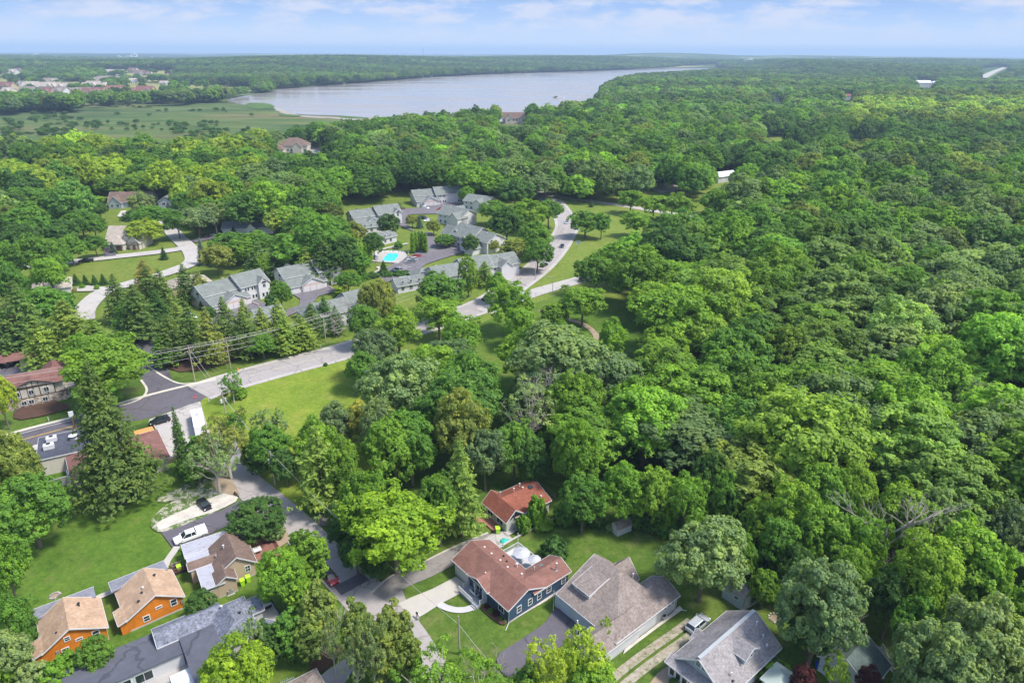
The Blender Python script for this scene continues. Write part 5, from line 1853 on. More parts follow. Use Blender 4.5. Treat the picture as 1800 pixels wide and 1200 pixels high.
for x_, y_ in ((-1.5, .1), (-1.5, .9), (0, .1), (0, .9), (2.4, .1), (2.4, .9)): q.bar((x_, y_, 0), (x_, y_, 2.3 if x_ < 1 else .4), .1)
q.build('landing', MAT['wood'], st_)
h = house('carport_roof', 'canopy', 'pale green white canopy roof cut by the bottom edge', (1378, 1222, 2.4), 40, 'w_white', 'r_palegreen', [('H', .3, 4.2, .3, 3.4, 0, 2.4, 3.0, 'x', dict(oh=.3))], t=.12)

# ------------------------------------------------------------------ red roofed green cottage in the trees
h = house('cottage', 'house', 'pale sage cottage with a rust red roof and skylight among trees', (889, 917, 3), 37, 'w_sage', 'r_brick',
          [('G', .4, 4.4, .3, 7.4, 0, 3.0, 4.7, 'y', dict(oh=.45, og=.5, yr=2.2)), ('G', 2.6, 11.0, .35, 7.9, 0, 3.0, 4.62, 'x', dict(yr=4.6, ends=(0, 1), oh=.4))],
          wins=[('-x', 5.6, 1.6, 1.7, 1.0, .4, 'grid'), ('-x', 2.4, 1.5, 1.9, 1.0, .4, 'grid'), ('-y', 4.9, 1.7, .8, 1.1, .35, 'v'), ('-y', 8.8, 1.7, .8, 1.1, .35, 'v')],
          doors=[('-y', 2.9, 2.1, .3, 'garageblue', .9)],
          vents=[(3.0, 5.9, 4.6, .55, .13, 'metal'), (7.6, 4.6, 4.8, .3, .1), (5.9, 5.3, 5.0, .15, .08), (8.2, 6.4, 4.6, .15, .08), (9.8, 1.5, 3.6, .3, .1)])
sk = MB(); sk.bar((9.2, 4.5, 4.95), (9.2, 3.7, 4.7), .9, .16); sk.build('skylight', MAT['glass'], h)
q = MB()
q.extr([(1.1, -.02, 3.15), (2.0, -.02, 3.15), (2.0, -.02, 3.85)], (0, .3, 0)); q.extr([(2.4, -.02, 3.15), (3.6, -.02, 3.15), (2.4, -.02, 4.0)], (0, .3, 0))
q.build('gable_window', MAT['glass'], h)
fo_ = empty('wire_fence', wp(h, 11.8, 3.2), R(37), 'thin wooden rail fence behind the rust red roof', 'fence')
q = MB(); q.bar((0, 0, 1.2), (3.2, 0, 1.2), .07); q.bar((3.2, 0, 1.2), (3.2, 7.5, 1.2), .07); q.bar((0, 0, .5), (3.2, 0, .5), .05); q.bar((3.2, 0, .5), (3.2, 7.5, .5), .05)
q.build('rail', MAT['wood'], fo_)
for x_, y_ in ((0, 0), (1.6, 0), (3.2, 0), (3.2, 2.5), (3.2, 5), (3.2, 7.5)):
    q = MB(); q.bar((x_, y_, 0), (x_, y_, 1.3), .09); q.build('fence_post', MAT['wood'], fo_)


def gambrel(org, ang, L_, Wd, Ht, label, wall, roof, extra=True):
    o = P(*org)
    e = empty('garden_shed', (o.x, o.y, 0), R(ang), label, 'shed')
    he = Ht * .6
    sec = [(0, he), (Wd * .2, Ht * .87), (Wd * .5, Ht), (Wd * .8, Ht * .87), (Wd, he)]
    q = MB(); q.extr([(0, 0, -.1)] + [(0, y, z) for y, z in sec] + [(0, Wd, -.1)], (L_, 0, 0)); q.build('wall', MAT[wall], e)
    t = .1
    out = [(-.12, he - .05)] + [(y, z + t) for y, z in sec[1:4]] + [(Wd + .12, he - .05)]
    inn = [(-.02, he - .05)] + [(y, z + .01) for y, z in sec[1:4]] + [(Wd + .02, he - .05)]
    q = MB(); q.extr([(-.15, y, z) for y, z in out] + [(-.15, y, z) for y, z in reversed(inn)], (L_ + .3, 0, 0)); q.build('roof', MAT[roof], e)
    d_ = MB(); d_.box(-.06, -.004, Wd * .22, Wd * .49, .05, he * .98); d_.box(-.06, -.004, Wd * .51, Wd * .78, .05, he * .98); dd = d_.build('door', MAT['white'], e)
    k = MB(); k.box(-.1, -.06, Wd * .46, Wd * .48, he * .5, he * .5 + .15); k.build('handle', MAT['black'], dd)
    return e


gambrel((1085, 943, 0), 30, 3.4, 2.1, 2.6, 'small white garden shed with a curved grey roof against the trees', 'w_white', 'r_taupe')
g_ = gambrel((1320, 1061, 0), 128, 4.0, 2.6, 4.1, 'grey barn shaped shed beside a fresh green bush', 'w_grey', 'r_grey')
window(g_, '+y', 1.3, 1.9, .7, .45, 2.6, 'n', fw=.06)

# ------------------------------------------------------------------ orange cottages
for (org, ang, lab, hid) in (((214, 1095, 2.6), 39, 'upper orange cottage with tan roof beside the lime green bin', 0), ((65, 1153, 2.6), 37, 'lower orange cottage with tan roof half hidden by trees', 1)):
    h = house('cottage', 'house', lab, org, ang, 'w_orange', 'r_tan',
              [('G', .9, 9.0, .3, 7.6, 0, 2.6, 5.0, 'y', dict(oh=.35, og=.35, yr=5.3 if not hid else 4.6)), ('S', -.3, .9, .3, 3.4, 0, 2.25, 2.62, 'y', dict(oh=.3, og=.3))],
              wins=[('-y', 3.4, 1.3, .8, .9, .3, 'h'), ('-y', 5.4, 2.4, .75, .25, .3, 'n'), ('-y', 7.6, 2.1, .8, 1.1, .3, 'h')] + ([('-y', 4.0, 3.3, .6, .6, .3, 'h')] if hid else []),
              vents=[(4.2, 3.6, 4.5, .3, .09, 'white'), (3.9, 2.9, 4.2, .2, .14, 'black'), (3.0, 1.6, 3.9, .2, .12, 'black'), (6.4, 5.6, 4.6, .15, .12, 'black')], base=.3)
    q = MB(); q.box(.6, 8.4, 7.7, 11.0, -.1, 2.3); q.build('rear_wall', MAT['w_orange'], h)
    q = MB(); q.extr([(.2, 7.62, 3.1), (.2, 11.4, 2.35), (.2, 11.4, 2.5), (.2, 7.62, 3.25)], (8.6, 0, 0)); q.build('porch_roof', shingle('porch_shingle', (.22, .22, .25), .15), h)
    q = MB(); q.bar((.15, 11.43, 2.42), (8.85, 11.43, 2.42), .05, .2); q.bar((.16, 7.6, 3.18), (.16, 11.4, 2.42), .05, .2); q.build('gutter', MAT['white'], h)
    m2 = MB(); m2.box(8.6 if not hid else 2.2, 9.0 if not hid else 2.6, .16, .3, 1.2, 1.9); m2.build('meter_box', MAT['metal'], h)

# dark plank bin stores beside both cottages
for px_, py_, lab in ((312, 1005, 'dark wooden step box behind the upper orange cottage'), (163, 1084, 'dark wooden step box behind the lower orange cottage')):
    p_ = P(px_, py_, 0)
    e = empty('porch_step', (p_.x, p_.y, 0), R(39), lab, 'steps', 'dark plank steps of the orange cottages')
    q = MB(); q.box(-1.0, 1.0, -.8, .8, 0, .6); q.box(1.0, 1.5, -.8, .8, 0, .3); q.build('platform', MAT['timber'], e)
    railing(e, [(-1.0, -.78), (1.0, -.78)], .6, .8, 'deck')
    railing(e, [(-1.0, .78), (1.0, .78)], .6, .8, 'deck')

# ------------------------------------------------------------------ brown roofed tan house with white flat roofs
h = house('bungalow', 'house', 'tan bungalow with brown gables and white flat roofs', (360, 1047, 2.6), 33, 'w_tan', 'r_brown',
          [('G', 2.9, 8.8, 3.7, 11.2, 0, 3.0, 5.1, 'y', dict(yr=6.1, og=.3)),
           ('G', 2.2, 5.2, 1.3, 4.2, 0, 2.9, 3.9, 'y', dict(og=.3, oh=.25, ends=(1, 0))),
           ('F', -1.0, 8.0, 11.0, 14.8, 0, 2.9, 0, 'x', dict(oh=.2)), ('F', -.9, 3.0, 7.8, 11.2, 0, 2.88, 0, 'x', dict(oh=.15)),
           ('S', -.9, 3.2, 7.2, 8.6, 0, 2.85, 3.5, 'x', dict(oh=.1)),
           ('F', 0.2, 3.2, 1.35, 7.2, 0, 2.75, 0, 'x', dict(oh=.25))],
          wins=[('-y', 7.6, 2.0, .75, 1.1, 3.7, 'x'), ('-y', 1.2, 2.35, 1.0, .35, 1.35, 'n')],
          vents=[(4.9, 8.1, 4.2, .9, .09, 'white'), (3.4, 7.6, 3.6, .4, .08, 'metal')], base=.25)
bp = empty('brown_deck', wp(h, 9.6, 6.2), R(33), 'red brown plank deck beside the tan bungalow', 'deck')
q = MB(); q.box(0, 4.4, 0, 5.0, 0, .45); q.build('platform', MAT['deck'], bp)
railing(bp, [(0.1, 4.9), (4.3, 4.9), (4.3, 1.0)], .45, .9, 'deck', step=.16)
q = MB(); q.box(.1, 1.5, 2.2, 3.6, 1.05, 1.15); q.bar((.3, 2.4, .45), (.3, 2.4, 1.05), .07); q.bar((1.3, 3.4, .45), (1.3, 3.4, 1.05), .07); q.bar((1.3, 2.4, .45), (1.3, 2.4, 1.05), .07); q.bar((.3, 3.4, .45), (.3, 3.4, 1.05), .07)
tb = q.build('patio_table', MAT['white']); tb.location = bp.location; tb.rotation_euler = bp.rotation_euler
tag(tb, 'square white table on the red brown deck of the tan bungalow', 'table')
bp = empty('brown_deck', wp(h, -1.2, 15.2), R(33), 'narrow red brown deck with black rail under the white pickup', 'deck')
q = MB(); q.box(0, 6.5, 0, 2.2, 0, .5); q.build('platform', MAT['deck'], bp)
railing(bp, [(0.05, .1), (.05, 2.15), (6.4, 2.15), (6.4, .1)], .5, .9, 'timber', step=.4)

# ------------------------------------------------------------------ slate grey house with flat black roofs
h = house('villa', 'house', 'long grey white house with slate shingles and flat black roofs', (235, 1200, 3), 36, 'w_white', 'r_slate',
          [('F', -9.5, 6.8, 1.8, 7.8, 0, 3.0, 0, 'x', dict(oh=.35)),
           ('G', 4.2, 13.2, 4.6, 8.4, 0, 3.4, 4.5, 'x', dict(ends=(1, 0), oh=.35)),
           ('H', 11.8, 17.0, -1.0, 7.4, 0, 3.2, 5.2, 'y', dict(oh=.4, k=.9)),
           ('G', 15.0, 18.9, 3.2, 6.4, 0, 3.25, 4.5, 'x', dict(ends=(0, 1), oh=.3)),
           ('G', 17.3, 19.6, -3.4, -.4, 0, 3.0, 4.1, 'y', dict(oh=.3)),
           ('F', 7.2, 12.4, -5.5, 4.0, 0, 3.32, 0, 'x', dict(oh=.3))],
          wins=[('-y', 5.6, 2.3, 2.6, 1.2, 4.3, 'grid', 'glasslight'), ('-y', -3.6, 1.6, 1.2, 1.5, 1.8, 'v'), ('-y', -1.4, 1.6, 2.2, 1.5, 1.8, 'v'), ('-y', 1.4, 1.6, 2.2, 1.5, 1.8, 'v'), ('-y', 18.4, 1.6, .9, .9, -3.4)],
          vents=[(13.6, 5.6, 4.8, .2, .1, 'white'), (15.6, 3.0, 4.5, .15, .12, 'black'), (15.6, .6, 4.0, .15, .12, 'black')])
q = MB(); q.box(4.0, 7.19, 4.3, 4.6, 0, 3.0); q.build('front_wall', MAT['w_white'], h)
pt = struct(sheet('stone_terrace', [(252, 1215), (275, 1165), (300, 1140), (322, 1125), (345, 1150), (380, 1215)], noisy('stone_terrace', (.38, .36, .34), .15, .5)))
ca = empty('garden_gazebo', wp(h, 4.3, -1.0), R(36), 'white cloth gazebo with dark posts on the stone terrace', 'gazebo')
q = MB(); q.extr([(0, 0, 2.3), (3.2, 0, 2.3), (3.2, -1.6, 2.6), (3.2, -3.2, 2.3), (0, -3.2, 2.3), (0, -1.6, 2.6)], (0, 0, .05)); q.build('canopy', MAT['white'], ca)
q = MB(); q.box(.02, .06, -3.2, 0, 1.3, 2.3); q.box(0, 3.2, -3.22, -3.18, 1.3, 2.3); q.build('curtain', MAT['white'], ca)
for x_, y_ in ((0, 0), (3.2, 0), (0, -3.2), (3.2, -3.2)):
    q = MB(); q.bar((x_, y_, 0), (x_, y_, 2.3), .1); q.build('gazebo_post', MAT['timber'], ca)
chair(wp(h, 1.6, -1.0), .5, MAT['black'], 'black chair on the stone terrace left of the gazebo')
pa = struct(sheet('patio', [(455, 1068), (478, 1062), (503, 1100), (492, 1112), (470, 1104)], MAT['concrete']))
be = empty('dark_bench', P(470, 1076, 0), R(40), 'dark bench on the small patio right of the slate roof', 'bench')
q = MB(); q.box(-1, 1, -.3, .3, .4, .46); q.box(-1, 1, .26, .32, .46, 1.0); q.build('seat', MAT['timber'], be)
for i in (-.9, .9):
    q = MB(); q.box(i - .05, i + .05, -.3, .3, 0, .4); q.build('leg', MAT['timber'], be)
pf = empty('picket_fence', P(476, 1058, 0), R(-52), 'black metal fence along the small patio', 'fence')
railing(pf, [(0, 0), (6.5, 0)], 0, 1.3, 'black', 'fence_panel', .2)
q = MB()
# small roof at the bottom edge with an aerial
h = house('garage', 'garage', 'brown grey hipped roof with an aerial cut by the bottom edge', (492, 1262, 2.8), 36, 'w_white', 'r_taupe', [('H', .5, 6.5, -1.0, 4.5, 0, 2.8, 4.0, 'x', {})])
an = empty('roof_aerial', wp(h, 2.2, 2.2, 3.8), R(30), 'thin television aerial above the roof at the bottom edge', 'aerial')
q = MB(); q.tube([(0, 0, -.4), (0, 0, 2.9)], .035, 6); q.build('mast', MAT['metal'], an)
q = MB(); q.bar((-.9, 0, 2.5), (.9, 0, 2.5), .04)
for k in range(8): q.bar((-.85 + k * .24, -.5 + k * .03, 2.5), (-.85 + k * .24, .5 - k * .03, 2.5), .025)
q.build('aerial_boom', MAT['metal'], an)

# ------------------------------------------------------------------ flat black roof shop and its red roofs
h = house('shop_building', 'shop', 'low shop with a flat black gravel roof beside the road', (60, 815, 4), 30, 'w_cream', 'r_maroon',
          [('F', 0.5, 16.5, 1.0, 11.5, 0, 4.0, 0, 'x', dict(oh=.2))])
for c_ in h.children:
    if c_.name.startswith('flat_roof'): c_.data.materials[0] = MAT['flatblack']
h2_ = house('shop_wing', 'shop', 'red brown hipped shop wing with an orange awning behind the huge pine', (296, 803, 3.4), 36, 'w_cream', 'r_maroon',
            [('H', -17.5, -.3, .6, 13.6, 0, 3.4, 5.6, 'x', dict(oh=.7))])
q = MB(); q.extr([(-4.2, 13.3, 3.3), (-.2, 13.3, 3.3), (-.2, 18.0, 2.6), (-4.2, 18.0, 2.6)], (0, 0, .1)); q.build('awning', plain('orange_awning', (.80, .30, .09), .7), h2_)
for x_ in (-4.0, -.4):
    q = MB(); q.tube([(x_, 17.8, 0), (x_, 17.8, 2.6)], .06, 6); q.build('awning_post', MAT['white'], h2_)
# low walls behind
wl = empty('garden_wall', P(82, 862, 0), R(35), 'stained cream wall below the flat black roof', 'wall')
q = MB(); q.box(0, 4.8, 0, .3, 0, 1.9); q.build('wall_face', noisy('stained_wall', (.45, .42, .38), .25, .7), wl)
q = MB(); q.box(-.05, 4.85, -.05, .35, 1.9, 1.98); q.build('coping', MAT['concrete'], wl)
wl = empty('garden_store', P(124, 855, 0), R(35), 'small pale lean-to with a white panel roof under the huge pine', 'store')
q = MB(); q.extr([(0, 0, 0), (0, 2.6, 0), (0, 2.6, 2.4), (0, 0, 1.5)], (3.4, 0, 0)); q.build('wall', MAT['w_cream'], wl)
q = MB(); q.extr([(-.1, -.2, 1.48), (-.1, 2.7, 2.5), (-.1, 2.7, 2.58), (-.1, -.2, 1.56)], (3.6, 0, 0)); q.build('roof', MAT['r_white'], wl)
# roof plant
ru = empty('rooftop_air_unit', wp(h, 2.6, 5.2, 4.15), R(30), 'white rooftop air unit nearest the left end of the flat black roof', 'air unit', 'rooftop air units')
q = MB(); q.box(-1.0, 1.0, -.7, .7, .1, 1.1); q.box(-.8, .8, -.5, .5, 1.1, 1.25); q.build('casing', MAT['white'], ru)
q = MB(); q.lathe((0, 0, 1.25), [(.45, 0), (.45, .06), (.1, .07)], 14); q.build('fan_grille', MAT['black'], ru)
c_ = copy_tree(ru); c_.location = wp(h, 3.0, 8.6, 4.15); c_['label'] = 'second white rooftop air unit beside the road end of the black roof'
rs = empty('satellite_dish', wp(h, 7.2, 7.2, 4.15), R(30), 'white round dish standing on the flat black roof', 'dish')
q = MB(); q.lathe((0, 0, .9), [(.1, -.15), (.5, -.1), (.85, .06), (.9, .1), (.5, 0), (.1, -.05)], 18); q.build('dish_bowl', MAT['white'], rs)
q = MB(); q.tube([(0, 0, 0), (0, 0, .85)], .06, 8); q.box(-.7, .7, -.4, .4, 0, .1); q.build('dish_foot', MAT['concrete'], rs)
# plank fence at the lot
pf = empty('plank_fence', P(296, 815, 0), R(34), 'dark plank fence at the near edge of the concrete lot', 'fence')
q = MB()
for k in range(34): q.box(k * .2, k * .2 + .17, 0, .04, .05, 1.6 + .04 * math.sin(k * 2.1))
q.build('fence_panel', noisy('old_plank', (.085, .07, .06), .3, 1.0), pf)
for k in range(4):
    q = MB(); q.box(k * 2.2 - .05, k * 2.2 + .07, .05, .17, 0, 1.7); q.build('fence_post', MAT['wood'], pf)

# ------------------------------------------------------------------ half timbered apartments
def timbered(label, org, ang, L_=12.0, Wd=9.0, z1=3.0, ze=5.6, zr=7.6, name='apartment_house'):
    h = house(name, 'apartment house', label, org, ang, 'w_cream', 'r_maroon',
              [('G', -6.0, L_, .6, Wd, 0, ze, zr, 'x', dict(oh=.7, ends=(0, 1))), ('G', 1.0, L_ - 2.0, 0, 4, 0, ze, ze + 1.6, 'y', dict(oh=.9, og=.4, ends=(1, 0))),
               ('H', L_ - 3.5, L_ + .6, 3.0, Wd + 3, 0, ze, zr + .4, 'x', {})], trim='timber')
    q = MB(); q.box(-6.03, L_ + .04, -.06, Wd, -.2, z1 - .3); q.build('stone_base', MAT['stone'], h)
    q = MB()
    for x_ in (1.0, 2.6, 4.2, 5.5, 6.8, 8.4, 10.0): q.box(x_ - .09, x_ + .09, -.06, -.004, z1 - .3, ze + (1.55 * (1 - abs(x_ - 5.5) / 4.6) if 1 <= x_ <= 10 else 0))
    q.box(-6, L_, -.075, -.003, z1 - .45, z1 - .25); q.box(1, L_ - 2, -.075, -.003, ze - .1, ze + .1)
    q.build('timber_frame', MAT['timber'], h)
    for x_ in (1.9, 4.9, 8.2): window(h, '-y', x_, z1 + 1.0, 1.0, 1.1, -.02, 'v', nz=.09)
    for x_ in (2.8, 4.4, 7.4): window(h, '-y', x_, 1.4, 1.0, 1.0, -.08, 'v', nz=.06)
    q = MB(); q.box(L_ + .05, L_ + 2.6, 0.6, 4.5, 2.7, 2.85); q.box(L_ + .05, L_ + 2.6, .6, 4.5, 0, .2); bo = q.build('balcony', MAT['concrete'], h)
    railing(bo, [(L_ + .1, .65), (L_ + 2.5, .65), (L_ + 2.5, 4.4)], 2.85, .9, 'timber', step=.3)
    for x_, y_ in ((L_ + 2.5, .7), (L_ + 2.5, 4.3)):
        q = MB(); q.bar((x_, y_, 0), (x_, y_, 5.2), .14); q.build('balcony_post', MAT['timber'], h)
    return h


ta = timbered('half timbered apartment house with a red brown roof above the mulch strip', (22, 722, 0), 34)
chair(wp(ta, 13.2, 1.8, .2), .3, plain('teal_plastic', (.1, .42, .45), .5), 'teal chair nearer the wall on the ground floor balcony', 'teal balcony chairs', 'garden_chair')
chair(wp(ta, 14.1, 1.8, .2), -.3, plain('teal_plastic', (.1, .42, .45), .5), 'teal chair nearer the corner post on the ground floor balcony', 'teal balcony chairs', 'garden_chair')
timbered('second half timbered apartment house at the left edge of the picture', (-28, 622, 0), 34, 10.5)


def carport(label, org, ang, L_, Wd=6.0):
    o = P(*org)
    e = empty('carport', (o.x, o.y, 0), R(ang), label, 'carport', 'red roofed carports of the apartments')
    q = MB(); q.gable(0, L_, 0, Wd, 2.6, 3.7, .15, .4, .3, 'x'); q.build('roof', MAT['r_maroon'], e)
    q = MB()
    for k in range(int(L_ / 9) + 1):
        x_ = k * 9.0
        if x_ + 4 < L_: q.box(x_, x_ + 4.2, .1, .2, 0, 2.5)
    q.box(0, L_, Wd - .2, Wd - .1, 0, 2.5)
    q.build('wall', MAT['w_cream'], e)
    q = MB()
    for k in range(int(L_ / 3) + 1): q.box(k * 3 - .07, k * 3 + .07, .02, .098, 0, 2.55)
    q.build('timber_frame', MAT['timber'], e)
    for x_ in (0.2, L_ - .2):
        q = MB(); q.box(x_ - .12, x_ + .12, -.1, .14, 0, 2.6); q.build('carport_post', MAT['white'], e)


carport('long red roofed carport behind the timbered apartments', (-30, 658, 0), 30, 21)
carport('short red roofed carport with a dark opening', (50, 628, 0), 30, 7, 6)

# ------------------------------------------------------------------ townhouses
def town_wins(h, x0, y, z, n, dx=1.2, face='-y'):
    for k in range(n): window(h, face, x0 + dx * k, z, .55, 1.0, y, 'n', fw=.1)


def townhouse(label, org, ang, L_=24.0, mir=False, gl=14.5):
    """front with three garage doors on -y, tall right block, low left block"""
    h = house('townhouse', 'townhouse', label, org, ang, 'w_cond', 'r_green',
              [('G', 0.0, 13.5, 5.0, 15.5, 0, 5.4, 8.2, 'x', dict(og=.5)),
               ('G', 13.0, L_, 3.0, 14.5, 0, 6.0, 9.4, 'x', dict(og=.45)),
               ('S', 0.02, gl, 0.0, 5.4, 0, 3.0, 5.0, 'x', dict(oh=.4, og=.3)),
               ('G', 4.2, 12.6, -.5, 5.0, 0, 3.1, 5.4, 'y', dict(oh=.35, og=.35, ends=(1, 0))),
               ('G', L_ - 4.8, L_ - .3, 2.0, 8.0, 0, 6.0, 8.0, 'y', dict(oh=.3, og=.35, ends=(1, 0))),
               ('G', 4.0, 8.0, 11.0, 16.5, 0, 5.4, 7.6, 'y', dict(oh=.3, ends=(0, 1)))],
              group='white townhouses with grey green roofs', vents=[(11.0, 12.0, 7.6, .5, .1), (11.6, 12.4, 7.4, .5, .08)])
    q = MB(); q.box(-.05, .06, -.0, 15.4, -.2, 2.9); q.build('brick_base', MAT['w_pink'], h)
    q = MB(); q.box(4.25, 12.55, -.56, -.505, 0, 3.0); q.box(4.25, 12.55, -.54, -.502, 3.0, 3.3); q.build('brick_gable', MAT['w_pink'], h)
    garage_door(h, '-y', 2.2, 3.0, 2.3, 0.0)
    for a_ in (5.9, 8.5, 11.1): garage_door(h, '-y', a_, 2.3, 2.3, -.56)
    arch_window(h, '-x', 9.8, 5.0, 2.2, 0.0)
    window(h, '-x', 9.8, 4.1, .9, .9, 0.0, 'v', fw=.1)
    window(h, '-x', 6.6, 1.8, .8, 1.0, -.05, 'v', fw=.1)
    arch_window(h, '-y', L_ - 2.5, 5.9, 2.0, 2.0)
    window(h, '-y', L_ - 2.5, 5.0, 1.0, 1.3, 2.0, 'v', fw=.1)
    for x_ in (14.6, 15.6, 17.2, 18.2): window(h, '-y', x_, 4.7, .6, 1.1, 3.0, 'n', fw=.1)
    for x_ in (17.2, 18.4): window(h, '-y', x_, 1.6, .7, 1.3, 3.0, 'n', fw=.1)
    for x_ in (L_ - 3.3, L_ - 1.8): window(h, '-y', x_, 1.6, .8, 1.4, 2.0, 'n', fw=.1)
    door(h, '-y', 15.4, 2.1, 3.0, 'browndoor')
    q = MB(); q.box(14.7, 15.0, -4.0, 2.8, 0, .8); q.build('garden_wall', MAT['w_pink'], h)
    return h


townhouse('white townhouse with brick garages nearest the pine row', (376, 553, 0), 50)
townhouse('white townhouse with three garages behind the round green tree', (513, 519, 0), 40, 22)


def townback(label, org, ang, segs, arch=True, wings=()):
    """row seen from the end or the back: segs = (x0,x1,y0,y1,ze,zr)"""
    bl = [('G', a, b, c, d, 0, e, f, 'x', dict(og=.5, oh=.5)) for a, b, c, d, e, f in segs] + list(wings)
    h = house('townhouse', 'townhouse', label, org, ang, 'w_cond', 'r_green', bl, group='white townhouses with grey green roofs')
    a, b, c, d, e, f = segs[0]
    if arch:
        arch_window(h, '-x', (c + d) / 2, e - .1, 2.3, a)
        for dy in (-.5, .5): window(h, '-x', (c + d) / 2 + dy, e - 1.2, .6, .9, a, 'n', fw=.08)
        window(h, '-x', (c + d) / 2, 1.6, 1.0, 1.0, a, 'v', fw=.1)
    for sg in segs:
        for k in range(int((sg[1] - sg[0]) / 3.5)):
            window(h, '-y', sg[0] + 2 + 3.4 * k, 4.2, .8, 1.1, sg[2], 'v', fw=.1)
            window(h, '-y', sg[0] + 2 + 3.4 * k, 1.6, 1.2, 1.4, sg[2], 'v', fw=.1)
        vent(h, sg[0] + 3, (sg[2] + sg[3]) / 2 + 1.5, sg[5] - .7, .5, .12)
        vent(h, sg[0] + 5.5, (sg[2] + sg[3]) / 2 - 1.5, sg[5] - .7, .5, .12)
    return h


townback('white townhouse with an arched window beside the concrete road', (570, 583, 0), 40, [(0, 12, 0, 11, 5.4, 8.2), (11.5, 25, 1.2, 12.5, 5.9, 9.2)],
         wings=[('H', -1.5, 7, 10.4, 18, 0, 3.2, 5.6, 'x', {}), ('G', 14, 19, -1.6, 4, 0, 5.4, 7.3, 'y', dict(ends=(1, 0)))])
townback('long white townhouse row between the pool lot and the highway pines', (770, 512, 0), 31, [(0, 13, 0, 12, 5.4, 8.2), (12.5, 25, 1.2, 12.4, 6.0, 9.4), (24.5, 38, 2.2, 13, 5.4, 8.6)],
         wings=[('H', -3.5, 5, 11.5, 19, 0, 3.1, 5.4, 'x', {}), ('G', 28, 33, -.6, 5, 0, 5.6, 7.6, 'y', dict(ends=(1, 0))), ('H', 16, 24, 12, 19, 0, 3.1, 5.2, 'x', {})])
q_ = townback('grey green garage roof at the foot of the pool parking lot', (700, 516, 0), 31, [(0, 14, 0, 7, 3.0, 5.0)], arch=False)
q_ = townback('low grey green garage roof behind the first pines', (385, 605, 0), 40, [(0, 13, 0, 8, 3.0, 5.0)], arch=False)
q_ = townback('small grey green garage roof with white gable among the pines', (455, 574, 0), 40, [(0, 9, 0, 7, 3.0, 5.0)], arch=False)
h5 = townback('big white townhouse with steep roofs stepping down to the right of the loop road', (782, 432, 0), -42, [(2, 16, 2, 16, 5.6, 9.8), (15.5, 25, 3, 15, 5.4, 8.4)], arch=False,
              wings=[('G', -7.5, 2.4, 5, 13.5, 0, 4.2, 7.4, 'x', {}), ('G', 0, 7, 4, 12, 0, 4.8, 7.6, 'y', {}), ('G', 12.0, 17.5, -1.5, 6, 0, 5.0, 7.4, 'y', {}), ('G', 17, 22, -3.5, 5, 0, 3.2, 5.6, 'y', {})])
h6 = townback('white townhouse with a long blank side wall beside the loop road', (770, 392, 0), -38, [(0, 17, 0, 12, 5.4, 8.6)], arch=False, wings=[('G', 11, 17, -3, 5, 0, 5.2, 7.8, 'y', {}), ('G', 0, 7, 6, 16, 0, 4.6, 7.4, 'y', {})])
h7 = townback('white townhouse half hidden by oaks at the top of the loop road', (815, 368, 0), -30, [(0, 16, 0, 12, 5.2, 8.0)], arch=False, wings=[('G', 8, 14, -2.5, 5, 0, 5.0, 7.2, 'y', {})])
townhouse('farthest white townhouse at the top of the loop road', (733, 364, 0), 22, 30)
townhouse('left hand white townhouse with two gables beside the loop road', (630, 405, 0), 34, 26)
q_ = townback('pale garage block above the pool lawn', (672, 431, 0), 50, [(0, 9, 0, 7, 3.2, 5.2)], arch=False)
q_ = townback('pale garage wing left of the dark round trees', (636, 412, 0), 34, [(0, 12, 0, 7, 3.2, 5.2)], arch=False)

# ------------------------------------------------------------------ houses of the estate and in the woods
h = house('estate_house', 'house', 'tan estate house with a stone arched entrance and black drive', (183, 441, 0), 2, 'w_cream', 'r_pale',
          [('G', 0, 16, 4, 14, 0, 4.6, 9.4, 'x', dict(og=.3)), ('H', 0.4, 9, 0, 8, 0, 3.2, 6.6, 'x', {}), ('G', 11, 15.5, 1.6, 8, 0, 3.4, 6.2, 'y', dict(ends=(1, 0))), ('G', 8.2, 11.2, 3.8, 9, 3, 6.2, 7.8, 'y', dict(ends=(1, 0), oh=.2))])
q = MB(); q.box(11.2, 15.3, 1.52, 1.6, 0, 3.6); q.build('stone_front', MAT['stone'], h)
garage_door(h, '-y', 2.6, 4.0, 2.4, 0); garage_door(h, '-y', 7.0, 2.6, 2.4, 0, 'browndoor')
arch_window(h, '-y', 9.7, 5.9, 1.6, 3.8); door(h, '-y', 13.2, 2.4, 1.52, 'browndoor', 1.2)
h = house('estate_house', 'house', 'grey estate house with brown roof and three garage bays', (187, 368, 0), 5, 'w_grey', 'r_brown',
          [('G', 0, 24, 4, 14, 0, 3.6, 8.2, 'x', {}), ('G', 1, 8, 1.5, 8, 0, 3.4, 7.0, 'y', dict(ends=(1, 0))), ('G', 15.5, 23, 0, 8, 0, 3.4, 7.4, 'y', dict(ends=(1, 0)))])
garage_door(h, '-y', 19.2, 5, 2.4, 0, 'browndoor'); door(h, '-y', 12, 2.2, 4)
for x_ in (3.0, 6.0): window(h, '-y', x_, 1.7, 1.4, 1.5, 1.5, 'v')
q = MB(); q.box(15.5, 17.5, -.08, 0, 0, 3.2); q.box(21, 23, -.08, 0, 0, 3.2); q.build('stone_base', MAT['stonepale'], h)
h = house('estate_house', 'house', 'tall grey estate house with a slate roof behind the blue spruce', (281, 372, 0), 6, 'w_grey', 'r_slate', [('G', 0, 9, 0, 8, 0, 5.6, 8.6, 'y', {}), ('G', 8.5, 15, 2, 9, 0, 4.6, 7.0, 'x', {})])
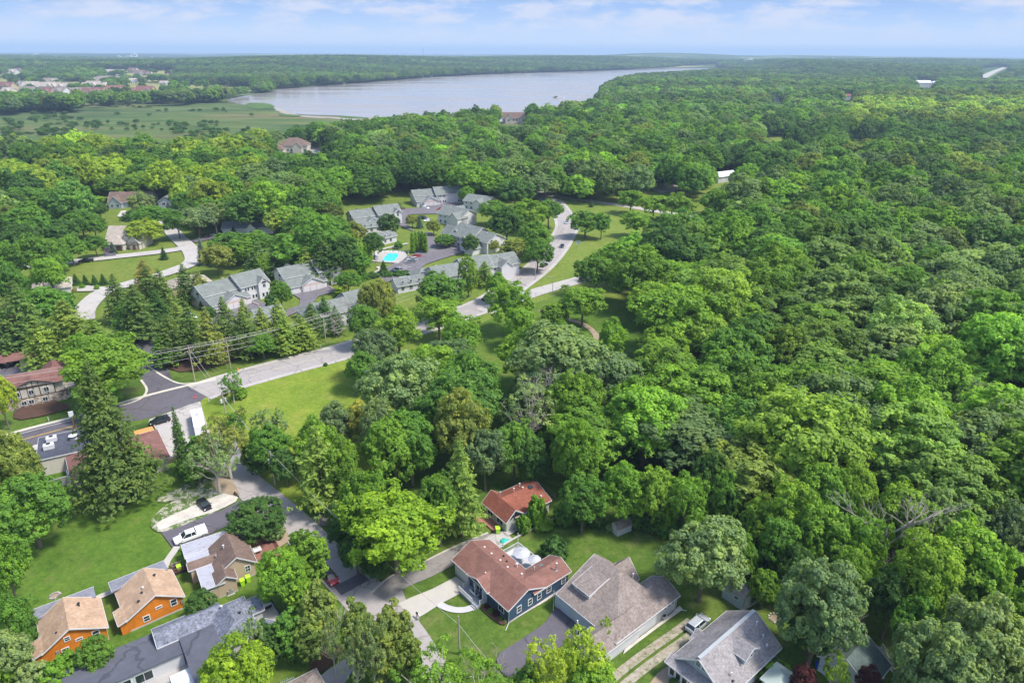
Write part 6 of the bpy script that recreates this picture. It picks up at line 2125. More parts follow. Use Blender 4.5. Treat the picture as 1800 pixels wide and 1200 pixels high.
window(h, '-y', 3.0, 4.4, 1.6, 1.3, 0, 'v'); window(h, '-y', 2.4, 1.6, 1.3, 1.3, 0, 'v'); window(h, '-y', 6.4, 1.6, 1.3, 1.3, 0, 'v')
h = house('estate_house', 'house', 'white estate house with slate blue roofs and a white chimney', (391, 414, 0), 6, 'w_white', 'r_slate', [('G', 0, 14, 1, 9, 0, 3.2, 6.0, 'x', {}), ('H', 10, 24, 2, 12, 0, 3.2, 7.2, 'x', {}), ('G', 12, 17, -1, 6, 0, 3, 5.6, 'y', dict(ends=(1, 0)))])
q = MB(); q.box(21, 22.2, 4, 5.0, 3, 8.6); q.build('chimney', MAT['white'], h)
garage_door(h, '-y', 5, 5, 2.3, 1); window(h, '-y', 14.5, 1.6, 1.6, 1.3, -1, 'v')
h = house('estate_house', 'house', 'white estate house with a pale grey roof and twin garage at its drive', (112, 514, 0), 32, 'w_white', 'r_pale', [('H', -9, 3, 0, 9, 0, 3.1, 5.6, 'x', {}), ('G', -5, 2.8, -3, 5, 0, 3.0, 5.4, 'x', dict(ends=(0, 1)))])
h = house('estate_house', 'house', 'pinkish grey roof among the dark pines below the street', (305, 520, 0), 40, 'w_tan', 'r_pale', [('H', 0, 14, 0, 9, 0, 3.1, 5.6, 'x', {})])
h = house('estate_house', 'house', 'white roofed house at the left edge beyond the pale lane', (-12, 279, 0), 5, 'w_white', 'r_pale', [('H', 0, 22, 0, 12, 0, 3.6, 7.5, 'x', {}), ('G', 16, 24, -3, 8, 0, 3.4, 6.4, 'y', dict(ends=(1, 0)))])
window(h, '-y', 8, 2.0, 3, 1.4, 0, 'v'); garage_door(h, '-y', 20, 4.5, 2.4, -3)
h = house('mansion', 'house', 'cream mansion with a brown hipped roof alone in the woods', (478, 270, 0), 4, 'w_cream', 'r_brown', [('H', 4, 30, 6, 24, 0, 6.2, 12.2, 'x', {}), ('H', -2, 11, -4, 8, 0, 4.0, 8.0, 'x', {}), ('G', 18, 26, 2, 10, 0, 5.5, 9.5, 'y', dict(ends=(1, 0)))])
garage_door(h, '-y', 4, 6, 2.6, -4, 'browndoor')
for x_ in (13, 16, 28): window(h, '-y', x_, 2.2, 1.6, 1.8, 6, 'v')
h = house('mansion', 'house', 'pale mansion with many brown gables at the lake side wood', (884, 218, 0), 3, 'w_cream', 'r_brown', [('G', 0, 38, 6, 20, 0, 6.5, 13.0, 'x', {}), ('G', 3, 12, 0, 10, 0, 6, 11.5, 'y', {}), ('G', 22, 31, 1, 10, 0, 6, 11, 'y', {}), ('H', 31, 44, 4, 16, 0, 5, 9, 'x', {})])
for x_ in (7.5, 14, 18, 26.5): window(h, '-y', x_, 4.5, 2.0, 2.4, 0 if x_ < 12 else 6 if x_ < 20 else 1, 'v')
h = house('barn', 'barn', 'long white metal barn roof half hidden by the wood', (1262, 322, 0), 32, 'w_white', 'r_white', [('G', 0, 20, 0, 11, 0, 4.2, 6.6, 'x', dict(oh=.5))])
garage_door(h, '-y', 5, 4, 3.2, 0)
h = house('cabin', 'house', 'small house with a bright blue roof deep in the wood', (874, 285, 0), 20, 'w_white', 'r_slate', [('G', 0, 9, 0, 8, 0, 4.0, 7.5, 'x', {})])
for c_ in h.children:
    if c_.name.startswith('roof'): c_.data.materials[0] = plain('blue_metal_roof', (.10, .20, .50), .5)
window(h, '-y', 4, 2, 1.4, 1.2, 0, 'v')
h = house('cabin', 'house', 'brown roof peeping out below the sunlit clearing on the right', (1428, 250, 0), 5, 'w_cream', 'r_brown', [('G', 0, 20, 0, 9, 0, 5.0, 8.5, 'x', {})])
window(h, '-y', 4, 3, 2, 2, 0, 'v')
h = house('barn', 'barn', 'white topped building far off in the right hand woods', (1610, 155, 0), 5, 'w_white', 'r_white', [('G', 0, 42, 0, 18, 0, 13, 19.0, 'x', {}), ('G', 46, 70, 0, 14, 0, 13, 17, 'x', {})])
h = house('cabin', 'house', 'red and white building at a gap in the right hand woods', (1482, 176, 0), 5, 'w_white', 'r_brick', [('G', 0, 22, 0, 10, 0, 8, 11.0, 'x', {})])
h = house('cabin', 'house', 'white cabin left of four pale poles in the right hand woods', (1357, 179, 0), 5, 'w_white', 'r_white', [('G', 0, 14, 0, 8, 0, 11, 15.0, 'x', {})])
for k_, px_ in enumerate((1368, 1373, 1378)):
    p_ = P(px_, 178, 0); q = MB(); q.tube([(0, 0, 0), (0, 0, 24)], .7, 8); q.box(-.9, .9, -.9, .9, 24, 24.6); o_ = q.build('pale_mast', MAT['white']); o_.location = p_
    tag(o_, ('left', 'middle', 'right')[k_] + ' one of the three pale masts beside the far white cabin', 'mast', 'pale masts in the right hand woods')
# ------------------------------------------------------------------ the far settlement across the marsh and along the lake
FARH = []
fr = random.Random(31)
protos_far = []
for wall_, roof_ in (('w_cream', 'r_pale'), ('w_white', 'r_pale'), ('w_cream', 'r_brown'), ('w_tan', 'r_maroon'), ('w_white', 'r_taupe')):
    h = house('distant_house', 'house', 'far house', (0.0, 0.0), 0, wall_, roof_, [('G', -9, 9, -6, 6, 0, 6.0, 10.5, 'x', dict(oh=.8, og=.8)), ('G', 1, 8, -9, 0, 0, 5.5, 9, 'y', dict(oh=.5, ends=(1, 0)))], t=.3)
    q = MB()
    for x_ in (-7, -4, -1, 3, 6): q.box(x_, x_ + 1.4, (-6.06 if x_ < 1 else -9.06), (-6 if x_ < 1 else -9), 1.2, 3.2); q.box(x_, x_ + 1.4, (-6.06 if x_ < 1 else -9.06), (-6 if x_ < 1 else -9), 4.0, 5.4)
    q.build('windows_front', MAT['glass'], h)
    protos_far.append(h)
used = set()
NTH = 'first second third fourth fifth sixth seventh eighth ninth tenth eleventh twelfth thirteenth fourteenth fifteenth sixteenth'.split()
ROWS = [  # (list of px, py, proto, size, row name)
    ([(60, 158), (74, 159), (88, 159), (101, 159), (113, 159), (127, 160), (139, 160)], 0, 1.25, 'upper pale row beyond the marsh'),
    ([(157, 157), (168, 158), (178, 158), (202, 156)], 0, 1.25, 'pale row right of the big building'),
    ([(86, 167), (112, 168), (128, 168), (149, 167), (160, 168), (176, 168), (206, 167), (236, 168), (258, 168)], 3, 1.2, 'brownish row along the marsh edge'),
    ([(18, 166), (52, 167), (8, 157), (16, 158), (38, 152), (68, 151), (78, 148), (90, 149), (98, 149)], 4, 1.1, 'scattered group at the far left edge'),
    ([(6, 128), (14, 126), (22, 124), (30, 125), (36, 128), (10, 131), (25, 131), (63, 130), (104, 134), (110, 138)], 1, 1.15, 'pale group on the far left hillside'),
    ([(188, 121), (196, 119), (203, 122), (211, 120), (222, 121), (230, 122), (240, 121), (190, 131), (198, 133), (210, 132), (236, 129), (247, 133), (262, 134), (283, 123), (275, 122), (289, 124), (300, 137), (255, 124)], 2, 1.2, 'cream group along the wooded ridge'),
    ([(232, 147), (240, 147), (290, 150), (298, 139)], 1, 1.0, 'white sheds in the yellow field'),
    ([(368, 146), (376, 147), (383, 147), (400, 144), (421, 147), (425, 145)], 0, 1.1, 'group at the foot of the dark hill'),
    ([(480, 144), (502, 150), (522, 149), (540, 143), (555, 141), (560, 145), (600, 147), (512, 140)], 1, 1.0, 'shore houses left of open water'),
    ([(686, 138), (692, 137), (712, 137), (740, 135.5), (755, 135), (806, 131), (824, 130), (834, 129.5)], 1, 0.9, 'white houses along the left far bank'),
    ([], 0, 0.8, 'tiny shore row along the right far bank'),
]
for k in range(16): ROWS[-1][0].append((860 + k * 8.7, 128.6 - k * 0.27))
for pts_, pi, sz, rn in ROWS:
    n_ = len(pts_)
    pts_ = sorted(pts_)
    for i, (a_, b_) in enumerate(pts_):
        p_ = PT(a_, b_ + 0.8)
        kk = (pi + fr.choice((0, 0, 0, 1, 4))) % 5
        pr = protos_far[kk]
        if kk not in used:
            o_ = pr
            used.add(kk)
        else:
            o_ = copy_tree(pr)
        o_.location = (p_.x, p_.y, hgt(p_.x, p_.y) - .3)
        o_.rotation_euler = (0, 0, fr.uniform(-.5, .5))
        s_ = sz * fr.uniform(1.1, 1.5)
        o_.scale = (s_, s_, s_)
        pos = 'leftmost' if i == 0 else 'rightmost' if i == n_ - 1 else (NTH[i] + ' from the left') if i < n_ / 2 else (NTH[n_ - 1 - i] + ' from the right')
        o_['label'] = '%s house of the %s' % (pos, rn)
        o_['group'] = rn
        FARH.append((a_, b_))
for i, pr in enumerate(protos_far):
    if i not in used:
        for c_ in list(pr.children): bpy.data.objects.remove(c_)
        bpy.data.objects.remove(pr)
h = house('large_building', 'building', 'big pale building with a broad roof beyond the marsh', (148, 147, 0), 0, 'w_cream', 'r_taupe', [('H', 0, 110, 0, 60, 0, 9, 19, 'x', {}), ('H', 20, 70, -14, 10, 0, 8, 14, 'x', {})], t=.5)
for x_ in (10, 22, 40, 52, 64, 84, 98): window(h, '-y', x_, 5, 4, 3, 0 if x_ < 19 or x_ > 71 else -14, 'v', fw=.4, nz=.3)
# skyline bits: water tower, mast, white town buildings, far shore hall
wt = empty('water_tower', tuple(PT(714, 98.5)), 0, 'white water tower on the skyline above the far bank', 'water tower')
wt.location.z = hgt(wt.location.x, wt.location.y)
q = MB(); q.lathe((0, 0, 44), [(1, -9), (8, -5), (10, 0), (8, 5), (1, 8)], 16); q.build('tank', MAT['white'], wt)
q = MB(); q.tube([(0, 0, 0), (0, 0, 38)], 2.2, 10); q.build('tower_shaft', MAT['white'], wt)
p_ = PT(744, 103); tm_ = empty('radio_mast', tuple(p_), 0, 'thin dark radio mast rising over the far skyline', 'mast')
hh_ = 10
while PX(p_.x, p_.y, p_.z + hh_)[1] > 84.5 and hh_ < 400: hh_ += 2
q = MB(); q.tube([(0, 0, 0), (0, 0, hh_)], 1.1, 6); q.build('mast', MAT['black'], tm_)
q = MB(); q.box(-2.5, 2.5, -1, 1, hh_ * .82, hh_ * .84); q.box(-2, 2, -1, 1, hh_ * .6, hh_ * .61); q.build('antenna', MAT['metal'], tm_)
SKY_B = [(236, 101.5, 60, 30, 'tall white hospital like block on the left skyline'), (228, 103.5, 90, 16, 'long low white block below the skyline tower block'), (209, 102, 40, 12, 'small white building left of the skyline block'),
         (268, 103, 60, 10, 'first white shed right of the skyline block'), (290, 103.5, 80, 10, 'second white shed right of the skyline block'), (62, 98, 50, 14, 'lone white building on the far left skyline'),
         (1125, 108.5, 60, 16, 'white building below the round far hill'), (1318, 112.5, 70, 26, 'white hall at the far end of the lake'), (1465, 105, 30, 14, 'white dot of a building on the right skyline'), (1692, 103, 30, 12, 'tiny white building on the far right skyline')]
for a_, b_, w_, hh_, lab in SKY_B:
    p_ = PT(a_, b_)
    e = empty('distant_block', tuple(p_), fr.uniform(-.2, .2), lab, 'building', 'white buildings near the skyline')
    q = MB(); q.box(-w_ / 2, w_ / 2, -10, 10, -4, hh_); q.box(-w_ / 5, w_ / 5, -8, 8, hh_, hh_ * 1.35); q.build('wall', MAT['white'], e)
    q = MB()
    for k in range(6): q.box(-w_ / 2 + w_ * (k + .2) / 6, -w_ / 2 + w_ * (k + .7) / 6, -10.2, -10, hh_ * .4, hh_ * .7)
    q.build('window_band', MAT['glass'], e)
    q = MB(); q.box(-w_ / 2 - 1, w_ / 2 + 1, -11, 11, hh_ * 1.35, hh_ * 1.42) if False else q.box(-w_ / 2 - .5, -w_ / 5, -10.5, 10.5, hh_, hh_ + .6); q.build('roof', MAT['r_white'], e)
# boat and jetty on the lake
for k_, (a_, b_, lab) in enumerate(((978, 172, 'longer dark boat out on the lake'), (984, 172.3, 'pale boat close behind the longer dark boat'))):
    p_ = P(a_, b_, .35)
    e = empty('boat', (p_.x, p_.y, .35), .1, lab, 'boat', 'two boats on the lake')
    q = MB(); q.extr([(-7, -2, 0), (7, -1.6, 0), (9.5, 0, 0), (7, 1.6, 0), (-7, 2, 0)], (0, 0, 1.4)); q.build('hull', MAT['wood'] if k_ == 0 else MAT['white'], e)
    q = MB(); q.box(-4, 2, -1.3, 1.3, 1.4, 3.0); q.build('cabin', MAT['white'] if k_ else MAT['black'], e)
# ------------------------------------------------------------------ vehicles
def car(kind, pa, pb, paint, label, group='parked and moving cars', rough=0.25, name='car', cat='car', z=0.0):
    """pa = rear pixel, pb = front pixel (at z=0.8)"""
    a, b = P(pa[0], pa[1], .8), P(pb[0], pb[1], .8)
    c = (a + b) / 2
    ang = math.atan2(b.y - a.y, b.x - a.x)
    Ls = dict(hatch=(4.2, 1.8, 1.5), suv=(4.75, 1.92, 1.75), sedan=(4.8, 1.85, 1.45), pickup=(5.9, 2.0, 1.9), van=(5.2, 2.0, 2.0))
    L_, Wd, Ht = Ls[kind]
    e = empty(name, (c.x, c.y, z), ang, label, cat, group)
    hl, hw = L_ / 2, Wd / 2
    st = {'hatch': [(-hl, .82, .45, .80), (-hl + .12, .95, .28, .95), (-hl + .5, 1, .25, .98), (0, 1, .22, .95), (hl - 1.15, 1, .22, .92), (hl - .4, .96, .25, .82), (hl - .05, .8, .35, .65)],
          'suv': [(-hl, .84, .5, .95), (-hl + .12, .96, .36, 1.1), (-hl + .5, 1, .32, 1.12), (0, 1, .3, 1.1), (hl - 1.2, 1, .3, 1.08), (hl - .35, .96, .32, .98), (hl - .03, .82, .45, .8)],
          'sedan': [(-hl, .8, .4, .82), (-hl + .2, .94, .28, .95), (-hl + .9, 1, .25, .98), (0, 1, .22, .94), (hl - 1.2, 1, .22, .9), (hl - .4, .95, .25, .8), (hl - .05, .78, .35, .62)],
          'pickup': [(-hl, .9, .5, 1.1), (-hl + .1, 1, .42, 1.15), (-hl + 1.9, 1, .4, 1.15), (0, 1, .38, 1.15), (hl - 1.35, 1, .38, 1.15), (hl - .4, .97, .4, 1.05), (hl - .03, .85, .5, .9)],
          'van': [(-hl, .9, .4, 1.1), (-hl + .1, 1, .32, 1.15), (-hl + 1.9, 1, .3, 1.15), (0, 1, .3, 1.12), (hl - 1.0, 1, .3, 1.05), (hl - .3, .95, .32, .9), (hl - .02, .82, .4, .7)]}[kind]
    q = MB()
    vs, fs = [], []
    for x, w, z0, z1 in st:
        w *= hw
        vs += [(x, -w * .92, z0), (x, -w, z0 + .18), (x, -w * .99, z1 - .16), (x, -w * .90, z1), (x, 0, z1 + .03), (x, w * .90, z1), (x, w * .99, z1 - .16), (x, w, z0 + .18), (x, w * .92, z0)]
    n = 9
    for i in range(len(st) - 1):
        for k in range(n): fs.append((i * n + k, i * n + (k + 1) % n, (i + 1) * n + (k + 1) % n, (i + 1) * n + k))
    fs += [tuple(range(n - 1, -1, -1)), tuple((len(st) - 1) * n + k for k in range(n))]
    q.add(vs, [f[::-1] for f in fs])
    pm = MAT.get('paint_' + paint)
    body = q.build('body', pm, e, smooth=False)
    # cabin: glass loft with a painted roof
    cb = {'hatch': (-hl + .15, -hl + .6, hl - 1.9, hl - 1.05, .93), 'suv': (-hl + .12, -hl + .5, hl - 2.0, hl - 1.2, 1.08), 'sedan': (-hl + .75, -hl + 1.5, hl - 2.1, hl - 1.25, .93),
          'pickup': (-hl + 1.95, -hl + 2.2, hl - 2.2, hl - 1.4, 1.13), 'van': (-hl + .08, -hl + .25, hl - 1.7, hl - .85, 1.1)}[kind]
    x0, x1, x2, x3, zb = cb
    wb, wt_ = hw * .90, hw * .70
    zt = Ht
    g = MB()
    g.add([(x0, -wb, zb), (x3, -wb, zb), (x3, wb, zb), (x0, wb, zb), (x1, -wt_, zt - .06), (x2, -wt_, zt - .06), (x2, wt_, zt - .06), (x1, wt_, zt - .06)],
          [(0, 1, 5, 4), (1, 2, 6, 5), (2, 3, 7, 6), (3, 0, 4, 7), (4, 5, 6, 7), (0, 3, 2, 1)])
    g.build('window_glass', MAT['glass'], e)
    r_ = MB()
    e1, e2 = x1 - .06, x2 + .06
    r_.add([(e1, -wt_ - .03, zt - .07), (e2, -wt_ - .03, zt - .07), (e2, wt_ + .03, zt - .07), (e1, wt_ + .03, zt - .07), (e1 + .15, -wt_ * .85, zt), (e2 - .15, -wt_ * .85, zt), (e2 - .15, wt_ * .85, zt), (e1 + .15, wt_ * .85, zt)],
           [(0, 1, 5, 4), (1, 2, 6, 5), (2, 3, 7, 6), (3, 0, 4, 7), (4, 5, 6, 7), (0, 3, 2, 1)])
    for s_ in (-1, 1):
        xm = (x1 + x2) / 2
        r_.bar((x3, s_ * (wb + .01), zb), (x2, s_ * (wt_ + .015), zt - .06), .07)
        r_.bar((xm - .1, s_ * (wb + .01), zb), (xm - .1, s_ * (wt_ + .015), zt - .06), .08)
        r_.bar((x0, s_ * (wb + .01), zb), (x1, s_ * (wt_ + .015), zt - .06), .09)
    r_.build('roof', pm, e)
    if kind == 'pickup' and 'cap' in label:
        k_ = MB(); k_.add([(-hl + .05, -.93, 1.13), (-hl + 1.95, -.93, 1.13), (-hl + 1.95, .93, 1.13), (-hl + .05, .93, 1.13), (-hl + .12, -.8, 1.86), (-hl + 1.95, -.8, 1.86), (-hl + 1.95, .8, 1.86), (-hl + .12, .8, 1.86)],
                          [(0, 1, 5, 4), (1, 2, 6, 5), (2, 3, 7, 6), (3, 0, 4, 7), (4, 5, 6, 7), (0, 3, 2, 1)]); k_.build('bed_cap', pm, e)
    elif kind == 'pickup':
        k_ = MB(); k_.box(-hl + .15, -hl + 1.85, -.8, .8, 1.16, 1.185); k_.build('bed_floor', MAT['black'], e)
    rw = .36 if kind in ('suv', 'pickup') else .32
    for sx_ in (-hl + .85, hl - .9):
        for s_ in (-1, 1):
            t_ = MB(); t_.tube([(sx_, s_ * (hw - .2), rw), (sx_, s_ * (hw + .02), rw)], rw, 14); to = t_.build('wheel', MAT['black'], e)
            t_ = MB(); t_.tube([(sx_, s_ * (hw - .1), rw), (sx_, s_ * (hw + .035), rw)], rw * .6, 10); t_.build('rim', MAT['metal'], to)
    for s_ in (-1, 1):
        zl = st[-2][3] - .16
        t_ = MB(); t_.box(hl - .28, hl - .06, s_ * hw * .78 - .16, s_ * hw * .78 + .16, zl - .07, zl + .09); t_.build('headlight', MAT['white'], e)
        t_ = MB(); t_.box(-hl - .02, -hl + .12, s_ * hw * .78 - .14, s_ * hw * .78 + .14, st[0][3] - .22, st[0][3] - .02); t_.build('tail_light', MAT['paint_red'], e)
        t_ = MB(); t_.box(x3 - .1, x3 + .1, s_ * (hw + .08) - .08, s_ * (hw + .08) + .08, zb + .0, zb + .14); t_.build('mirror', pm, e)
    return e


def paintm(n, c, r=.25, metal=.3):
    m = MT('paint_' + n, r, .5, metal)
    m.b.inputs['Coat Weight'].default_value = .6
    m.b.inputs['Coat Roughness'].default_value = .08
    MAT['paint_' + n] = m.base(c)


paintm('white', (.80, .80, .80), .3, 0)
paintm('black', (.012, .012, .014))
paintm('red', (.42, .015, .02))
paintm('silver', (.55, .57, .60))
paintm('grey', (.20, .21, .22))
paintm('navy', (.03, .05, .12))
paintm('maroon', (.12, .02, .03))
car('pickup', (361, 931), (308, 950), 'white', 'white pickup truck with a bed cap parked on the asphalt driveway', name='pickup_truck', cat='pickup truck')
car('hatch', (352, 878), (366, 892), 'black', 'black hatchback parked on the pale gravel')
e = car('hatch', (569, 997), (593, 1028), 'red', 'red compact car with a black roof on the street')
for c_ in e.children:
    if c_.name.startswith('roof'): c_.data.materials[0] = MAT['paint_black']
car('suv', (1212, 1107), (1241, 1082), 'silver', 'silver sport utility car at the end of the gravel tracks')
car('suv', (293, 735), (268, 742), 'black', 'black sport utility car on the concrete lot by the red roof')
car('sedan', (998, 386), (994, 394), 'silver', 'silver car farthest up the curving highway')
car('sedan', (990, 427), (986, 436), 'black', 'black car in the middle of the curving highway')
car('suv', (950, 468), (963, 462), 'black', 'dark grey car on the highway above the slip road')
car('pickup', (864, 519), (850, 526), 'black', 'black pickup truck on the highway beside the bright trees', name='pickup_truck', cat='pickup truck')
car('pickup', (160, 457), (142, 458.5), 'black', 'black pickup truck on the pale estate street', name='pickup_truck', cat='pickup truck')
car('sedan', (189, 437), (187, 441), 'maroon', 'maroon car before the garage of the tan estate house')
car('suv', (369, 414), (381, 412), 'black', 'black car in the dark drive of the slate roofed house')
car('sedan', (322, 548), (326, 553), 'maroon', 'red and white car left in the court behind the pines')
car('suv', (333, 554), (340, 557), 'white', 'white car beside the red one in the court behind the pines')
car('sedan', (743, 441), (733, 441.5), 'black', 'black car nearest the columnar evergreens at the pool')
car('sedan', (739, 449), (722, 450), 'red', 'bright red car in the pool parking bay')
car('suv', (731, 455), (718, 456), 'silver', 'silver car beside the red one in the pool bay')
car('suv', (728, 459), (714, 460), 'grey', 'dark grey car lowest in the upper pool bay')
car('sedan', (700, 478), (683, 475), 'navy', 'dark blue sedan in the lower pool bay')
car('suv', (706, 475), (691, 471), 'grey', 'grey sport utility car behind the dark blue sedan')
car('van', (712, 491), (701, 493), 'white', 'white van at the bottom of the pool lot', name='van', cat='van')
car('suv', (781, 367), (768, 367.5), 'red', 'bright red car turning on the upper loop road')
car('pickup', (735, 360), (746, 362), 'silver', 'silver pickup truck before the farthest townhouse', name='pickup_truck', cat='pickup truck')
car('sedan', (744, 364), (752, 365), 'white', 'white car close in front of the silver pickup truck')
car('sedan', (709, 366), (702, 367), 'maroon', 'maroon car at the left of the upper loop road')
car('sedan', (700, 369), (694, 370), 'white', 'white car beside the maroon one on the upper loop')
car('suv', (685, 413), (693, 415), 'white', 'white car at the pale garage block above the pool')
car('suv', (742, 382), (748, 383), 'black', 'black car behind the blue spruce on the loop')
car('sedan', (755, 386), (748, 387), 'white', 'white car between the two olive trees of the loop')
car('suv', (660, 387), (654, 389), 'black', 'black car by the left hand townhouse garage')
car('suv', (6, 634), (14, 637), 'silver', 'silver car beyond the long red carport')

# motorhome
a, b = P(356, 775, 1.5), P(343, 712, 1.5)
mh = empty('motorhome', ((a.x + b.x) / 2, (a.y + b.y) / 2, 0), math.atan2(b.y - a.y, b.x - a.x), 'long white motorhome parked at the edge of the concrete lot', 'motorhome')
q = MB()
q.extr([(-5.6, -1.25, .45), (5.2, -1.25, .45), (5.6, -1.25, 1.2), (5.2, -1.25, 2.6), (4.2, -1.25, 3.15), (-5.5, -1.25, 3.2)], (0, 2.5, 0)); q.build('body', MAT['paint_white'], mh)
q = MB(); q.extr([(5.62, -1.05, 1.35), (5.3, -1.05, 2.55), (5.22, -1.05, 2.55), (5.5, -1.05, 1.35)], (0, 2.1, 0)); q.build('windscreen', MAT['glass'], mh)
for x_ in (-4, -1.5, 1, 3.2):
    q = MB(); q.box(x_ - .5, x_ + .5, -1.29, -1.25, 1.7, 2.4); q.box(x_ - .5, x_ + .5, 1.25, 1.29, 1.7, 2.4); q.build('window', MAT['glass'], mh)
for x_ in (-3.6, 3.9):
    for s_ in (-1, 1):
        q = MB(); q.tube([(x_, s_ * .95, .48), (x_, s_ * 1.27, .48)], .48, 14); w_ = q.build('wheel', MAT['black'], mh)
        q = MB(); q.tube([(x_, s_ * 1.0, .48), (x_, s_ * 1.28, .48)], .26, 10); q.build('rim', MAT['metal'], w_)
q = MB(); q.box(-3.2, -2.0, -.5, .5, 3.2, 3.5); q.build('roof_unit', MAT['white'], mh)
q = MB(); q.box(.5, 1.2, -.35, .35, 3.18, 3.3); q.build('roof_hatch', MAT['metal'], mh)
q = MB(); q.box(-5.62, -5.5, -1.15, 1.15, .6, .9); q.build('bumper', MAT['metal'], mh)
# motorcycle by the street corner
mc = empty('motorcycle', P(416, 872, 0), R(-40), 'dark motorcycle by the dirt at the street corner', 'motorcycle')
for x_ in (-.7, .7):
    q = MB(); q.tube([(x_, -.06, .32), (x_, .06, .32)], .32, 14); q.build('wheel', MAT['black'], mc)
q = MB(); q.extr([(-.5, -.12, .5), (.45, -.12, .55), (.5, -.12, .85), (.1, -.12, .95), (-.2, -.12, .8), (-.7, -.12, .85)], (0, .24, 0)); q.build('body', MAT['paint_black'], mc)
q = MB(); q.bar((.7, 0, .32), (.45, 0, 1.0), .06); q.bar((.45, -.35, 1.05), (.45, .35, 1.05), .04); q.build('handlebar', MAT['metal'], mc)

# ------------------------------------------------------------------ bins, boxes and small garden things
paintm('lime', (.42, .78, .02), .5, 0)
paintm('blue', (.02, .08, .45), .5, 0)
paintm('teal', (.03, .42, .33), .5, 0)


def bin_(px_, py_, col, label, rz=35, s=1.0):
    p_ = P(px_, py_, 0)
    e = empty('wheelie_bin', (p_.x, p_.y, 0), R(rz), label, 'bin', 'bins beside the houses')
    q = MB(); q.add([(-.24, -.28, .05), (.24, -.28, .05), (.24, .28, .05), (-.24, .28, .05), (-.31, -.37, 1.02), (.31, -.37, 1.02), (.31, .37, 1.02), (-.31, .37, 1.02)], [(0, 1, 5, 4), (1, 2, 6, 5), (2, 3, 7, 6), (3, 0, 4, 7), (4, 5, 6, 7), (0, 3, 2, 1)])
    q.build('bin_body', MAT['paint_' + col], e)
    q = MB(); q.extr([(-.34, -.4, 1.02), (-.34, .42, 1.02), (-.34, .42, 1.08), (-.34, -.05, 1.16), (-.34, -.4, 1.08)], (.68, 0, 0)); q.build('lid', MAT['paint_' + col], e)
    for i in (-1, 1):
        q = MB(); q.tube([(.27 * i, .33, .12), (.33 * i, .33, .12)], .12, 10); q.build('wheel', MAT['black'], e)
    e.scale = (s,) * 3
    return e


bin_(316, 1003, 'lime', 'lime green bin at the corner of the upper orange cottage', s=1.15)
bin_(169, 1073, 'lime', 'lime green bin at the corner of the lower orange cottage', s=1.15)
bin_(427, 1028, 'lime', 'left of the two lime green bins beside the tan bungalow', 33, 1.15)
bin_(437, 1022, 'lime', 'right of the two lime green bins beside the tan bungalow', 33, 1.15)
bin_(875, 937, 'lime', 'lime green bin at the corner of the red roofed cottage', 10, 1.3)
bin_(116, 850, 'blue', 'blue bin before the stained cream wall', s=1.2)
bin_(1438, 1175, 'blue', 'blue bin beside the garage at the bottom right', s=1.1)
sb = empty('sandbox', P(886, 952, 0), .3, 'teal turtle shaped plastic sandbox at the end of the driveway', 'sandbox')
q = MB(); q.lathe((0, 0, 0), [(.75, 0), (.8, .25), (.6, .45), (.25, .55), (.02, .58)], 16); q.build('lid', MAT['paint_teal'], sb)
q = MB(); q.lathe((.85, .1, .1), [(.2, 0), (.22, .15), (.05, .3)], 10); q.build('head', MAT['paint_teal'], sb)


def ac_unit(px_, py_, label, rz=35):
    p_ = P(px_, py_, 0)
    e = empty('air_conditioner', (p_.x, p_.y, 0), R(rz), label, 'air conditioner', 'outdoor air conditioners')
    q = MB(); q.box(-.45, .45, -.45, .45, .08, .85); q.build('casing', MAT['metal'], e)
    q = MB(); q.lathe((0, 0, .85), [(.36, 0), (.36, .05), (.1, .06)], 14); q.build('fan_grille', MAT['black'], e)
    q = MB(); q.box(-.6, .6, -.6, .6, 0, .08); q.build('pad', MAT['concrete'], e)


ac_unit(405, 1042, 'dark air conditioner below the tan bungalow wall')
ac_unit(1362, 1165, 'round topped air conditioner beside the grey cottage', 40)
ac_unit(1166, 1088, 'air conditioner in the stone strip of the taupe roofed house', 40)
ac_unit(308, 998, 'small white air conditioner behind the upper orange cottage')
ac_unit(152, 1068, 'small white air conditioner behind the lower orange cottage')
for (px_, py_, rr_, lab) in ((97, 1047, .75, 'small round fire pit on the left back lawn'), (1364, 1087, 1.1, 'ring of stones on the lawn behind the grey cottage')):
    p_ = P(px_, py_, 0)
    e = empty('fire_pit', (p_.x, p_.y, 0), 0, lab, 'fire pit', 'fire pits')
    q = MB()
    for k in range(12):
        a_ = 6.2832 * k / 12
        q.box(rr_ * math.cos(a_) - .16, rr_ * math.cos(a_) + .16, rr_ * math.sin(a_) - .14, rr_ * math.sin(a_) + .14, 0, .22)
    q.build('stone_ring', MAT['stonepale'], e)
    q = MB(); q.lathe((0, 0, 0), [(rr_ * .85, 0.0), (rr_ * .8, .06), (.1, .08)], 14); q.build('ash_bed', MAT['dirt'], e)
for k_ in range(9):
    p_ = P(1304 + k_ * 4.6, 1075 - k_ * 1.9 - .12 * k_ * k_, 0)
    q = MB(); q.lathe((0, 0, 0), [(.28, 0), (.3, .05), (.05, .06)], 8); o_ = q.build('stepping_stone', MAT['concrete']); o_.location = (p_.x, p_.y, .11)
    o_.location.z = _z[0] + .001
    tag(o_, '%s stepping stone from the left behind the grey cottage' % NTH[k_], 'stepping stone', 'stepping stones on the lawn')


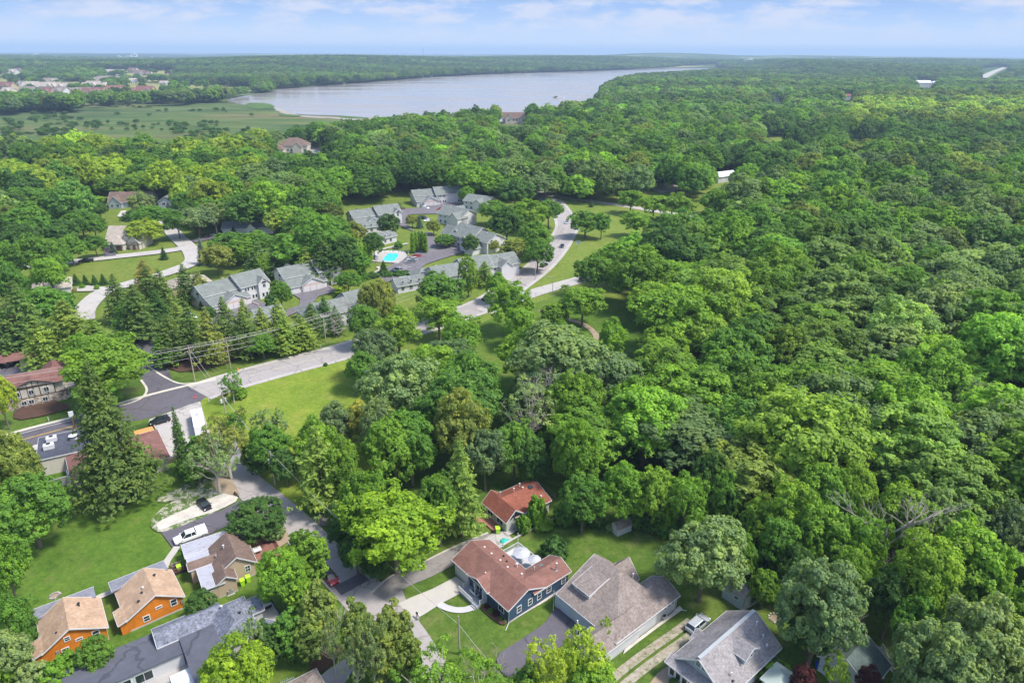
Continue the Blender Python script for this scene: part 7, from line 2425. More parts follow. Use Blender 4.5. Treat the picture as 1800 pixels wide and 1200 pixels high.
def mailbox(px_, py_, label, mat='white'):
    e = empty('mailbox', P(px_, py_, 0), R(-50), label, 'mailbox', 'mailboxes by the street')
    q = MB(); q.bar((0, 0, 0), (0, 0, 1.05), .11); q.bar((-.1, 0, 1.0), (.35, 0, 1.0), .1); q.build('post', MAT[mat], e)
    q = MB(); q.extr([(-.12, -.14, 1.06), (-.12, .14, 1.06), (-.12, .14, 1.22), (-.12, .07, 1.32), (-.12, -.07, 1.32), (-.12, -.14, 1.22)], (.6, 0, 0)); q.build('mail_box', MAT[mat], e)


mailbox(555, 917, 'white mailbox beside the street above the dark bush')
mailbox(733, 1086, 'black mailbox at the mouth of the pale driveway', 'black')
mailbox(736, 1089, 'white mailbox beside the black one at the driveway', 'white')
mailbox(594, 922, 'white mailbox half in the dark bush by the street')
for px_, py_, lab in ((395 - 28, 706, 'white utility stub in the grass by the red sign'), (564, 612, 'white marker post on the road verge near the fallen branches'), (86, 740, 'white marker on the verge of the asphalt road')):
    e = empty('marker_post', P(px_, py_, 0), 0, lab, 'marker post', 'white marker posts')
    q = MB(); q.tube([(0, 0, 0), (0, 0, 1.0)], .09, 8); q.build('post', MAT['white'], e)
    q = MB(); q.lathe((0, 0, 1.0), [(.11, 0), (.1, .1), (.01, .14)], 8); q.build('cap', MAT['white'], e)
e = empty('fire_hydrant', P(419, 652, 0), 0, 'orange yellow hydrant on the verge of the concrete road', 'hydrant')
q = MB(); q.lathe((0, 0, 0), [(.2, 0), (.15, .1), (.14, .7), (.18, .75), (.1, .95), (.02, 1.0)], 10); q.build('barrel', plain('hydrant_paint', (.75, .30, .03), .5), e)
q = MB(); q.tube([(-.25, 0, .55), (.25, 0, .55)], .07, 8); q.build('outlet', plain('hydrant_paint2', (.75, .30, .03), .5), e)

# ------------------------------------------------------------------ signs
def disc_poly(r, n=24, ph=0): return [(r * math.cos(ph + 6.2832 * k / n), r * math.sin(ph + 6.2832 * k / n)) for k in range(n)]


sg = empty('road_sign', P(346, 712, 0), R(0), 'round red and white road sign on a post at the junction', 'road sign')
q = MB(); q.tube([(0, 0.06, 0), (0, 0.06, 2.9)], .05, 8); q.build('sign_post', MAT['metal'], sg)
q = MB(); q.extr([(x, 0, 2.45 + y) for x, y in disc_poly(.62, 8, R(22.5))], (0, .03, 0)); f_ = q.build('sign_face', plain('sign_red', (.62, .03, .05), .5), sg)
q = MB(); q.extr([(x, -.012, 2.45 + y) for x, y in disc_poly(.50, 24)], (0, .008, 0)); q.build('white_field', MAT['white'], f_)
q = MB(); q.extr([(x, -.024, 2.45 + y) for x, y in disc_poly(.44, 24)], (0, .008, 0)); q.build('red_field', plain('sign_red2', (.62, .03, .05), .5), f_)
q = MB(); q.box(-.36, .36, -.036, -.028, 2.37, 2.53); q.build('white_bar', MAT['white'], f_)
sg = empty('highway_sign', P(1016, 436, 0), R(-10), 'white and pale blue square sign on the highway verge', 'road sign')
q = MB(); q.tube([(0, 0.08, 0), (0, 0.08, 3.3)], .09, 8); q.build('sign_post', MAT['metal'], sg)
q = MB(); q.box(-.9, .9, -.04, .02, 1.9, 3.4); f_ = q.build('sign_face', MAT['white'], sg)
q = MB(); q.box(-.7, .7, -.055, -.045, 2.7, 3.2); q.build('blue_band', plain('sign_blue', (.12, .30, .62), .5), f_)
for px_, py_, lab in ((1022, 338, 'small white sign by the back road'), (1065, 337, 'second small white sign right of the tall pole')):
    sg = empty('roadside_sign', P(px_, py_, 0), 0, lab, 'road sign', 'small signs by the back road')
    q = MB(); q.tube([(0, .05, 0), (0, .05, 2.2)], .06, 6); q.build('sign_post', MAT['metal'], sg)
    q = MB(); q.box(-.5, .5, -.03, .02, 1.3, 2.3); q.build('sign_face', MAT['white'], sg)
sg = empty('shop_sign', P(133, 757, 0), R(30), 'red and white sign post beside the road and black roof', 'sign')
q = MB(); q.box(-.12, .12, -.12, .12, 0, 4.0); q.build('sign_post', MAT['browndoor'], sg)
q = MB(); q.box(-.5, .5, -.15, .15, 4.0, 5.3); q.build('sign_box', MAT['white'], sg)
# pool furniture: white loungers along the deck
q = MB(); q.box(-.3, .3, -.9, .4, .3, .38); q.extr([(-.3, .4, .33), (-.3, .95, .75), (-.3, .95, .82), (-.3, .4, .4)], (.6, 0, 0))
lg0 = None
spots = [(668 + 5 * k, 445.5 - .55 * k + .08 * k * k) for k in range(9)] + [(662 - 0.2 * k, 449 + 2.6 * k) for k in range(4)]
for i, (a_, b_) in enumerate(spots):
    p_ = P(a_, b_, 0)
    if lg0 is None:
        lg0 = empty('pool_lounger', (0, 0, 0), 0, '', 'lounger', 'white loungers round the pool')
        q.build('seat', MAT['white'], lg0)
        for sx_ in (-.25, .25):
            for sy_ in (-.8, .7):
                k_ = MB(); k_.bar((sx_, sy_, 0), (sx_, sy_, .3), .05); k_.build('leg', MAT['white'], lg0)
        o_ = lg0
    else: o_ = copy_tree(lg0)
    o_.location = (p_.x, p_.y, 0)
    o_.rotation_euler = (0, 0, .3 * math.sin(i * 2.3))
    o_['label'] = 'white lounger, %s' % ('%s from the left along the upper pool edge' % NTH[i] if i < 9 else '%s from the top along the left pool edge' % NTH[i - 9])
pf = empty('pool_fence', (0, 0, 0), 0, 'thin pale fence round the pool deck', 'fence')
ring = [P(a_, b_) for a_, b_ in ((652, 461), (655, 452), (665, 443), (690, 440), (716, 441), (719, 450), (704, 466), (690, 470), (654, 463))]
q = MB()
for a_, b_ in zip(ring, ring[1:] + ring[:1]):
    for z_ in (.2, 1.25): q.bar(a_ + Vector((0, 0, z_)), b_ + Vector((0, 0, z_)), .05)
q.build('rail', MAT['white'], pf)
q = MB()
for a_, b_ in zip(ring, ring[1:] + ring[:1]):
    n_ = int((b_ - a_).length / 1.2)
    for k in range(n_): c_ = a_.lerp(b_, k / n_); q.bar(c_, c_ + Vector((0, 0, 1.25)), .04)
q.build('fence_bars', MAT['white'], pf)

# ------------------------------------------------------------------ utility poles and lines
def solve_h(p, py):
    lo, hi = 1, 40
    for _ in range(30):
        m_ = (lo + hi) / 2
        if PX(p.x, p.y, m_)[1] > py: lo = m_
        else: hi = m_
    return lo


def upole(base_px, top_py, label, arms=2, trans=0, r=.16, rz=50, name='utility_pole', ins=True, group='utility poles', mat='pole'):
    p = P(*base_px)
    h = solve_h(p, top_py)
    e = empty(name, (p.x, p.y, 0), R(rz), label, 'utility pole', group)
    q = MB(); q.tube([(0, 0, 0), (0, 0, h)], [r, r * .65], 9); q.build('pole_shaft', MAT[mat], e)
    for k in range(arms):
        q = MB(); z_ = h - .5 - k * 1.1
        q.box(-1.3, 1.3, -.18, -.06, z_, z_ + .13); q.bar((-.6, -.12, z_), (0, -.1, z_ - .5), .04); q.bar((.6, -.12, z_), (0, -.1, z_ - .5), .04)
        a_ = q.build('crossarm', MAT['wood'], e)
        if ins:
            for x_ in (-1.2, -.5, .5, 1.2):
                q = MB(); q.lathe((x_, -.12, z_ + .13), [(.05, 0), (.08, .08), (.03, .2)], 8); q.build('insulator', MAT['white'], a_)
    for k in range(trans):
        x_ = (-.55, .55, 0)[k % 3]
        q = MB(); q.lathe((x_, -.35 if k == 2 else 0, h - 2.7), [(.02, 0), (.26, .02), (.26, .95), (.2, 1.0), (.05, 1.1)], 12); q.build('transformer', MAT['metal'] if k else MAT['white'], e)
    return e, h


p1, h1 = upole((343, 670), 608, 'tall utility pole with crossarms and guy wires by the junction', 2)
p2, h2q = upole((573, 601), 552, 'pale utility pole beside the bare fallen branches', 1, mat='barkpale')
p3, h3q = upole((397, 728), 690, 'utility pole with crossarm and two transformers in the yellow field', 1, 2)
p4, h4q = upole((484, 853), 793, 'slim pale pole with one transformer beside the street', 0, 1, mat='barkpale')
p5, h5q = upole((808, 1150), 1082, 'weathered pole on the lawn before the blue house', 0, 0)
p6, h6q = upole((406, 648), 592, 'pole half hidden in the pine row', 1, r=.13)
upole((1041, 347), 315, 'tall slim pole beside the back road', 0, r=.2, mat='barkpale')
upole((1083, 352), 331, 'shorter pale pole right of the tall slim one', 0, r=.16, mat='barkpale')
upole((1527, 312), 299, 'pole with a crossarm at the small clearing in the wood', 1, r=.3)
upole((1502, 309), 300, 'dark leaning pole left of the clearing pole', 1, r=.3)


def lamp(px_, top, label, side=-1):
    p = P(*px_)
    h = solve_h(p, top)
    e = empty('street_lamp', (p.x, p.y, 0), R(10), label, 'street lamp', 'street lamps by the highway')
    q = MB(); q.tube([(0, 0, 0), (0, 0, h)], [.12, .07], 8); q.tube([(0, 0, h - .1), (side * 1.2, 0, h + .25), (side * 2.2, 0, h + .3)], .05, 6); q.build('lamp_post', MAT['metal'], e)
    q = MB(); q.box(side * 2.2 - .4, side * 2.2 + .4, -.14, .14, h + .2, h + .34); q.build('lamp_head', MAT['metal'], e)


lamp((941, 492, 0), 462, 'street lamp on the near edge of the highway')
lamp((971, 518, 0), 487, 'street lamp between highway and slip road')


def wire(a, b, sag, label, r=.035, name='power_line', group='power lines'):
    a, b = Vector(a), Vector(b)
    pts = [a.lerp(b, t / 12) - Vector((0, 0, sag * 4 * (t / 12) * (1 - t / 12))) for t in range(13)]
    q = MB(); q.tube(pts, r, 4, cap=False)
    o = q.build(name, MAT['cable'])
    return tag(o, label, 'cable', group)


MAT['cable'] = plain('cable', (.42, .40, .38), .5)
L1 = p1.location
L2 = p2.location
dirw = (Vector(L1) - Vector(L2)).normalized()
offL = P(-260, 770, 0)
far_ = P(930, 468, 0)
nrm = Vector((-dirw.y, dirw.x, 0))
for k_, (o_, z_) in enumerate(((1.2, -.3), (0.4, -.3), (-1.2, -.3), (0.0, -2.2), (0.0, -3.6))):
    A_ = Vector((L1.x, L1.y, h1 + z_)) + nrm * o_
    B_ = Vector((L2.x, L2.y, h2q + z_)) + nrm * o_
    C_ = Vector((offL.x, offL.y, h1 + z_)) + nrm * o_
    D_ = Vector((far_.x, far_.y, h2q + z_ - 1)) + nrm * o_
    nm_ = ('highest outer', 'highest inner', 'near upper', 'middle', 'lowest')[k_]
    wire(C_, A_, .8, '%s cable running left from the crossarm pole' % nm_)
    wire(A_, B_, .8, '%s cable between the crossarm pole and the pale pole' % nm_)
    wire(B_, D_, 1.2, '%s cable running right from the pale pole to the highway' % nm_)
L3, L4, L5 = p3.location, p4.location, p5.location
for k_, o_ in enumerate((-.6, .6)):
    wire(Vector((L1.x + o_, L1.y, h1 - 1.6)), Vector((L3.x + o_, L3.y, h3q - .4)), .5, '%s cable from the junction pole to the transformer pole' % ('left', 'right')[k_])
    wire(Vector((L3.x + o_ * .3, L3.y, h3q - .4 - k_)), Vector((L4.x + o_ * .2, L4.y, h4q - .2 - k_ * .6)), .6, '%s cable from the transformer pole to the street pole' % ('upper', 'lower')[k_])
wire(Vector((L4.x, L4.y, h4q - .2)), Vector((L5.x, L5.y, h5q - 1.6)), 1.2, 'long cable from the street pole over the lime tree to the lawn pole')
e_ = P(870, 1175, 0)
wire(Vector((L5.x, L5.y, h5q - 1.6)), Vector((e_.x + 8, e_.y - 16, 7.0)), .6, 'cable from the lawn pole down to the bottom edge')

# ------------------------------------------------------------------ dead and fallen trees
def bare(px_, me, sc, rz, label, tilt=0.0):
    p = P(*px_)
    e = empty('dead_tree', (p.x, p.y, px_[2]), 0, label, 'dead tree', 'bare dead trees')
    o = bpy.data.objects.new('branches', me)
    COL.objects.link(o)
    o.parent = e
    o.scale = (sc,) * 3
    o.rotation_euler = (0, tilt, rz)
    return e


bare((1550, 975, 8), BARE[0], 1.8, .4, 'tall pale dead tree standing out of the wood')
bare((1548, 1010, 4), BARE[2], .7, 2.4, 'smaller pale dead branches below the tall dead tree')
bare((636, 604, 2.5), BARE[1], 1.35, 0.3, 'fallen bare tree leaning over the concrete road', tilt=-1.0)
bare((655, 622, 2), BARE[2], 1.0, 1.0, 'bare dead tree in the wood edge beside the fallen one')
bare((372, 335, 0), BARE[0], 1.2, 1.0, 'bare grey tree in the wood above the estate')
bare((935, 760, 5), BARE[1], 1.5, .3, 'grey bare branches inside the thin crowned tree')
bare((1205, 350, 0), BARE[2], 1.0, .3, 'small bare tree beside the dirt yard')
bare((590, 1120, 0), BARE[0], .9, 1.2, 'bare stemmed tree among the cedars by the lane')
bare((890, 1215, 0), BARE[1], .8, 2.6, 'bare branches at the bottom edge under the yellow green tree')
bare((1505, 1105, 7), BARE[2], .4, 2.6, 'dead twigs low on the grey green tree')
# ------------------------------------------------------------------ the woods
CLEAR = [
    # left lower neighbourhood, road, estate, townhouses, field
    [(-400, 1700), (-400, 405), (90, 405), (165, 392), (178, 350), (235, 345), (300, 342), (310, 372), (330, 415), (380, 395), (465, 392), (470, 470), (600, 452), (640, 470), (655, 440), (600, 395), (590, 352), (640, 335),
     (690, 345), (700, 318), (818, 312), (850, 330), (880, 330), (975, 330), (975, 400), (905, 455), (870, 470), (800, 500), (640, 560), (610, 610), (612, 690), (550, 770), (520, 850), (600, 905), (650, 970), (800, 1700)],
    [(560, 1700), (560, 1050), (660, 1010), (700, 1015), (800, 950), (832, 900), (850, 845), (900, 835), (975, 850), (985, 905), (1040, 915), (1085, 905), (1110, 915), (1150, 950), (1290, 985), (1330, 1040), (1370, 1070), (1430, 1150),
     (1480, 1100), (1560, 1150), (1610, 1180), (1620, 1700)],
    [(960, 332), (1110, 322), (1200, 345), (1250, 372), (1240, 395), (1180, 395), (1090, 425), (1045, 445), (1030, 500), (1000, 520), (940, 520), (830, 575), (800, 545), (900, 480), (960, 420), (980, 380)],
    [(835, 560), (940, 520), (1010, 500), (1090, 540), (1135, 560), (1130, 630), (1060, 640), (980, 612), (860, 640)],
    [(-900, 255), (-900, 178), (0, 186), (130, 181), (150, 174), (250, 172), (330, 171), (370, 170), (390, 166), (440, 158), (500, 152), (690, 137), (850, 129), (1000, 125.5), (1180, 117), (1270, 115), (1290, 122),
     (1120, 134), (1055, 145), (1030, 176), (930, 186), (830, 203), (690, 214), (560, 228), (420, 246), (350, 256), (240, 254), (0, 252)],
    [(-80, 278), (112, 282), (125, 298), (-80, 302)], [(130, 330), (206, 330), (206, 338), (130, 340)],
    [(470, 250), (545, 250), (590, 262), (590, 272), (480, 272)], [(872, 200), (932, 200), (930, 224), (872, 224)], [(170, 338), (245, 338), (245, 392), (170, 392)], [(270, 342), (312, 342), (312, 380), (270, 380)], [(1244, 299), (1302, 297), (1300, 334), (1244, 334)],
    [(1138, 318), (1196, 320), (1196, 338), (1140, 338)], [(1330, 236), (1392, 236), (1390, 247), (1330, 247)], [(1480, 236), (1560, 236), (1560, 248), (1480, 248)], [(1548, 298), (1572, 298), (1570, 316), (1550, 316)],
    [(1720, 118), (1775, 114), (1775, 124), (1735, 142), (1718, 142)], [(874, 270), (894, 270), (894, 284), (874, 284)], [(-10, 262), (24, 262), (24, 276), (-10, 276)], [(1790, 950), (1830, 950), (1830, 995), (1795, 985)],
    [(1420, 238), (1440, 238), (1440, 248), (1420, 248)], [(1604, 140), (1648, 140), (1648, 156), (1604, 156)], [(1475, 168), (1505, 168), (1505, 182), (1475, 182)], [(1350, 172), (1385, 172), (1385, 186), (1350, 186)],
    [(1385, 228), (1425, 228), (1422, 240), (1388, 240)],
]
SPARSE = [([(-900, 170), (-900, 136), (200, 136), (330, 140), (450, 148), (450, 157), (330, 166), (0, 170)], 0.015), ([(180, 118), (310, 118), (310, 136), (180, 136)], 0.02), ([(-20, 122), (44, 120), (44, 134), (-20, 136)], 0.05),
          ([(1290, 225), (1560, 225), (1560, 250), (1290, 250)], 0.75)]


def inpoly(X, Y, poly):
    r = np.zeros(len(X), bool)
    n = len(poly)
    for i in range(n):
        x0, y0 = poly[i]
        x1, y1 = poly[(i + 1) % n]
        c = ((y0 > Y) != (y1 > Y)) & (X < (x1 - x0) * (Y - y0) / ((y1 - y0) if y1 != y0 else 1e-9) + x0)
        r ^= c
    return r


def px_np(x, y, z):
    dz = z - CAM_H
    f = y * _cp - dz * _sp
    f = np.maximum(f, 1.0)
    up = y * _sp + dz * _cp
    u, v = x / f, up / f
    return 900 + (u * _c + v * _s) * FPX, 600 - (-u * _s + v * _c) * FPX


def vnoise(x, y, s, seed):
    """cheap smooth noise 0..1"""
    r = np.random.default_rng(seed)
    o = np.zeros_like(x)
    for k in range(5):
        a = r.uniform(0, 6.28)
        f = r.uniform(0.6, 1.7) / s
        o += np.sin((x * math.cos(a) + y * math.sin(a)) * f * 6.28 + r.uniform(0, 6.28))
    return np.clip(0.5 + o / 7.0, 0, 1)


frng = np.random.default_rng(2024)
AX, AY, AR = [], [], []
for d0, d1, sp in ((70, 330, 13.0), (330, 900, 12.5), (900, 1900, 13.0), (1900, 5600, 18.0)):
    xs = np.arange(-0.86 * d1 - 60, 0.86 * d1 + 60, sp)
    ys = np.arange(0, d1 + sp, sp * 0.9)
    gx, gy = np.meshgrid(xs, ys)
    gx = gx + (np.arange(gy.shape[0]) % 2)[:, None] * sp * 0.5
    x = gx.ravel() + frng.normal(0, sp * 0.24, gx.size)
    y = gy.ravel() + frng.normal(0, sp * 0.24, gx.size)
    d = np.hypot(x, y)
    k = (d >= d0) & (d < d1) & (np.abs(x) < 0.84 * y + 70)
    x, y = x[k], y[k]
    r = sp * frng.uniform(0.50, 0.86, len(x))
    AX.append(x); AY.append(y); AR.append(r)
X, Y, RR = np.concatenate(AX), np.concatenate(AY), np.concatenate(AR)
Z = np.array([hgt(a, b) for a, b in zip(X, Y)])
HH = np.clip(RR * 2.3, 12, 21) * frng.uniform(0.70, 1.18, len(X))
pxc, pyc = px_np(X, Y, Z + HH * 0.62)
pxb, pyb = px_np(X, Y, Z + HH * 0.35)
keep = np.ones(len(X), bool)
D0 = np.hypot(X, Y)
for poly in CLEAR:
    keep &= ~inpoly(pxc, pyc, poly)
    small = (max(p[0] for p in poly) - min(p[0] for p in poly)) < 130
    near_ = D0 < 420
    pxw = RR * FPX / np.maximum(D0, 1) * 0.75
    keep &= ~(near_ & (inpoly(pxc, pyb, poly) | inpoly(pxc - pxw, pyb, poly) | inpoly(pxc + pxw, pyb, poly)))
    if small:
        _, pyt = px_np(X, Y, Z + HH * 0.92)
        keep &= ~inpoly(pxc, pyt, poly) & ~inpoly(pxb, pyb, poly)
for poly, pr in SPARSE:
    keep &= ~(inpoly(pxc, pyc, poly) & (frng.uniform(size=len(X)) > np.where(vnoise(X, Y, 190, 5) > 0.86, 0.5, pr)))
# the lake itself and its far water (points whose ground lies in the lake)
gxp, gyp = px_np(X, Y, Z * 0 + 0.0)
keep &= ~inpoly(gxp, gyp, LAKE)
keep &= (pxc > -260) & (pxc < 2060) & (pyc < 1330)
for hx_, hy_ in FARH:
    keep &= ~((np.abs(pxc - hx_) < 6) & (pyc - hy_ > -2.0) & (pyc - hy_ < 4.5) & (D0 > 900))
for t in TREES:
    if t['kind'] == 'bush': continue
    near = (np.abs(X - t['x']) < 25) & (np.abs(Y - t['y']) < 25)
    if near.any():
        dd = np.hypot(X - t['x'], Y - t['y'])
        keep &= ~(dd < 0.62 * (t['r'] + RR))
keep_idx = keep
X, Y, Z, RR, HH, pxc, pyc = [a[keep] for a in (X, Y, Z, RR, HH, pxc, pyc)]
D = np.hypot(X, Y)

# colour of every tree: drifts of kinds plus one-off variation
PAL = ['deep', 'dark', 'mid', 'mid', 'fresh', 'bright', 'sage', 'grey', 'olive', 'yellow']
g1, g2, g3 = vnoise(X, Y, 70, 1), vnoise(X, Y, 260, 2), frng.uniform(size=len(X))
tone = 0.36 * g1 + 0.24 * g2 + 0.40 * g3
cols = np.zeros((len(X), 3))
stops = [(0.0, LC_['deep']), (0.3, LC_['dark']), (0.48, LC_['mid']), (0.62, LC_['fresh']), (0.8, LC_['bright'])]
for c in range(3):
    cols[:, c] = np.interp(tone, [s[0] for s in stops], [s[1][c] for s in stops])
names = np.array([stops[int(np.argmin([abs(t - s[0]) for s in stops]))][1] and ['deep', 'dark', 'mid', 'fresh', 'bright'][int(np.argmin([abs(t - s[0]) for s in stops]))] for t in tone], dtype=object)
u_ = frng.uniform(size=len(X))


def paint(mask, colname, w):
    cc = np.array(LC_[colname])
    cols[mask] = cols[mask] * (1 - w) + cc * w
    if w > 0.5: names[mask] = colname


paint(u_ < 0.12, 'sage', 0.8)
paint((u_ > 0.12) & (u_ < 0.21), 'grey', 0.8)
paint((u_ > 0.21) & (u_ < 0.27), 'olive', 0.75)
# bands of paler trees
paint((pxc < 470) & (pyc > 232) & (pyc < 352) & (vnoise(X, Y, 60, 31) > 0.46) & (frng.uniform(size=len(X)) < 0.75), 'yellow', 0.7)
paint((pxc > 1480) & (pyc > 165) & (pyc < 222) & (frng.uniform(size=len(X)) < 0.75), 'yellow', 0.6)
paint((pxc > 1380) & (pyc > 222) & (pyc < 262), 'dark', 0.7)
paint((pxc > 1020) & (pxc < 1560) & (pyc > 420) & (pyc < 720) & (frng.uniform(size=len(X)) < 0.5), 'bright', 0.6)
paint((pxc > 1450) & (pyc > 420) & (pyc < 620) & (frng.uniform(size=len(X)) < 0.5), 'sage', 0.6)
paint((pxc > 1250) & (pyc > 700) & (frng.uniform(size=len(X)) < 0.45), 'bright', 0.6)
cols *= np.exp(frng.normal(0, 0.16, (len(X), 1)))
cols *= np.interp(Y, [600, 1500, 2600], [1.0, 0.85, 0.62])[:, None] * np.where(D0[keep_idx] > 900, 0.66 + 0.7 * vnoise(X, Y, 520, 77), 1.0)[:, None]      # distance darkening painted into tree colours, stronger farther along Y, plus broad patches

# nearest crowns become single trees, the rest the mass of the wood
size = RR / D
inview = (pxc > -20) & (pxc < 1820) & (pyc < 1215)
order = np.argsort(-np.where(inview, size, 0))
n_hand = sum(1 for t in TREES if KINDN[t['kind']][0] == 'broadleaf_tree')
n_real = max(0, 296 - n_hand)
real = set(order[:n_real].tolist())
kinds_ = ['oak', 'oak', 'walnut', 'walnut', 'maple', 'oak']
for i in sorted(real):
    kd = kinds_[int(frng.integers(0, 6))]
    nm_ = names[i] if names[i] in LCN else 'mid'
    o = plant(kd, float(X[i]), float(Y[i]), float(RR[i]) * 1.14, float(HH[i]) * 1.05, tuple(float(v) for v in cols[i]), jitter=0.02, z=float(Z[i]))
    TREES[-1]['col'] = nm_
rest = np.array([i for i in range(len(X)) if i not in real])


def gn_scatter(name, idx, protos, scale0, h0, label):
    """one 'stuff' object: instances of crown meshes on points"""
    pc = bpy.data.collections.new(name + '_shapes')
    for j, me in enumerate(protos):
        pc.objects.link(bpy.data.objects.new('%s_%02d' % (name, j), me))
    n = len(idx)
    me = bpy.data.meshes.new(name)
    me.vertices.add(n)
    co = np.stack([X[idx], Y[idx], Z[idx] - 0.3], 1).astype(np.float32)
    me.vertices.foreach_set('co', co.ravel())
    def at(nm, typ, data, field='value'):
        a = me.attributes.new(nm, typ, 'POINT')
        a.data.foreach_set(field, data)
    at('vi', 'INT', frng.integers(0, len(protos), n).astype(np.int32))
    at('sc', 'FLOAT_VECTOR', np.stack([RR[idx] / scale0 * 1.12, RR[idx] / scale0 * 1.12, HH[idx] / h0], 1).astype(np.float32).ravel(), 'vector')
    at('rt', 'FLOAT_VECTOR', np.stack([np.zeros(n), np.zeros(n), frng.uniform(0, 6.28, n)], 1).astype(np.float32).ravel(), 'vector')
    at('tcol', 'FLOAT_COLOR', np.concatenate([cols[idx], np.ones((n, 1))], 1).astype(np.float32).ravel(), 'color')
    me.update()
    o = bpy.data.objects.new(name, me)
    COL.objects.link(o)
    tag(o, label, 'woodland', kind='stuff')
    ng = bpy.data.node_groups.new(name, 'GeometryNodeTree')
    ng.interface.new_socket('Geometry', in_out='INPUT', socket_type='NodeSocketGeometry')
    ng.interface.new_socket('Geometry', in_out='OUTPUT', socket_type='NodeSocketGeometry')
    g = ng.nodes.new
    gi, go = g('NodeGroupInput'), g('NodeGroupOutput')
    m2p = g('GeometryNodeMeshToPoints')
    iop = g('GeometryNodeInstanceOnPoints')
    ci = g('GeometryNodeCollectionInfo')
    ci.inputs['Collection'].default_value = pc
    ci.inputs['Separate Children'].default_value = True
    ci.inputs['Reset Children'].default_value = True
    iop.inputs['Pick Instance'].default_value = True
    l = ng.links.new
    l(gi.outputs[0], m2p.inputs['Mesh'])
    l(m2p.outputs[0], iop.inputs['Points'])
    l(ci.outputs[0], iop.inputs['Instance'])
    for nm, typ, sock in (('vi', 'INT', 'Instance Index'), ('rt', 'FLOAT_VECTOR', 'Rotation'), ('sc', 'FLOAT_VECTOR', 'Scale')):
        a = g('GeometryNodeInputNamedAttribute')
        a.data_type = typ
        a.inputs['Name'].default_value = nm
        outs = [q for q in a.outputs if q.enabled and q.name == 'Attribute']
        l(outs[0], iop.inputs[sock])
    l(iop.outputs[0], go.inputs[0])
    md = o.modifiers.new('scatter', 'NODES')
    md.node_group = ng
    return o


dn = D[rest]
mids = rest[dn < 1000]
fars = rest[dn >= 1000]
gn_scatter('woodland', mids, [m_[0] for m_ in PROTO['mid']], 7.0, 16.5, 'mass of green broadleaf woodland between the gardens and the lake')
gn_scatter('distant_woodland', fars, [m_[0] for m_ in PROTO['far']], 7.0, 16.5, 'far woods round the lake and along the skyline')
# shrubs dotted over the marsh
mr = np.random.default_rng(9)
n_ = 9000
sx_, sy_ = mr.uniform(-1700, 500, n_), mr.uniform(640, 1750, n_)
qx, qy = px_np(sx_, sy_, np.zeros(n_) + 2)
MARSH = [(-300, 240), (-300, 180), (120, 188), (160, 182), (330, 177), (395, 190), (500, 212), (640, 218), (560, 232), (430, 246), (200, 244)]
cl = vnoise(sx_, sy_, 110, 12)
k_ = inpoly(qx, qy, MARSH) & ~inpoly(qx, qy, LAKE)
k_ &= (cl > 0.70) & (mr.uniform(size=n_) < 0.5) | ((qy > 214) & (qx < 440) & (cl > 0.42)) | ((np.abs(qx - 132) < 28) & (np.abs(qy - 209) < 4)) | ((np.abs(qx - 10 - (qy - 205) * 1.3) < 12) & (qy > 205)) & True
X, Y, RR, HH = sx_[k_], sy_[k_], mr.uniform(1.8, 4.2, k_.sum()), mr.uniform(2.0, 6.5, k_.sum())
k2_ = inpoly(qx[k_], qy[k_], MARSH)
X, Y, RR, HH = X[k2_], Y[k2_], RR[k2_], HH[k2_]
Z = np.zeros(len(X))
cols = np.array([LC_['dark']]) * mr.uniform(0.7, 1.25, (len(X), 1)) + mr.uniform(0, 0.02, (len(X), 3))
gn_scatter('marsh_scrub', np.arange(len(X)), [m_[0] for m_ in PROTO['far']], 7.0, 16.5, 'dark scrub dotted over the marsh meadow')
print('FOREST real', len(real), 'hand', n_hand, 'mid', len(mids), 'far', len(fars), 'trees', len(TREES))
# ------------------------------------------------------------------ haze: one closed box of even thin air
mb = MB()
mb.box(-34000, 34000, -3000, 31500, -170, 190)
hm = bpy.data.materials.new('haze')
hm.use_nodes = True
hm.node_tree.nodes.clear()
pv = hm.node_tree.nodes.new('ShaderNodeVolumePrincipled')
pv.inputs['Color'].default_value = (0.56, 0.76, 1.0, 1)
pv.inputs['Density'].default_value = 0.00011
pv.inputs['Anisotropy'].default_value = 0.0
ho = hm.node_tree.nodes.new('ShaderNodeOutputMaterial')
hm.node_tree.links.new(pv.outputs[0], ho.inputs['Volume'])
hz = mb.build('haze', hm)
tag(hz, 'thin blue summer haze over the far country', 'haze', kind='stuff')
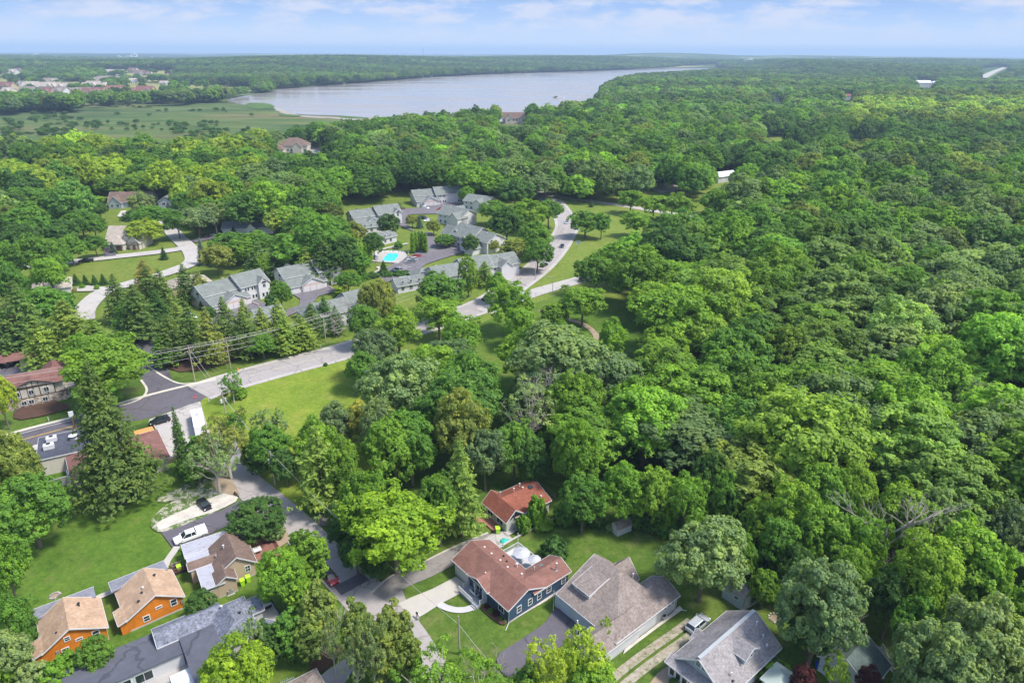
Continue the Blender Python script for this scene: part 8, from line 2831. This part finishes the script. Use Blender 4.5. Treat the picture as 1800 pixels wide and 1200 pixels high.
# ------------------------------------------------------------------ say which tree is which: colour, kind and what it stands nearest to
MARKS = [(1088, 927, 'small white garden shed'), (1310, 1030, 'grey barn shed'), (1275, 1130, 'grey dormer cottage'), (1510, 1160, 'grey roofed garage'), (1090, 1050, 'taupe roofed house'), (900, 1020, 'blue house'),
         (910, 880, 'red roofed green cottage'), (580, 1012, 'red car on the street'), (390, 985, 'brown roofed house'), (262, 1050, 'upper orange cottage'), (105, 1110, 'lower orange cottage'), (330, 1110, 'slate grey house'),
         (358, 885, 'black parked hatchback'), (345, 735, 'white motorhome'), (100, 790, 'flat black roof'), (60, 680, 'timbered apartment house'), (50, 640, 'long red carport'), (338, 640, 'crossarm power pole'), (410, 510, 'nearest townhouse'),
         (555, 485, 'second townhouse'), (590, 535, 'townhouse by the concrete road'), (690, 454, 'turquoise pool'), (760, 475, 'townhouse row by the highway'), (815, 405, 'big L shaped townhouse'), (755, 340, 'farthest townhouse'),
         (640, 370, 'left hand townhouse'), (205, 415, 'tan estate house'), (210, 357, 'brown roofed estate house'), (420, 402, 'slate roofed white house'), (110, 495, 'white estate house'), (240, 470, 'oval lawn'),
         (500, 258, 'hipped roof mansion'), (988, 431, 'black highway car'), (957, 465, 'grey highway car'), (1016, 426, 'white highway sign'), (1041, 325, 'tall back road pole'), (1275, 312, 'white barn roof'),
         (1165, 330, 'dirt yard'), (1040, 590, 'dirt path bend'), (930, 700, 'thin half bare tree'), (480, 820, 'slim street pole'), (500, 690, 'yellow green field'), (1555, 935, 'tall dead tree'), (1790, 970, 'track at the right edge'),
         (1560, 300, 'leaning poles in the wood'), (1010, 490, 'slip road'), (1300, 500, 'middle of the big wood'), (1600, 600, 'right flank of the wood'), (1400, 780, 'lower middle wood'), (1250, 700, 'wood behind the gardens'),
         (1640, 780, 'lower right wood'), (150, 457, 'black estate pickup')]


def dirword(dx, dy):
    if abs(dx) > abs(dy): return 'right of' if dx > 0 else 'left of'
    return 'above' if dy < 0 else 'below'


slots = {}
for t in TREES:
    if t['label']: continue
    m_ = min(MARKS, key=lambda q: (q[0] - t['px']) ** 2 + (q[1] - t['py']) ** 2)
    dx, dy = t['px'] - m_[0], t['py'] - m_[1]
    kn = KINDN[t['kind']][1]
    cn = LCN[t['col']] if isinstance(t['col'], str) else 'green'
    slots.setdefault((cn, kn, dirword(dx, dy), m_[2]), []).append((dx * dx + dy * dy, t))
ORD = ['nearest', 'second', 'third', 'fourth', 'fifth', 'sixth', 'seventh', 'eighth', 'ninth', 'tenth', 'eleventh', 'twelfth']
for (cn, kn, dw, mk), lst in slots.items():
    lst.sort(key=lambda q: q[0])
    for i, (_, t) in enumerate(lst):
        s = '%s %s%s %s the %s' % (cn, kn, '' if len(lst) == 1 else ', ' + ORD[i], dw, mk)
        t['root']['label'] = s
        t['label'] = s
for t in TREES:
    nm = KINDN[t['kind']][0]
    g = t['group'] or {'broadleaf_tree': 'broadleaf trees', 'pine_tree': 'pines and other long needled trees', 'spruce_tree': 'spruces', 'cedar_tree': 'cedars along the street', 'shrub': 'garden shrubs', 'arborvitae': 'columnar evergreens'}[nm]
    t['root']['group'] = g
for t in TREES:
    nm = t['root'].name
